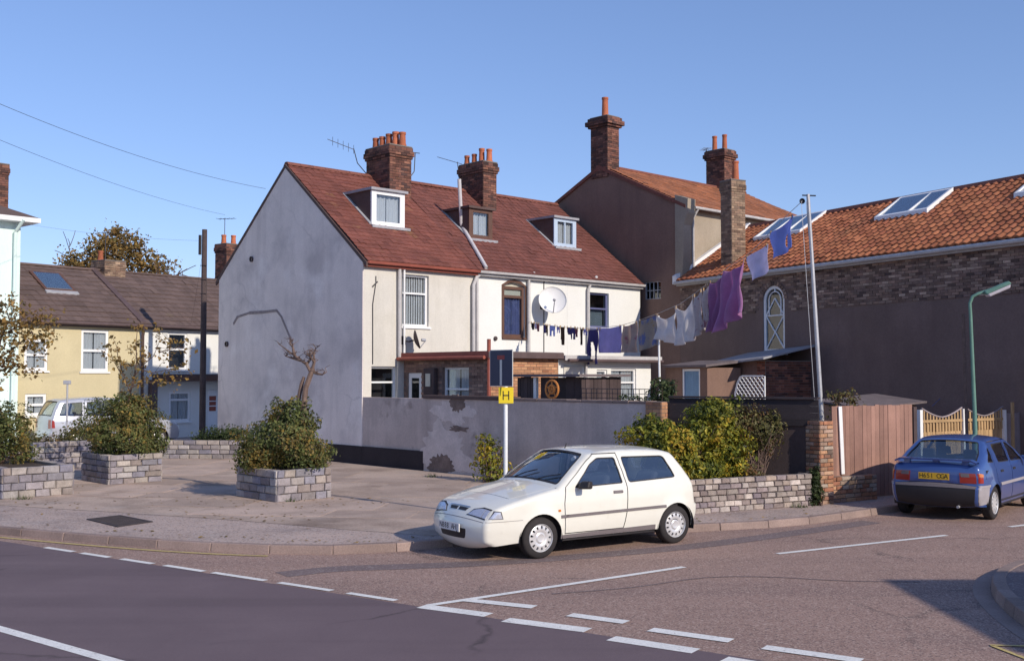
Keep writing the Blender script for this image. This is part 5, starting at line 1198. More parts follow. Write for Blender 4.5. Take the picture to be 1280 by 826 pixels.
# ------------------------------------------------------------------ clothes line
LA = T(*(lambda q: (q.x,-.06,q.z))(T.py(660,402,-.06)))
pz = 22.4; PO = Vector(((1031-640)/FPX*pz,pz,GZ)); PT = at(1010,243,pz)
wp = thing('washing_pole','tall leaning pale metal washing line pole behind the brick pier','pole',PO)
MB().tube([PO,PT],[.05,.035],10).build('pole','metal_galv',wp,True)
MB().tube([PT-Vector((.12,0,.02)),PT+Vector((.16,0,-.03))],.014,6).build('cross_arm','metal_dark',wp); MB().lathe([(.05,-.02),(.06,0),(.05,.02),(.001,.02)],PT+Vector((-.12,0,-.14)),(0,1,0),12).build('pulley','metal_dark',wp,True)
MB().tube([PT+Vector((-.14,0,-.14)),PO+Vector((-.22,.0,1.9))],.006,4).build('halyard','metal_galv',wp); MB().tube([PT+Vector((-.04,0,-.14)),PO+Vector((-.08,.0,1.9))],.006,4).build('halyard','metal_galv',wp)
LE = PT+Vector((-.12,0,-.14)); ld = (LE-LA).to_2d().normalized()
def on_line(px_,py_): return onpl(px_,py_,LA,ld)
lpts = [(664,403.5),(700,408.5),(735,411),(775,407),(800,400),(822,392),(850,380),(868,367),(888,352),(912,333),(930,322),(945,309),(962,291),(985,268)]
LP = [LA]+[on_line(*p) for p in lpts]+[LE]
top(MB().tube(LP,.007,5),'washing_line','metal_galv','long washing line strung from white terrace wall to the leaning pole','washing line',LA)
q = on_line(823,393); PRP = Vector((q.x+.05,q.y,GZ)); prp = top(MB().tube([PRP,Vector((q.x,q.y,q.z-.03))],[.03,.026],8),'clothes_prop','post_white','pale clothes prop holding the washing line up over the yard','prop',PRP,smooth=True)

# ================================================================== CARS
def catmull(pts, n=8):
    P = [Vector(p) for p in pts]; o = []
    for i in range(len(P)-1):
        a, b, c, d = P[max(i-1,0)], P[i], P[i+1], P[min(i+2,len(P)-1)]
        for k in range(n):
            t = k/n; o.append(.5*((2*b)+(c-a)*t+(2*a-5*b+4*c-d)*t*t+(3*b-a-3*c+d)*t**3))
    o.append(P[-1]); return o
def lerp_tab(tab, x):
    if x <= tab[0][0]: return tab[0][1]
    for (a,b),(c,d) in zip(tab,tab[1:]):
        if x <= c:
            t = (x-a)/(c-a); t = t*t*(3-2*t)*.5+t*.5; return b+(d-b)*t
    return tab[-1][1]
def inset(poly, d):
    n = len(poly); A = sum(poly[i][0]*poly[(i+1)%n][1]-poly[(i+1)%n][0]*poly[i][1] for i in range(n)); s = 1 if A > 0 else -1
    o = []
    for i in range(n):
        p, q, r_ = Vector(poly[i-1][:2]), Vector(poly[i][:2]), Vector(poly[(i+1)%n][:2])
        e1, e2 = (q-p).normalized(), (r_-q).normalized()
        n1, n2 = Vector((-e1.y,e1.x))*s, Vector((-e2.y,e2.x))*s; m = n1+n2
        if m.length < 1e-6: m = n1
        m = m/max(.35, m.dot(n1)); o.append(tuple(q+m*d))
    return o
def rounded(poly, r, n=4):
    """round the corners of a convex-ish polygon"""
    o = []; N_ = len(poly)
    for i in range(N_):
        p, q, s = Vector(poly[i-1]), Vector(poly[i]), Vector(poly[(i+1)%N_])
        a = q+(p-q).normalized()*min(r,(p-q).length*.45); b = q+(s-q).normalized()*min(r,(s-q).length*.45)
        for k in range(n+1):
            t = k/n; o.append(tuple(a*(1-t)**2+q*2*t*(1-t)+b*t*t))
    return o
class Car:
    def __init__(s, name, label, cat, loc, heading, sp):
        s.sp = sp; s.o = thing(name, label, cat, loc, 'cars', heading) if sp.get('group') else thing(name, label, cat, loc, None, heading)
        s.o.scale = sp.get('scale',(1,1,1))
        s.lm = (sp['axles'][0]+sp['axles'][1])/2
        raw = catmull(sp['sil'], 10); s.S = [Vector((p.x,p.y)) for p in raw]; s.cr = [p.z for p in raw]
        s.t = [0.]
        for a,b in zip(s.S,s.S[1:]): s.t.append(s.t[-1]+(b-a).length)
        s.r = sp.get('fillet',.05)
        s.paint = sp['paint']
    def at(s, t):
        t = max(0,min(s.t[-1],t)); import bisect
        i = max(0,min(len(s.t)-2,bisect.bisect_right(s.t,t)-1)); f = (t-s.t[i])/max(1e-9,(s.t[i+1]-s.t[i]))
        p = s.S[i].lerp(s.S[i+1],f); a = s.S[min(i+2,len(s.S)-1)]-s.S[max(i-1,0)]; a.normalize()
        return p, Vector((-a.y,a.x)), s.cr[i]+(s.cr[i+1]-s.cr[i])*f
    def t_front(s, z):
        for i in range(len(s.S)-1):
            if s.S[i].y <= z <= s.S[i+1].y: return s.t[i]+(s.t[i+1]-s.t[i])*(z-s.S[i].y)/max(1e-6,s.S[i+1].y-s.S[i].y)
        return 0
    def t_rear(s, z):
        for i in range(len(s.S)-1,0,-1):
            if s.S[i].y <= z <= s.S[i-1].y: return s.t[i]-(s.t[i]-s.t[i-1])*(z-s.S[i].y)/max(1e-6,s.S[i-1].y-s.S[i].y)
        return s.t[-1]
    def t_l(s, l):          # on the top, by length
        best = min(range(len(s.S)), key=lambda i: abs(s.S[i].x-l)+(10 if s.S[i].y < s.sp['belt']*.85 else 0)); return s.t[best]
    def yside(s, l, z):
        y = lerp_tab(s.sp['prof'], z); a, am, ap = s.sp['tf']; b, bm, bp = s.sp['tr']
        if l < a: y -= am*((a-l)/a)**ap
        L_ = s.sp['L']
        if l > b: y -= bm*((l-b)/(L_-b))**bp
        for ax in s.sp['axles']:         # wheel arch lip
            d = math.hypot(l-ax, z-s.sp['rw']); ra = s.sp['ra']
            if z > .2 and d < ra+.10: y += .016*max(0,1-(d-ra)/.10)
        return y
    def dist(s, l, z):
        q = Vector((l,z)); b = 9.
        for i in range(0,len(s.S)-1):
            a, c = s.S[i], s.S[i+1]; e = c-a; f = max(0,min(1,(q-a).dot(e)/max(1e-9,e.dot(e)))); b = min(b,(q-a-e*f).length)
        return b
    def side(s, l, z, off=0.):
        d = s.dist(l,z); y = s.yside(l,z)+off
        if d < s.r: y -= s.r-math.sqrt(max(0,s.r**2-(s.r-d)**2))
        return Vector((s.lm-l, y, z))
    def sheet(s, t, v, off=0.):
        p, n, c = s.at(t); w_ = s.yside(p.x,p.y)-s.r+.001
        q = p+n*(c*(1-v*v)+off); return Vector((s.lm-q.x, v*w_, q.y))
    def side_piece(s, name, outer, holes, m, off=0., h=.055, parent=None, skirt=0., sides=(1,-1)):
        o2 = dens(outer, h); hl = [dens(x, h) for x in holes]
        xs = [p[0] for p in o2]; zs = [p[1] for p in o2]; pts = []
        x = min(xs)
        while x < max(xs):
            z = min(zs)
            while z < max(zs): pts.append((x+random.uniform(-.004,.004), z+random.uniform(-.004,.004))); z += h
            x += h
        for i in range(0,len(s.S),1):
            p, n = s.S[i], s.at(s.t[i])[1]
            for f in (.12,.35,.65,1.0): q = p-n*s.r*f; pts.append((q.x,q.y))
        V,F = cdt(o2, hl, pts); out = []
        for sg_ in sides:
            mb = MB(); W_ = [s.side(v.x,v.y,off) for v in V]
            mb.add([Vector((q.x,q.y*sg_,q.z)) for q in W_], [f if sg_ == -1 else tuple(reversed(f)) for f in F], .5)
            if skirt:
                for poly in [o2,*hl]:
                    k = len(mb.v); n_ = len(poly)
                    A_ = [s.side(p[0],p[1],off) for p in poly]; B_ = [s.side(p[0],p[1],off-skirt) for p in poly]
                    mb.v += [Vector((q.x,q.y*sg_,q.z)) for q in A_+B_]
                    for i in range(n_): mb.f.append((k+i,k+(i+1)%n_,k+n_+(i+1)%n_,k+n_+i)); mb.c.append(.5)
            out.append(mb.build(name, m, parent if not isinstance(parent,(list,tuple)) else parent[0 if sg_ == 1 else 1], True, 40))
        return out
    def sheet_piece(s, name, outer, holes, m, off=0., parent=None, skirt=0., ht=.06, hv=.12):
        sc_ = .6
        A_ = lambda P_: dens([(p[0],p[1]*sc_) for p in P_], .06)
        o2 = A_(outer); hl = [A_(x) for x in holes]; pts = []
        t = min(p[0] for p in o2); t1 = max(p[0] for p in o2); v1 = max(p[1] for p in o2); v0 = min(p[1] for p in o2)
        while t < t1:
            v = v0
            while v < v1: pts.append((t,v)); v += hv*sc_
            t += ht
        V,F = cdt(o2, hl, pts); mb = MB()
        mb.add([s.sheet(v.x,v.y/sc_,off) for v in V], F, .5)
        if skirt:
            for poly in [o2,*hl]:
                k = len(mb.v); n_ = len(poly)
                mb.v += [s.sheet(p[0],p[1]/sc_,off) for p in poly]+[s.sheet(p[0],p[1]/sc_,off-skirt) for p in poly]
                for i in range(n_): mb.f.append((k+i,k+(i+1)%n_,k+n_+(i+1)%n_,k+n_+i)); mb.c.append(.5)
        o = mb.build(name, m, parent or s.o, True, 40)
        return o
    def arch_bottom(s):
        """lower edge of the side, rear to front, with wheel arches"""
        sp = s.sp; zb = sp['sill']; ra = sp['ra']; o = []
        for ax in (sp['axles'][1], sp['axles'][0]):
            h = zb-sp['rw']; a0 = math.asin(h/ra)
            o += [(ax+ra*math.cos(q), sp['rw']+ra*math.sin(q)) for q in [a0+(math.pi-2*a0)*i/18 for i in range(19)]]
        return o
    def build(s):
        sp = s.sp; O = s.o; zb = sp['sill']
        outline = [(p.x,p.y) for p in s.S] + s.arch_bottom()
        doors = sp['doors']; quarter = sp['quarter']; gap = .0065
        holes = [inset(d,-gap) for d in doors]+[q for q in quarter]
        body = s.side_piece('body_side', outline, holes, s.paint, parent=O)
        for d, w_ in zip(doors, sp['door_windows']):
            ds = s.side_piece('door', inset(d,gap), [w_], s.paint, parent=O, skirt=.03)
            s.side_piece('window_seal', inset(w_,-.012), [inset(w_,.016)], 'car_black', -.003, parent=ds)
            s.side_piece('window', inset(w_,.010), [], 'car_glass', -.010, parent=ds)
        for q in quarter:
            s.side_piece('window_seal', inset(q,-.012), [inset(q,.016)], 'car_black', -.003, parent=body)
            s.side_piece('window', inset(q,.010), [], 'car_glass', -.010, parent=body)
        # top sheet
        T1 = s.t[-1]; ws = sp['screen'](s); rw_ = sp['rear_screen'](s); bn = sp['bonnet'](s)
        front_hole = [bn]
        sh = s.sheet_piece('body_shell', [(0,-1),(T1,-1),(T1,1),(0,1)], [ws, rw_, inset(bn,-.006)]+sp.get('extra_holes',lambda c:[])(s), s.paint)
        s.sheet_piece('bonnet', inset(bn,.004), [], s.paint, .0, skirt=.02)
        for nm, w_ in (('windscreen',ws),('rear_screen',rw_)):
            g = s.sheet_piece(nm, inset(w_,.006), [], 'car_glass', -.010)
            s.sheet_piece('seal', inset(w_,-.012), [inset(w_,.022)], 'car_black', .002, parent=g)
        # strips, lamps, trims
        for (nm, kind, poly, m, off, sk) in sp['trims'](s):
            if kind == 'side': s.side_piece(nm, poly, [], m, off, .05, parent=O, skirt=sk)
            else: s.sheet_piece(nm, poly, [], m, off, skirt=sk, ht=.04, hv=.06)
        # inside: tub, dashboard, seats
        hw = lerp_tab(sp['prof'], .5)
        b = MB(); X = lambda l: s.lm-l
        l0, l1 = sp['cabin']
        b.box(X(l1), X(l0), -hw+.10, hw-.10, .22, .30); b.box(X(l0+.02), X(l0-.30), -hw+.10, hw-.10, .22, sp['belt']-.10); b.box(X(l1), X(l1-.05), -hw+.12, hw-.12, .22, sp['belt']-.05)
        b.box(X(sp['axles'][1]-.35), X(sp['axles'][0]+.35), -hw+.06, hw-.06, .20, .30)
        b.box(X(sp['L']-.12), X(.15), -.42, .42, .24, .50)
        for sg_ in (1,-1):
            yy_ = (hw-.035)*sg_; b.box(X(l1),X(l0),min(yy_,yy_-.02*sg_),max(yy_,yy_-.02*sg_),.28,sp['belt']-.06)
        b.build('cabin_lining','car_black',O)
        for i,(lx_,yy_) in enumerate(sp['seats']):
            st = MB().hexa([(X(lx_+.05),yy_-.22,.32),(X(lx_-.45),yy_-.24,.32),(X(lx_-.45),yy_+.24,.32),(X(lx_+.05),yy_+.22,.32),(X(lx_+.05),yy_-.22,.50),(X(lx_-.45),yy_-.24,.54),(X(lx_-.45),yy_+.24,.54),(X(lx_+.05),yy_+.22,.50)]).build('seat','seat_cloth',O,bevel=.05)
            MB().hexa([(X(lx_+.06),yy_-.23,.46),(X(lx_-.08),yy_-.23,.46),(X(lx_-.08),yy_+.23,.46),(X(lx_+.06),yy_+.23,.46),(X(lx_+.30),yy_-.19,1.02),(X(lx_+.20),yy_-.19,1.02),(X(lx_+.20),yy_+.19,1.02),(X(lx_+.30),yy_+.19,1.02)]).build('backrest','seat_cloth',st,bevel=.05)
            MB().hexa([(X(lx_+.33),yy_-.12,1.04),(X(lx_+.24),yy_-.12,1.04),(X(lx_+.24),yy_+.12,1.04),(X(lx_+.33),yy_+.12,1.04),(X(lx_+.36),yy_-.11,1.19),(X(lx_+.29),yy_-.11,1.19),(X(lx_+.29),yy_+.11,1.19),(X(lx_+.36),yy_+.11,1.19)]).build('headrest','seat_cloth',st,bevel=.03)
        lst, yst = sp['wheel']; ax = Vector((-.88,0,.45)).normalized(); c = Vector((X(lst),yst,.80)); e1 = Vector((0,1,0)); e2 = ax.cross(e1)
        MB().tube([c+(e1*math.cos(q)+e2*math.sin(q))*.18 for q in [2*math.pi*i/20 for i in range(21)]],.014,6).build('steering_wheel','car_black',O,True)
        # wheels
        for ax_l in sp['axles']:
            for sg_ in (1,-1):
                s.wheel(ax_l, sg_)
                ra = sp['ra']+.012; mb = MB(); n = 16
                for i in range(n):
                    q0, q1_ = math.pi*(-.08+1.16*i/n), math.pi*(-.08+1.16*(i+1)/n)
                    yo = s.yside(ax_l, sp['rw']+ra)-.02
                    pt = lambda q,y: Vector((X(ax_l)+ra*math.cos(q), y*sg_, sp['rw']+ra*math.sin(q)))
                    mb.add([pt(q0,yo),pt(q1_,yo),pt(q1_,.42),pt(q0,.42)],[(0,1,2,3)],.5); mb.add([pt(q0,.42),pt(q1_,.42),Vector((X(ax_l),.42*sg_,sp['rw']))],[(0,1,2)],.5)
                mb.build('wheel_arch_liner','car_black',O)
        return s
    def wheel(s, ax_l, sg_):
        sp = s.sp; X = s.lm-ax_l; rw = sp['rw']; yo = s.yside(ax_l, rw+sp['ra'])-.035; wd = .165
        c = Vector((X, yo*sg_, rw)); A_ = Vector((0,sg_,0)); rr_ = rw*.665
        hub = MB().lathe([(.001,-.10),(rr_*.95,-.10),(rr_*.95,-.085),(.001,-.085)], c, A_, 20).build('wheel','car_black',s.o)
        MB().lathe([(rr_*1.0,-wd),(rw*.90,-wd),(rw*.985,-wd+.02),(rw,-wd+.045),(rw,-.045),(rw*.985,-.02),(rw*.90,-.002),(rr_*1.06,.0),(rr_*1.0,-.012),(rr_*.97,-.03),(rr_*.97,-wd+.03),(rr_*1.0,-wd)], c, A_, 40).build('tyre','rubber',hub,True,50)
        n = sp['slots']; outer = [(rr_*math.cos(2*math.pi*i/48), rr_*math.sin(2*math.pi*i/48)) for i in range(48)]; holes = []
        ri, ro, hwid = sp['slot']
        for k in range(n):
            q = 2*math.pi*(k+.5)/n; e = Vector((math.cos(q),math.sin(q))); f = Vector((-e.y,e.x)); P_ = []
            for (a,b) in ((ri,-.6),(ro,-1),(ro+.03,0),(ro,1),(ri,.6),(ri-.03,0)): P_.append(tuple(e*(a*rr_)+f*(hwid*rr_*b)))
            holes.append(P_)
        pts = [(rr_*f*math.cos(2*math.pi*i/24),rr_*f*math.sin(2*math.pi*i/24)) for f in (.2,.3,.42,.55,.95) for i in range(24)]
        V,F = cdt(outer,holes,pts); mb = MB()
        def dome(v):
            q = v.length/rr_; return -.022+.028*(1-min(1,abs(q-.62)/.38)**2)*(.6) + (.012 if q < .32 else 0)-(.008 if .32 <= q < .5 else 0)
        k = len(V); mb.add([c+Vector((v.x,dome(v)*sg_,v.y)) for v in V], F, .5)
        for ho in holes:
            h_ = [Vector(p) for p in ho]; kk = len(mb.v); mb.v += [c+Vector((v.x,dome(v)*sg_,v.y)) for v in h_]+[c+Vector((v.x*.98,(dome(v)-.03)*sg_,v.y*.98)) for v in h_]
            m_ = len(h_)
            for i in range(m_): mb.f.append((kk+i,kk+(i+1)%m_,kk+m_+(i+1)%m_,kk+m_+i)); mb.c.append(.5)
        mb.build('rim','rim_silver',hub,True,45)
        MB().lathe([(rr_*.98,-.03),(rr_*1.03,-.004),(rr_*1.0,.004),(rr_*.95,-.012)], c, A_, 40).build('rim_lip','rim_silver',hub,True,60)
        return hub
    def plate(s, t, zc, body, m, wd=.52, hh=.11, off=.012, name='number_plate', y0=0.):
        p = s.sheet(t, 0, off); q = s.sheet(t+.02, 0, off); up = (q-p).normalized(); 
        if up.z < 0: up = -up
        nrm = Vector((1 if p.x > 0 else -1,0,0)); up = Vector((0,0,1)); sd = up.cross(nrm)
        P = lambda a,b,d: p+sd*(a+y0)+up*b+nrm*d
        o = MB().hexa([P(-wd/2,-hh/2,.012),P(wd/2,-hh/2,.012),P(wd/2,-hh/2,0),P(-wd/2,-hh/2,0),P(-wd/2,hh/2,.012),P(wd/2,hh/2,.012),P(wd/2,hh/2,0),P(-wd/2,hh/2,0)]).build(name,m,s.o)
        M_ = Matrix((sd.to_4d()*0,)*0) if False else None
        rot = Matrix(((sd.x,up.x,nrm.x,0),(sd.y,up.y,nrm.y,0),(sd.z,up.z,nrm.z,0),(0,0,0,1)))
        chars = [c for c in body]; adv = wd*.93/len(chars)
        for i_, ch in enumerate(chars):
            if ch != ' ': text_mesh(ch, hh*.98, P((i_-(len(chars)-1)/2)*adv,0,.0125), rot, 'black', 'letter', o, .001, .92)
        return o
def box_part(car, name, pts8, m, bevel=.02, parent=None): return MB().hexa(pts8).build(name, m, parent or car.o, bevel=bevel)

# ---- white three-door hatchback
hatch = dict(L=3.52, axles=(.73,3.00), rw=.272, ra=.318, sill=.235, belt=.90, fillet=.055, paint='car_white', scale=(1.09,1.06,1.04),
    sil=[(.05,.20,.08),(-.03,.25,.085),(-.055,.36,.09),(-.055,.47,.09),(-.035,.525,.08),(-.005,.565,.075),(.04,.635,.07),(.115,.690,.055),(.35,.765,.045),(.70,.845,.045),(.98,.900,.05),(1.03,.915,.05),(1.30,1.11,.055),(1.58,1.300,.05),(1.66,1.330,.045),(1.95,1.362,.035),(2.40,1.362,.035),(2.85,1.335,.035),(3.02,1.305,.035),(3.09,1.27,.04),(3.22,1.10,.05),(3.355,.905,.05),(3.395,.80,.05),(3.405,.66,.05),(3.42,.57,.05),(3.46,.535,.06),(3.46,.40,.06),(3.42,.27,.06),(3.36,.23,.05)],
    prof=[(.18,.725),(.26,.745),(.42,.772),(.55,.778),(.70,.775),(.82,.762),(.90,.742),(1.05,.692),(1.20,.632),(1.33,.575),(1.40,.54)],
    tf=(.80,.10,2.6), tr=(2.9,.10,2.0),
    doors=[[(1.105,.30),(2.075,.30),(2.125,.55),(2.145,.86),(2.075,1.325),(1.70,1.325),(1.545,1.235),(1.13,.915),(1.09,.70)]],
    door_windows=[rounded([(1.265,.895),(2.085,.915),(2.035,1.272),(1.735,1.275),(1.60,1.205)],.035)],
    quarter=[rounded([(2.185,.918),(2.99,.945),(3.03,.965),(2.905,1.235),(2.86,1.262),(2.14,1.275)],.045)],
    cabin=(1.05,3.05), seats=[(1.78,.34),(1.78,-.34),(2.62,.34),(2.62,-.34)], wheel=(1.40,-.34), slots=13, slot=(.68,.86,.095),
    screen=lambda c: rounded([(c.t_l(1.075),-.94),(c.t_l(1.60),-.90),(c.t_l(1.60),.90),(c.t_l(1.075),.94)],.06),
    rear_screen=lambda c: rounded([(c.t_l(3.12),-.86),(c.t_l(3.325),-.90),(c.t_l(3.325),.90),(c.t_l(3.12),.86)],.04),
    bonnet=lambda c: rounded([(c.t_l(.255),-.80),(c.t_l(1.005),-.93),(c.t_l(1.005),.93),(c.t_l(.255),.80)],.04))
def hatch_trims(c):
    tf = c.t_front; o = []
    o.append(('side_moulding','side',[(1.03,.515),(2.80,.535),(2.80,.572),(1.03,.552)],'car_grey',.012,.014))
    o.append(('sill_trim','side',[(1.035,.238),(2.63,.238),(2.63,.305),(1.035,.285)],'car_grey',.006,.01))
    o.append(('bumper_line','side',[(-.03,.517),(.445,.527),(.445,.532),(-.03,.523)],'car_grey',.002,0))
    o.append(('bumper_line','sheet',[(tf(.512),-1),(tf(.518),-1),(tf(.518),1),(tf(.512),1)],'car_grey',.002,0))
    for sg_ in (1,-1):
        o.append(('headlamp_surround','sheet',[(tf(.548),.40*sg_),(tf(.545),.985*sg_),(tf(.672),.985*sg_),(tf(.668),.74*sg_),(tf(.63),.52*sg_)],'car_black',.004,.01))
        o.append(('headlamp','sheet',[(tf(.557),.44*sg_),(tf(.557),.86*sg_),(tf(.656),.86*sg_),(tf(.652),.74*sg_),(tf(.62),.55*sg_)],'lens_clear',.011,.01))
        o.append(('indicator_lens','sheet',[(tf(.557),.875*sg_),(tf(.557),.985*sg_),(tf(.656),.985*sg_),(tf(.656),.875*sg_)],'lens_clear',.010,.01))
        o.append(('grille_slot','sheet',[(tf(.598),.035*sg_),(tf(.598),.30*sg_),(tf(.628),.34*sg_),(tf(.628),.035*sg_)],'car_black',.004,.008))
    o.append(('headlamp_surround','side',[(.0,.556),(.18,.556),(.155,.655),(.075,.664)],'car_black',.003,.006))
    o.append(('indicator_lens','side',[(.004,.563),(.168,.563),(.142,.645),(.078,.652)],'lens_clear',.008,.008))
    o.append(('air_intake','sheet',rounded([(tf(.30),-.50),(tf(.30),.50),(tf(.415),.54),(tf(.415),-.54)],.04),'car_black',.003,.004))
    for sg_ in (1,): o.append(('grille_frame','sheet',[(tf(.638),-.38),(tf(.638),.38),(tf(.645),.38),(tf(.645),-.38)],'chrome',.006,.006))
    o.append(('fuel_flap' if False else 'repeater_lamp','side',rounded([(.985,.60),(1.025,.60),(1.025,.63),(.985,.63)],.01),'lens_amber',.008,.01))
    return o
hatch['trims'] = hatch_trims
def place(front, rear_dir, sp):
    """put the near front wheel on the pixel: heading angle in degrees of the car's forward direction"""
wf = gnd(671,697,0); hd_ = R(180+34)
hvec = Vector((math.cos(hd_),math.sin(hd_),0)); lvec = Vector((-hvec.y,hvec.x,0))
cc = wf - hvec*(2.27/2)*1.09 - lvec*.66*1.06
wc = Car('hatchback_car','white three door hatchback with dark side moulding parked at the kerb corner','car',(cc.x,cc.y,0.),hd_,hatch).build()
O = wc.o; X = lambda l: wc.lm-l
wc.plate(wc.t_front(.42), .42, 'N888 AHJ', 'plate_white', .50, .105, .02)
for sg_ in (1,-1):
    mc = [(X(1.40),.80*sg_,.875),(X(1.27),.80*sg_,.885),(X(1.30),.98*sg_,.90),(X(1.41),.96*sg_,.89),(X(1.40),.80*sg_,.99),(X(1.31),.80*sg_,.985),(X(1.33),.97*sg_,.995),(X(1.41),.96*sg_,1.0)]
    mr = box_part(wc,'door_mirror',mc,'car_black',.025); MB().hexa([(X(1.42),.735*sg_,.895),(X(1.30),.735*sg_,.90),(X(1.33),.82*sg_,.905),(X(1.40),.82*sg_,.905),(X(1.40),.735*sg_,.96),(X(1.32),.735*sg_,.955),(X(1.34),.82*sg_,.95),(X(1.40),.82*sg_,.95)]).build('mirror_arm','car_black',mr,bevel=.01)
    yh = wc.yside(2.0,.80); box_part(wc,'door_handle',[(X(2.06),(yh-.004)*sg_,.785),(X(1.90),(yh-.004)*sg_,.785),(X(1.90),(yh+.018)*sg_,.787),(X(2.06),(yh+.018)*sg_,.787),(X(2.06),(yh-.012)*sg_,.825),(X(1.90),(yh-.012)*sg_,.825),(X(1.90),(yh+.010)*sg_,.823),(X(2.06),(yh+.010)*sg_,.823)],'car_grey',.008)
for yy_ in (-.34,.22):
    a_ = wc.sheet(wc.t_l(1.06), yy_/.7, .012); b_ = wc.sheet(wc.t_l(1.20), yy_/.7+.55, .018); MB().tube([a_,(a_+b_)/2+Vector((0,0,.012)),b_],.008,5).build('wiper','car_black',O)
tx_ = wc.sheet(wc.t_l(1.34), -.45, -.03)
dsk = wc.sheet(wc.t_l(1.52),.72,-.016); MB().lathe([(.001,0),(.045,0),(.045,-.002)],dsk,(.75,0,.65),16).build('tax_disc','plate_white',O)
MB().hexa([(X(1.28),-.60,.80),(X(1.10),-.60,.80),(X(1.10),.60,.80),(X(1.28),.60,.80),(X(1.36),-.60,.885),(X(1.10),-.62,.89),(X(1.10),.62,.89),(X(1.36),.60,.885)]).build('dashboard','car_grey',O,bevel=.03)
MB().box(X(1.30),X(1.18),.05,.40,.892,.905).build('parcel_paper','plate_white',O)
mt_ = wc.sheet(wc.t_l(1.55),0,-.05); MB().hexa([mt_+Vector(v) for v in ((-.01,-.11,-.03),(.01,-.11,-.03),(.01,.11,-.03),(-.01,.11,-.03),(-.01,-.11,.03),(.01,-.11,.03),(.01,.11,.03),(-.01,.11,.03))]).build('rear_view_mirror','car_black',O,bevel=.01)
a_ = wc.sheet(wc.t_l(1.66),.0,.0); MB().tube([a_,a_+Vector((-.03,0,.07))],.008,5).build('roof_aerial','car_black',O)

# ---- blue five-door hatchback
esc = dict(L=4.04, axles=(.80,3.325), rw=.287, ra=.335, sill=.24, belt=.93, fillet=.06, paint='car_blue',
    sil=[(.18,.22,.08),(.10,.28,.09),(.07,.42,.10),(.08,.53,.10),(.12,.60,.09),(.20,.70,.06),(.60,.80,.04),(1.10,.885,.045),(1.17,.90,.05),(1.50,1.13,.055),(1.84,1.325,.05),(1.95,1.355,.04),(2.3,1.388,.035),(2.75,1.385,.035),(3.02,1.35,.035),(3.12,1.325,.04),(3.45,1.13,.05),(3.76,.985,.05),(3.84,.965,.045),(3.92,.945,.05),(3.945,.90,.06),(3.955,.78,.06),(3.955,.64,.06),(3.965,.60,.06),(4.00,.575,.06),(4.00,.44,.06),(3.97,.33,.06),(3.90,.26,.05)],
    prof=[(.18,.76),(.28,.79),(.45,.825),(.60,.835),(.75,.828),(.88,.805),(.95,.78),(1.10,.72),(1.25,.645),(1.36,.59),(1.42,.56)],
    tf=(.9,.17,2.2), tr=(3.3,.10,2.0),
    doors=[[(1.23,.31),(2.20,.31),(2.23,.60),(2.22,.93),(2.14,1.335),(1.93,1.335),(1.70,1.225),(1.27,.92),(1.215,.70)],
           [(2.215,.31),(2.95,.31),(2.98,.46),(3.08,.60),(3.17,.66),(3.19,.93),(3.055,1.30),(2.98,1.325),(2.155,1.335),(2.235,.93),(2.245,.60)]],
    door_windows=[rounded([(1.42,.94),(2.165,.955),(2.085,1.29),(1.96,1.285),(1.76,1.20)],.03), rounded([(2.275,.957),(2.93,.97),(2.90,1.285),(2.195,1.292)],.03)],
    quarter=[rounded([(3.215,.985),(3.50,.995),(3.20,1.225),(3.14,1.235)],.03)],
    cabin=(1.20,3.70), seats=[(1.98,.36),(1.98,-.36),(2.85,.36),(2.85,-.36)], wheel=(1.55,-.36), slots=11, slot=(.50,.84,.085),
    screen=lambda c: rounded([(c.t_l(1.22),-.94),(c.t_l(1.86),-.90),(c.t_l(1.86),.90),(c.t_l(1.22),.94)],.06),
    rear_screen=lambda c: rounded([(c.t_l(3.15),-.90),(c.t_l(3.74),-.93),(c.t_l(3.74),.93),(c.t_l(3.15),.90)],.05),
    bonnet=lambda c: rounded([(c.t_l(.25),-.80),(c.t_l(1.13),-.93),(c.t_l(1.13),.93),(c.t_l(.25),.80)],.04))
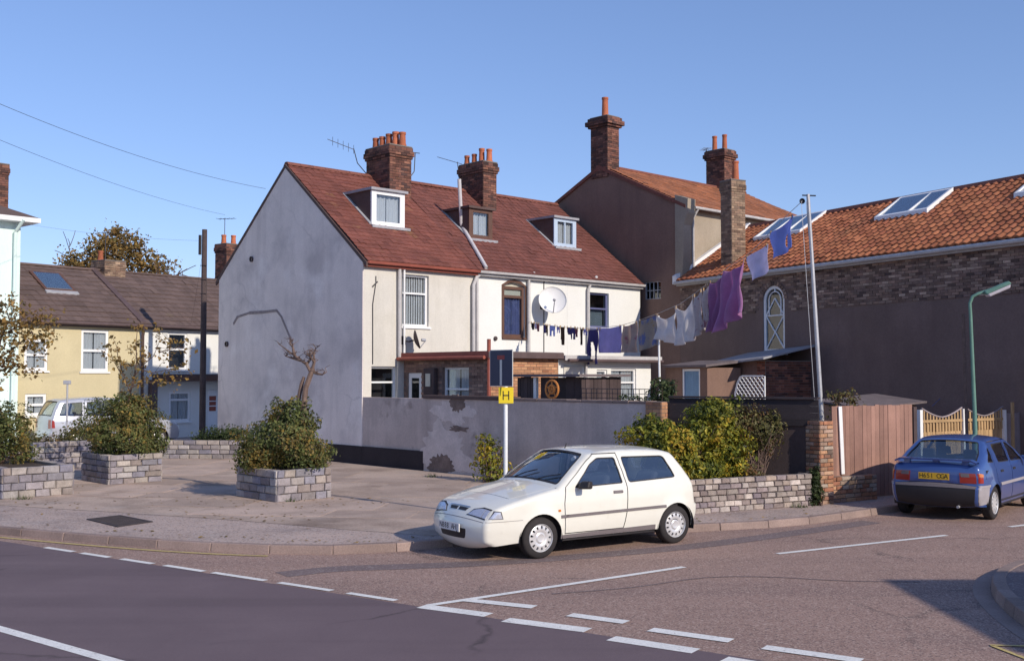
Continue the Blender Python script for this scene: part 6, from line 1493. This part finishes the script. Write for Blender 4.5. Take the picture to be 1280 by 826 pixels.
def esc_trims(c):
    tr = c.t_rear; o = []
    o.append(('side_moulding','side',[(1.18,.575),(2.98,.575),(3.02,.625),(1.18,.625)],'car_greylight',.012,.014))
    o.append(('rear_bumper_side','side',[(3.665,.30),(3.90,.28),(3.96,.36),(3.985,.45),(3.985,.565),(3.955,.60),(3.645,.60),(3.67,.45)],'car_greylight',.012,.012))
    o.append(('bumper_strip','side',[(3.63,.585),(3.955,.585),(3.955,.625),(3.61,.625)],'car_greylight',.020,.012))
    o.append(('rear_bumper','sheet',[(tr(.585),-1),(tr(.28),-1),(tr(.28),1),(tr(.585),1)],'car_black',.012,.012))
    o.append(('bumper_strip','sheet',[(tr(.60),-1),(tr(.568),-1),(tr(.568),1),(tr(.60),1)],'car_grey',.018,.012))
    for sg_ in (1,-1):
        o.append(('tail_lamp','sheet',[(tr(.83),.62*sg_),(tr(.66),.62*sg_),(tr(.66),1.0*sg_),(tr(.83),1.0*sg_)],'lens_red',.008,.01))
        o.append(('reversing_lens','sheet',[(tr(.825),.65*sg_),(tr(.765),.65*sg_),(tr(.765),.85*sg_),(tr(.825),.85*sg_)],'lens_amber' if False else 'car_grey',.011,.004))
    o.append(('tail_lamp','side',[(3.845,.665),(3.948,.665),(3.948,.83),(3.845,.80)],'lens_red',.006,.01))
    o.append(('indicator_lens','side',[(3.835,.77),(3.94,.77),(3.935,.835),(3.83,.815)],'lens_amber',.010,.006))
    o.append(('tailgate_seam','sheet',[(tr(.645),-.62),(tr(.639),-.62),(tr(.639),.62),(tr(.645),.62)],'car_black',.002,0))
    o.append(('fuel_flap','side',rounded([(3.60,.72),(3.74,.72),(3.74,.86),(3.60,.86)],.03),'car_blue',.003,.003))
    return o
esc['trims'] = esc_trims
wr = gnd(1237,648.5,0); he = R(51.)
hv = Vector((math.cos(he),math.sin(he),0)); lv2 = Vector((-hv.y,hv.x,0))
ce = wr + hv*(2.525/2) + lv2*.72
ec = Car('hatchback_car','blue five door hatchback with rear spoiler parked by the wooden fence','car',(ce.x,ce.y,0.),he,esc).build()
X = lambda l: ec.lm-l
ec.plate(ec.t_rear(.76), .76, 'H651 OGA', 'plate_yellow', .52, .115, .012)
sw_ = MB()
for i in range(14):
    v0 = -1+2*i/14; v1 = -1+2*(i+1)/14
    def sp8(v): 
        y = v*.70; b = .05*(1-v*v); dz = -.05*max(0,abs(v)-.85)/.15
        return [Vector((X(3.80+b),y,1.035+dz)),Vector((X(3.98+b),y,1.035+dz)),Vector((X(3.985+b),y,1.062+dz)),Vector((X(3.82+b),y,1.066+dz))]
    a,b = sp8(v0),sp8(v1); sw_.add(a+b,[(0,1,5,4),(1,2,6,5),(2,3,7,6),(3,0,4,7)],.5)
spo = sw_.build('spoiler','car_blue',ec.o,True,50)
for yy_ in (-.5,0,.5): MB().box(X(3.93),X(3.85),yy_-.05,yy_+.05,.95,1.04).build('spoiler_foot','car_blue',spo)
MB().tube([Vector((X(3.9),-.4,.26)),Vector((X(4.04),-.4,.25))],.025,8).build('exhaust','metal_galv',ec.o)
for sg_ in (1,-1):
    for lh in (2.10,2.88):
        yh = ec.yside(lh,.82); box_part(ec,'door_handle',[(X(lh+.06),(yh-.01)*sg_,.80),(X(lh-.10),(yh-.01)*sg_,.80),(X(lh-.10),(yh+.016)*sg_,.80),(X(lh+.06),(yh+.016)*sg_,.80),(X(lh+.06),(yh-.012)*sg_,.84),(X(lh-.10),(yh-.012)*sg_,.84),(X(lh-.10),(yh+.010)*sg_,.84),(X(lh+.06),(yh+.010)*sg_,.84)],'car_black',.008)
    box_part(ec,'door_mirror',[(X(1.52),.86*sg_,.91),(X(1.40),.86*sg_,.92),(X(1.44),1.02*sg_,.93),(X(1.52),1.02*sg_,.92),(X(1.52),.78*sg_,1.02),(X(1.44),.80*sg_,1.02),(X(1.46),1.02*sg_,1.03),(X(1.52),1.02*sg_,1.03)],'car_blue',.02)
# ---- silver people carrier behind the planters
mpv = dict(L=4.55, axles=(.90,3.70), rw=.30, ra=.35, sill=.26, belt=1.02, fillet=.06, paint='car_silver',
    sil=[(.18,.24,.08),(.10,.30,.09),(.08,.45,.10),(.10,.60,.09),(.22,.76,.06),(.65,.92,.04),(1.02,1.00,.045),(1.10,1.03,.05),(1.55,1.33,.055),(1.95,1.55,.05),(2.10,1.60,.04),(2.6,1.66,.035),(3.4,1.66,.035),(4.0,1.62,.035),(4.15,1.58,.04),(4.30,1.35,.05),(4.42,1.05,.05),(4.45,.90,.05),(4.46,.62,.06),(4.50,.58,.06),(4.50,.44,.06),(4.46,.32,.06),(4.38,.27,.05)],
    prof=[(.18,.78),(.30,.82),(.50,.86),(.70,.87),(.95,.855),(1.05,.83),(1.25,.77),(1.50,.69),(1.60,.65),(1.70,.61)], tf=(.9,.17,2.2), tr=(3.8,.09,2.0),
    doors=[[(1.30,.34),(2.30,.34),(2.32,1.02),(2.25,1.60),(2.02,1.57),(1.75,1.42),(1.32,1.06)],[(2.33,.34),(3.25,.34),(3.38,.66),(3.42,1.02),(3.36,1.60),(2.27,1.61),(2.345,1.02)]],
    door_windows=[rounded([(1.50,1.07),(2.25,1.08),(2.20,1.54),(2.06,1.52),(1.80,1.38)],.03),rounded([(2.39,1.08),(3.33,1.09),(3.29,1.54),(2.32,1.55)],.03)],
    quarter=[rounded([(3.48,1.09),(4.22,1.10),(4.05,1.50),(3.43,1.54)],.04)],
    cabin=(1.2,4.2), seats=[(2.0,.4),(2.0,-.4),(3.0,.4),(3.0,-.4)], wheel=(1.6,-.4), slots=7, slot=(.45,.84,.12),
    screen=lambda c: rounded([(c.t_l(1.18),-.94),(c.t_l(1.98),-.90),(c.t_l(1.98),.90),(c.t_l(1.18),.94)],.06),
    rear_screen=lambda c: rounded([(c.t_l(4.18),-.90),(c.t_l(4.405),-.92),(c.t_l(4.405),.92),(c.t_l(4.18),.90)],.05),
    bonnet=lambda c: rounded([(c.t_l(.27),-.80),(c.t_l(1.04),-.93),(c.t_l(1.04),.93),(c.t_l(.27),.80)],.04))
def mpv_trims(c):
    tr = c.t_rear; o = []
    for sg_ in (1,-1): o.append(('tail_lamp','sheet',[(tr(.98),.78*sg_),(tr(.70),.78*sg_),(tr(.70),1*sg_),(tr(.98),1*sg_)],'lens_red',.008,.01))
    o.append(('tail_lamp','side',[(4.34,.72),(4.44,.72),(4.43,.96),(4.36,.96)],'lens_red',.006,.01))
    o.append(('side_moulding','side',[(1.3,.60),(3.30,.60),(3.30,.66),(1.3,.66)],'car_grey',.012,.012)); return o
mpv['trims'] = mpv_trims
md = 36.2; mpos = Vector(((75-640)/FPX*md,md,GZ)); hm = R(41.)
hmv = Vector((math.cos(hm),math.sin(hm),0))
cm_ = mpos+hmv*1.65
mc_ = Car('people_carrier','silver people carrier parked in front of the yellow cottage','car',(cm_.x,cm_.y,GZ+.002),hm,mpv).build()

# ================================================================== PLANTERS AND PLANTS
def planter(label, near, left_px, right_px, top_px, stone=.30, bh=.135, seed=0, ang=43.):
    O = gnd(near[0],near[1],.112); f = Frame(O,ang); L1 = f.py(right_px,near[1]-8,0).x; L2 = f.px(left_px,near[1]-6,0).y; zt = f.py(near[0],top_px,0).z
    p = thing('stone_planter',label,'planter',f(L1/2,L2/2,GZ),'stone planters on the forecourt')
    w_ = .16
    mb = MB(); mb.box(.02,L1-.02,.02,w_,.05,zt-.012,f); mb.box(.02,L1-.02,L2-w_,L2-.02,.05,zt-.012,f); mb.box(.02,w_,w_,L2-w_,.05,zt-.013,f); mb.box(L1-w_,L1-.02,w_,L2-w_,.05,zt-.013,f); mb.build('core','mortar',p)
    for i,(o_,u,W_) in enumerate(((f(0,0,0),f.U,L1),(f(L1,0,0),f.N,L2),(f(L1,L2,0),-f.U,L1),(f(0,L2,0),-f.N,L2))):
        stones(p,o_,u,W_,.108,zt,stone,bh,SM,.15,seed*10+i,proud=.012,jit=.22)
    MB().box(w_-.01,L1-w_+.01,w_-.01,L2-w_+.01,.1,zt-.06,f).build('soil','soil',p)
    return f, L1, L2, zt
p1f,p1a,p1b,p1z = planter('square stone planter holding the bushy shrub and bare tree before the grey gable',(346,628),296,413.5,588,seed=1)
p2f,p2a,p2b,p2z = planter('square stone planter holding the rounded bush and thin sapling',(137,606),102.5,202,569,seed=2)
p3f,p3a,p3b,p3z = planter('stone planter of tangled reddish shrubs beside the kerb',(3,624),-75,91,585,seed=3)
bw0 = gnd(40,588,.112); bwf = Frame(bw0,43.); bwl = bwf.py(114,575,0).x
bw = thing('low_block_wall','low pale block wall between the planters in front of the silver people carrier','wall',bwf(bwl/2,.12,GZ))
bwz = bwf.py(60,552,0).z; MB().box(.01,bwl-.01,.03,.25,0,bwz-.02,bwf).build('core','mortar',bw); stones(bw,bwf(0,0,0),bwf.U,bwl,.108,bwz,.32,.14,SM,.15,31); stones(bw,bwf(bwl,0,0),bwf.N,.26,.108,bwz,.26,.14,SM,.08,32)
fw0 = gnd(198,573,.112); fwf = Frame(fw0,-4.); fwl = fwf.py(314,572,0).x
fw = thing('low_block_wall','long low block wall in front of the white cottage and telegraph pole','wall',fwf(fwl/2,.12,GZ))
fwz = fwf.py(250,550,0).z; MB().box(.01,fwl-.01,.03,.25,0,fwz-.02,fwf).build('core','mortar',fw); stones(fw,fwf(0,0,0),fwf.U,fwl,.108,fwz,.32,.125,SM,.15,33)
for o_ in (bw,fw): o_['group'] = 'low block walls'
Vx = lambda f,a,b,z: f(a,b,z)
def shrub(name,label,cat,base,clumps,n,size,lm,stems=14,stem_h=.8,stem_m='bark',seed=1,group=None,sr=.012,up=.3,extra=None):
    rs = random.Random(seed); base = Vector(base); s = thing(name,label,cat,base,group)
    st = MB()
    for i in range(stems):
        c,rad = rs.choice(clumps); d = Vector((rs.gauss(0,1),rs.gauss(0,1),rs.uniform(.0,1))).normalized()
        e = Vector(c)+Vector((d.x*rad[0],d.y*rad[1],d.z*rad[2]))*rs.uniform(.5,1.0); a = base+Vector((rs.uniform(-.15,.15),rs.uniform(-.15,.15),-.03)); m_ = (a+e)/2+Vector((rs.gauss(0,.08),rs.gauss(0,.08),.1))
        st.tube([a,(a+m_)/2+Vector((0,0,.03)),m_,(m_+e)/2+Vector((rs.gauss(0,.03),rs.gauss(0,.03),.03)),e],[sr*1.3,sr,sr*.8,sr*.6,sr*.3],5)
    st.build('stems',stem_m,s)
    tot = sum(r_[0]*r_[2] for _,r_ in clumps); fo = MB()
    for k,(c,rad) in enumerate(clumps): leaves(fo,lump_pts(c,rad,int(n*rad[0]*rad[2]/tot),rs,zmin=base.z-.02,seed=seed*5+k),size,rs,up=up,cen=Vector(c))
    tag(fo.build('foliage',lm,s),kind='stuff')
    return s
# planter 1
c = p1f(p1a*.5,p1b*.5,p1z); sc1 = 1
shrub('planter_shrub','bushy green and russet shrub filling the planter before the grey gable','shrub',c+Vector((0,0,-.08)),[(c+Vector((.0,-.05,.48)),(.86,.80,.62)),(c+Vector((.12,0,.95)),(.48,.46,.42)),(c+Vector((-.45,-.2,.25)),(.42,.42,.38)),(c+Vector((.55,.1,.22)),(.38,.42,.34))],14500,.058,'leaf_autumn',22,seed=3)
def at_d(px_,py_,d): return at(px_,py_,d)
dT = c.y
bt = thing('bare_tree','stunted bare tree with twisted limbs rising from the planter shrub','tree',c+Vector((.25,.0,-.05)))
def limb(pts,rr,mb): mb.tube([at(x,y,dT+dz) for x,y,dz in pts],rr,8)
mb = MB()
mb.tube([c+Vector((.25,0,-.05)),at(377,530,dT),at(380,505,dT),at(382,485,dT),at(389,466,dT),at(391,460,dT)],[.075,.07,.062,.055,.05,.045],8); mb.tube([at(378,520,dT+.05),at(373,500,dT+.08),at(377,480,dT+.08),at(380,471,dT+.08)],[.05,.045,.04,.03],8); mb.build('trunk','bark_pale',bt,True)
mb = MB(); rsb = random.Random(4)
for L_ in ([(389,466,0),(383,455,0),(376,450,.05),(368,444,.05),(358,437,.1),(349,430,.1)],[(390,462,0),(393,452,-.05),(392,443,-.05),(395,435,-.08)],[(390,464,0),(397,467,0),(403,468,-.05),(408,465,-.05)],[(376,450,.05),(367,448,.1),(357,445,.15)],[(383,455,0),(388,449,.05),(387,440,.1)],[(368,444,.05),(366,434,.05),(362,428,.05)],[(393,452,-.05),(387,445,-.1)]):
    n = len(L_); limb(L_,[.036*(1-.75*i/(n-1)) for i in range(n)],mb)
    for k in range(8):
        i = rsb.randint(1,n-1); x,y,dz = L_[i]; limb([(x,y,dz),(x+rsb.uniform(-6,5),y-rsb.uniform(1,6),dz+rsb.uniform(-.1,.1)),(x+rsb.uniform(-12,9),y-rsb.uniform(3,11),dz+rsb.uniform(-.2,.2))],[.010,.007,.003],mb)
mb.build('branches','bark_pale',bt,True)
# planter 2: bush and sapling
c = p2f(p2a*.5,p2b*.5,p2z)
shrub('planter_shrub','rounded olive and brown bush filling the planter beside the block wall','shrub',c+Vector((0,0,-.08)),[(c+Vector((0,0,.52)),(.92,.85,.66)),(c+Vector((.2,0,.9)),(.55,.5,.42)),(c+Vector((.6,.1,.25)),(.4,.4,.35))],14500,.060,'leaf_autumn',22,seed=5)
def sapling(label,base,limbs,lm,nleaf,size,seed,d,tr=.03,spread=.16):
    rs = random.Random(seed); s = thing('sapling',label,'tree',base,'saplings in the planters'); mb = MB(); pts = []
    for i,L_ in enumerate(limbs):
        P = [(Vector(base) if q is None else at(q[0],q[1],d+(q[2] if len(q)>2 else 0))) for q in L_]; n = len(P); r0 = tr if i == 0 else tr*.5
        mb.tube(P,[r0*(1-.8*k/(n-1)) for k in range(n)],6)
        for k in range(1,n):
            for j in range(3):
                a = P[k-1].lerp(P[k],rs.random()); e = a+Vector((rs.gauss(0,.16),rs.gauss(0,.16),rs.gauss(0.05,.12))); mb.tube([a,(a+e)/2+Vector((0,0,.02)),e],[.006,.005,.003],4); pts += [e,e]
            if k >= n/2: pts += [P[k]]*3
    mb.build('trunk','bark',s,True)
    fo = MB(); leaves(fo,[rs.choice(pts)+Vector((rs.gauss(0,spread*.5),rs.gauss(0,spread*.5),rs.gauss(0,spread*.45))) for _ in range(nleaf)],size,rs); tag(fo.build('crown',lm,s),kind='stuff'); return s
d2 = c.y
sapling('thin sapling with sparse brown leaves rising from the rounded bush in its planter',c+Vector((0,0,-.06)),[[None,(160,510),(163,490),(168,470),(171,450),(170,430),(172,408)],[(163,490),(155,470),(148,450),(146,430)],[(168,470),(180,455),(192,445),(200,425),(196,410)],[(171,460),(190,466),(210,462),(228,458)],[(200,440),(215,436),(232,432)],[(155,470),(148,462),(141,448)],[(163,485),(178,478),(200,478),(222,476)]],'leaf_rust',620,.085,8,d2)
# planter 3: tangle and sapling at the frame edge
c = p3f(p3a*.35,p3b*.5,p3z); c2v = p3f(p3a*.72,p3b*.45,p3z)
shrub('planter_shrub','tangled twiggy reddish shrubs spilling over the kerbside planter','shrub',c+Vector((0,0,-.08)),[(c+Vector((-.2,0,.45)),(.75,.7,.6)),(c+Vector((.35,0,.75)),(.5,.5,.5)),(c2v+Vector((0,0,.15)),(.40,.4,.24)),(c+Vector((-.7,0,.9)),(.5,.5,.45))],9500,.056,'leaf_autumn',50,seed=7,sr=.009)
d3 = c.y
sapling('sapling with drooping sprays of brown leaves beside the mint green house',c+Vector((-.3,0,-.06)),[[None,(-12,540),(-8,490),(-4,450),(2,420),(12,400),(26,392)],[(-4,450),(10,440),(24,430),(40,428),(52,440)],[(2,420),(18,410),(36,402),(50,400),(60,410)],[(-4,455),(8,460),(20,458),(34,462)],[(24,430),(38,416),(54,420)],[(12,400),(8,388),(14,380)],[(-8,470),(6,448),(16,446)],[(-8,440),(-4,420),(2,400)]],'leaf_rust',1500,.085,9,d3,.035,.2)
# clipped hedge by the far wall
hz_ = fwf.py(290,540,.5).z; hxa,hxb = fwf.py(252,545,.5).x, fwf.py(312,545,.5).x
shrub('low_hedge','low dark hedge growing behind the long block wall beside the grey gable','hedge',fwf((hxa+hxb)/2,.7,GZ),[(fwf(hxa+.5,.7,fwz-.02),(.8,.5,.30)),(fwf(hxb-.6,.7,fwz+.02),(.9,.5,.36))],3400,.07,'leaf_ivy',10,seed=11)
shrub('low_hedge','low dark shrubs hiding the bonnet of the silver people carrier','hedge',bwf(bwl+.3,1.2,GZ),[(bwf(.6,1.0,bwz-.25),(.9,.4,.40)),(bwf(bwl+.25,1.3,bwz-.08),(.75,.5,.52))],3400,.07,'leaf_olive',10,seed=12)
# big shrub bed behind the low stone wall
zb2 = .6
bA = LW.py(850,560,.9).x; bC = LW.py(940,560,.9).x
def lw_at(px_,py_,y): q = LW.py(px_,py_,y); return LW(q.x,y,q.z)
q0 = lw_at(850,570,1.0)
shrub('large_shrub','large yellow green spreading shrub above the low stone wall behind the white hatchback','shrub',Vector((q0.x,q0.y,zb2)),
    [(lw_at(838,560,1.0),(.62,.55,.55)),(lw_at(893,545,.95),(.62,.55,.66)),(lw_at(815,545,1.2),(.50,.5,.34)),(lw_at(870,590,.7),(.55,.4,.30)),(lw_at(905,575,.75),(.42,.4,.42)),(lw_at(890,520,1.0),(.34,.34,.30))],19000,.066,'leaf_yellow',34,seed=13,sr=.014)
q0 = lw_at(945,590,.9)
shrub('twiggy_shrub','thin twiggy shrub with purple stems beside the yellow green shrub','shrub',Vector((q0.x,q0.y,zb2)),
    [(lw_at(945,540,.95),(.58,.5,.42)),(lw_at(925,525,1.0),(.40,.4,.30)),(lw_at(965,530,.9),(.28,.3,.22)),(lw_at(930,590,.6),(.35,.3,.18))],4600,.060,'leaf_olive',110,seed=14,sr=.009,stem_m='bark_pale')
q0 = gnd(1018,631,.11); 
shrub('ivy_clump','dark ivy clump climbing the foot of the orange brick pier','ivy',Vector((q0.x-.02,q0.y-.02,GZ)),[(Vector((q0.x,q0.y,.32)),(.16,.14,.30)),(Vector((q0.x+.02,q0.y+.05,.62)),(.10,.1,.25))],1300,.055,'leaf_ivy',6,seed=15)
q0 = at(828,490,25.2)
shrub('yard_shrub','dark green spiky shrub behind the dark wall beneath the washing','shrub',Vector((q0.x,q0.y,GZ)),[(q0,(.36,.36,.36)),(q0-Vector((0,0,.5)),(.4,.4,.5))],1900,.08,'leaf_green',16,seed=16)
q0 = at(608,570,26.0)
wb0 = gnd(612,602,.112)
shrub('wall_weeds','straggly yellowing weeds growing against the stained garden wall by the sign post','weeds',wb0,[(Vector((wb0.x,wb0.y,.65)),(.36,.25,.55)),(Vector((wb0.x+.12,wb0.y,.30)),(.40,.28,.28)),(Vector((wb0.x-.12,wb0.y,.95)),(.18,.18,.26))],900,.085,'leaf_rust' if False else 'leaf_yellow',36,seed=17,sr=.008,stem_m='bark_pale')
q0 = PF(.9,1.0,GZ); qz = PF.py(1055,496,1.0)
shrub('creeper','straggly creeper showing above the reddish wooden fence','creeper',PF(qz.x,1.0,GZ),[(PF(qz.x,1.0,qz.z),(.36,.3,.16)),(PF(qz.x+.05,1.0,qz.z-.4),(.4,.3,.4))],700,.07,'leaf_olive',14,seed=18)
q0 = T(.5,T.px(790,497,.5).y,1.9)
shrub('trellis_plant','dark climbing plant along the mesh trellis on the garden wall','plant',Vector((q0.x,q0.y,GZ)),[(q0+Vector((0,0,.10)),(.42,.3,.14)),(q0-Vector((0,0,.7)),(.3,.3,.8))],900,.06,'leaf_ivy',10,seed=19)
# low tufts at planter feet
for i,(x,y,lab) in enumerate(((28,624,'small grass tuft at the foot of the kerbside planter'),(362,627,'small grass tuft at the foot of the planter before the gable'),(540,596,'small weed tuft where the stained garden wall meets the forecourt'),(1000,634,'small weed tuft at the foot of the low stone wall'))):
    g0 = gnd(x,y,.114); rs = random.Random(60+i); mb = MB()
    for k in range(60):
        a = g0+Vector((rs.gauss(0,.10),rs.gauss(0,.05),0)); h_ = rs.uniform(.03,.11); d = Vector((rs.gauss(0,.03),rs.gauss(0,.03),h_)); s_ = Vector((rs.uniform(-.008,.008),rs.uniform(-.008,.008),0))
        mb.add([a-s_,a+s_,a+d],[(0,1,2)],rs.random())
    top(mb,'grass_tuft','leaf_green',lab,'grass',g0,'grass tufts')
# fallen leaves drifted round the planters and along the kerb
rs = random.Random(77); mb = MB()
for k in range(420):
    if k % 3: px_,py_ = rs.choice(((346,628),(150,607),(60,625),(250,620),(420,622),(600,606),(310,640))); q = gnd(px_+rs.gauss(0,50),py_+abs(rs.gauss(0,9)),.122)
    else: q0_ = rs.choice(kc); q = Vector((q0_.x+rs.gauss(0,.25),q0_.y+.3+abs(rs.gauss(0,.3)),.122))
    if q.x > 6 or q.y > 29: continue
    s_ = rs.uniform(.02,.045); a_ = rs.uniform(0,6.28); d_ = Vector((math.cos(a_),math.sin(a_),rs.uniform(-.2,.3)))*s_; e_ = Vector((-math.sin(a_),math.cos(a_),rs.uniform(0,.3)))*s_*.6
    mb.add([q-d_,q+e_,q+d_,q-e_],[(0,1,2),(0,2,3)],rs.random())
tag(mb.build('fallen_leaves','leaf_rust'),'scattered small brown fallen leaves round the planters and kerb','leaves',kind='stuff')
# tree beyond the cottages
tb = at(142,335,60); TB = Vector((tb.x,tb.y,GZ)); rs = random.Random(21)
bt2 = thing('background_tree','autumn tree rising behind the yellow cottage chimney','tree',TB); mb = MB(); tips = []
branch(mb,TB,(0,0,1),4.2,.22,4,rs,tips,.5,(2,4),.2,.7); mb.build('trunk','bark',bt2,True)
fo = MB()
for (x,y,rx,rz,n) in ((140,318,1.6,1.3,1500),(105,328,1.5,.7,800),(185,330,1.2,.8,800),(145,297,.7,.8,500),(165,310,.9,.9,600),(125,312,.8,.8,500),(150,345,3.0,1.6,1600),(88,330,.7,.4,250),(200,340,.6,.6,250)):
    leaves(fo,lump_pts(at(x,y,60+rs.uniform(-.8,.8)),(rx,rx,rz),n,rs,.2,.45,2.2,seed=x),.17,rs)
tag(fo.build('crown','leaf_rust',bt2),kind='stuff')

# ================================================================== WASHING
def clothmat(name,col,**k): mat(name,col,.9,.08,6,.06,40,.1,120,trans=.5,**k)
clothmat('c_lav',(.44,.42,.74)); clothmat('c_navy',(.10,.085,.27)); clothmat('c_white',(.85,.82,.82)); clothmat('c_purple',(.58,.30,.54)); clothmat('c_purple2',(.45,.22,.42)); clothmat('c_ltblue',(.70,.67,.84)); clothmat('c_blue',(.38,.45,.82)); clothmat('c_dark',(.05,.035,.06)); clothmat('c_brown',(.10,.06,.045)); clothmat('c_rose',(.30,.11,.16))
clothmat('c_beige',(.56,.47,.43),patches=[((.42,.17,.25),5,.58,.64,.8)]); clothmat('c_towel',(.40,.37,.35),patches=[((.16,.22,.48),3.2,.52,.58,.9),((.42,.33,.16),4.1,.60,.66,.7)]); clothmat('c_print',(.66,.60,.60),patches=[((.40,.15,.20),7,.57,.63,.8)])
nl = Vector((-ld.y,ld.x,0))
def hang(name,label,cat,tl,tr,bl,br,m,fold=.05,nf=3.,sag=.05,keep=None,nu=44,nv=36,seed=0,group='washing on the line',bulge=0.,pinch=0.):
    rs = random.Random(seed); A_,B_,C_,D_ = on_line(*tl),on_line(*tr),on_line(*bl),on_line(*br); ph = rs.uniform(0,6)
    def P(u,v):
        uu = u+pinch*math.sin(2*math.pi*u)*0
        t = A_.lerp(B_,u); b = C_.lerp(D_,u); p = t.lerp(b,v)-Z*sag*4*u*(1-u)*(1-v)
        return p+nl*(fold*math.sin(nf*math.pi*2*u+ph+1.2*v)*(.25+.75*v)+bulge*math.sin(math.pi*v)+.4*fold*math.sin(5*u+7*v+ph))
    mb = MB(); idx = {}
    for i in range(nu):
        for j in range(nv):
            if keep and not keep((i+.5)/nu,(j+.5)/nv): continue
            q = []
            for a,b in ((i,j),(i+1,j),(i+1,j+1),(i,j+1)):
                if (a,b) not in idx: idx[(a,b)] = len(mb.v); mb.v.append(P(a/nu,b/nv))
                q.append(idx[(a,b)])
            mb.f.append(tuple(q)); mb.c.append(.5)
    th = thing(name,label,cat,(A_+B_)/2,group)
    mb.build('cloth',m,th,True,70,solid=.006)
    for u in (.06,.94):
        p = P(u,0); MB().box(p.x-.012,p.x+.012,p.y-.012,p.y+.012,p.z-.05,p.z+.04).build('peg','wood_yellow',th)
    return th
trous = lambda u,v: v < .35 or abs(u-.5) > .05+.10*(v-.35)
shirt = lambda u,v: (.22 < u < .78) or (v > .55 and v < 1.0 and False) or (v < .42 and abs(u-.5) > .0)
# small things: socks and underwear near the white wall
smalls = [('sock','short dark blue sock','c_dark',664,668,403,412),('sock','pale lilac sock','c_ltblue',668,671,404,411),('sock','deep rose sock','c_rose',670.5,674,404,414),('sock','mid blue sock','c_navy',679,682.5,405.5,416),
 ('sock','brown sock','c_brown',682.5,685,406,419.5),('underpants','patterned blue underpants','c_blue',687,694,406.5,420),('underpants','lavender underpants','c_lav',696,700,408,416),('stocking','long brown stocking','c_brown',701,706,408.5,431),
 ('vest','dark blue vest','c_navy',709,714,409,418),('underpants','navy briefs','c_navy',713,719,409,424),('sock','rose brown sock','c_rose',719,722,410,421),('stocking','thin brown stocking','c_brown',725.5,728.5,410.5,431),('underpants','pale lavender briefs','c_lav',729,734,411,419)]
for i,(nm,lab,m_,xa,xb,yt,yb_) in enumerate(smalls):
    k = trous if nm == 'underpants' else (lambda u,v: v < .7 or u > .15)
    hang(nm,lab+' pegged among the small washing near the dish',nm,(xa,yt),(xb,yt+.3),(xa+.3,yb_),(xb-.3,yb_+.3),m_,.012,1.,.01,k,8,10,seed=70+i)
hang('trousers','long navy trousers hanging in front of the white extension roof edge','trousers',(734,411.5),(748,411),(732,456),(749,455),'c_navy',.06,1.5,.03,trous,60,60,seed=1)
hang('pillowcase','plain lavender pillowcase between navy trousers and printed blouse','pillowcase',(748.5,411),(777,407),(748,441),(775.5,441),'c_lav',.03,1.2,.02,seed=2)
hang('blouse','beige blouse with red print between lavender pillowcase and patterned towel','blouse',(777.5,407),(796,402),(775,440.5),(797.5,440),'c_beige',.06,2.2,.05,seed=3)
hang('towel','patterned blue and tan towel pegged between printed blouse and white sheet','towel',(797.5,401),(822,393),(798,440),(823,431),'c_towel',.03,1.4,.03,seed=4)
hang('sheet','white sheet peaked at its pegs beside the patterned towel','sheet',(823,392.5),(846,382),(822,424),(848,432),'c_white',.09,2.1,.22,seed=5)
hang('sheet','white sheet with bright hem sagging lowest beside the print shirts','sheet',(846,382),(866,368.5),(848,432),(869,424),'c_white',.09,1.6,.24,seed=6)
hang('shirt','pale print shirt between white sheet and purple top','shirt',(866,368.5),(877,361),(869,424),(880,412),'c_print',.07,1.5,.12,seed=7)
hang('shirt','white shirt with small red print next to the purple top','shirt',(877,361),(887,353),(879,413),(888,404),'c_print',.07,1.5,.12,seed=8)
hang('top','dark purple long top hanging beside the white print shirt','top',(887,352),(906,338),(886,416),(900,407),'c_purple2',.09,2.0,.14,seed=9)
hang('trousers','purple trousers hanging beside the dark purple top','trousers',(906,338),(930,323),(897,417),(929,390),'c_purple',.13,2.2,.12,seed=10)
hang('pillowcase','pale lilac pillowcase flying near the arched window','pillowcase',(932,321.5),(959,305),(942,351),(961,339),'c_ltblue',.04,1.0,.03,seed=11)
hang('shirt','bright blue shirt pegged highest on the line near the leaning pole','shirt',(962,291),(991,268),(969,324),(991,309),'c_blue',.06,1.2,.08,lambda u,v: (u-.68)**2/.014+(v-.62)**2/.06 > 1,90,80,seed=12)

# ================================================================== HOUSE BEYOND THE FRAME (casts the shade on the side road)
def shade_house():
    tip = gnd(1110,725,0); h_ = 5.0; d_ = h_/math.tan(SUN_EL); c = tip+Vector((math.cos(SUN_AZ),math.sin(SUN_AZ),0))*d_
    f = Frame((c.x,c.y),0.); dp = 3.4
    t = thing('corner_house','plain flat roofed corner house across the side road','house',f(4,-dp/2,0))
    MB().box(0,8,-dp,0,0,h_-.15,f).build('wall','render_tan',t)
    MB().box(-.06,8.06,-dp-.06,.06,h_-.148,h_,f).build('flat_roof','felt',t)
    MB().box(-.03,.06,-dp*.65,-dp*.35,1.0,2.2,f).build('window','upvc',t); MB().box(-.036,-.031,-dp*.62,-dp*.38,1.06,2.14,f).build('pane','glass_dark',t)
shade_house()
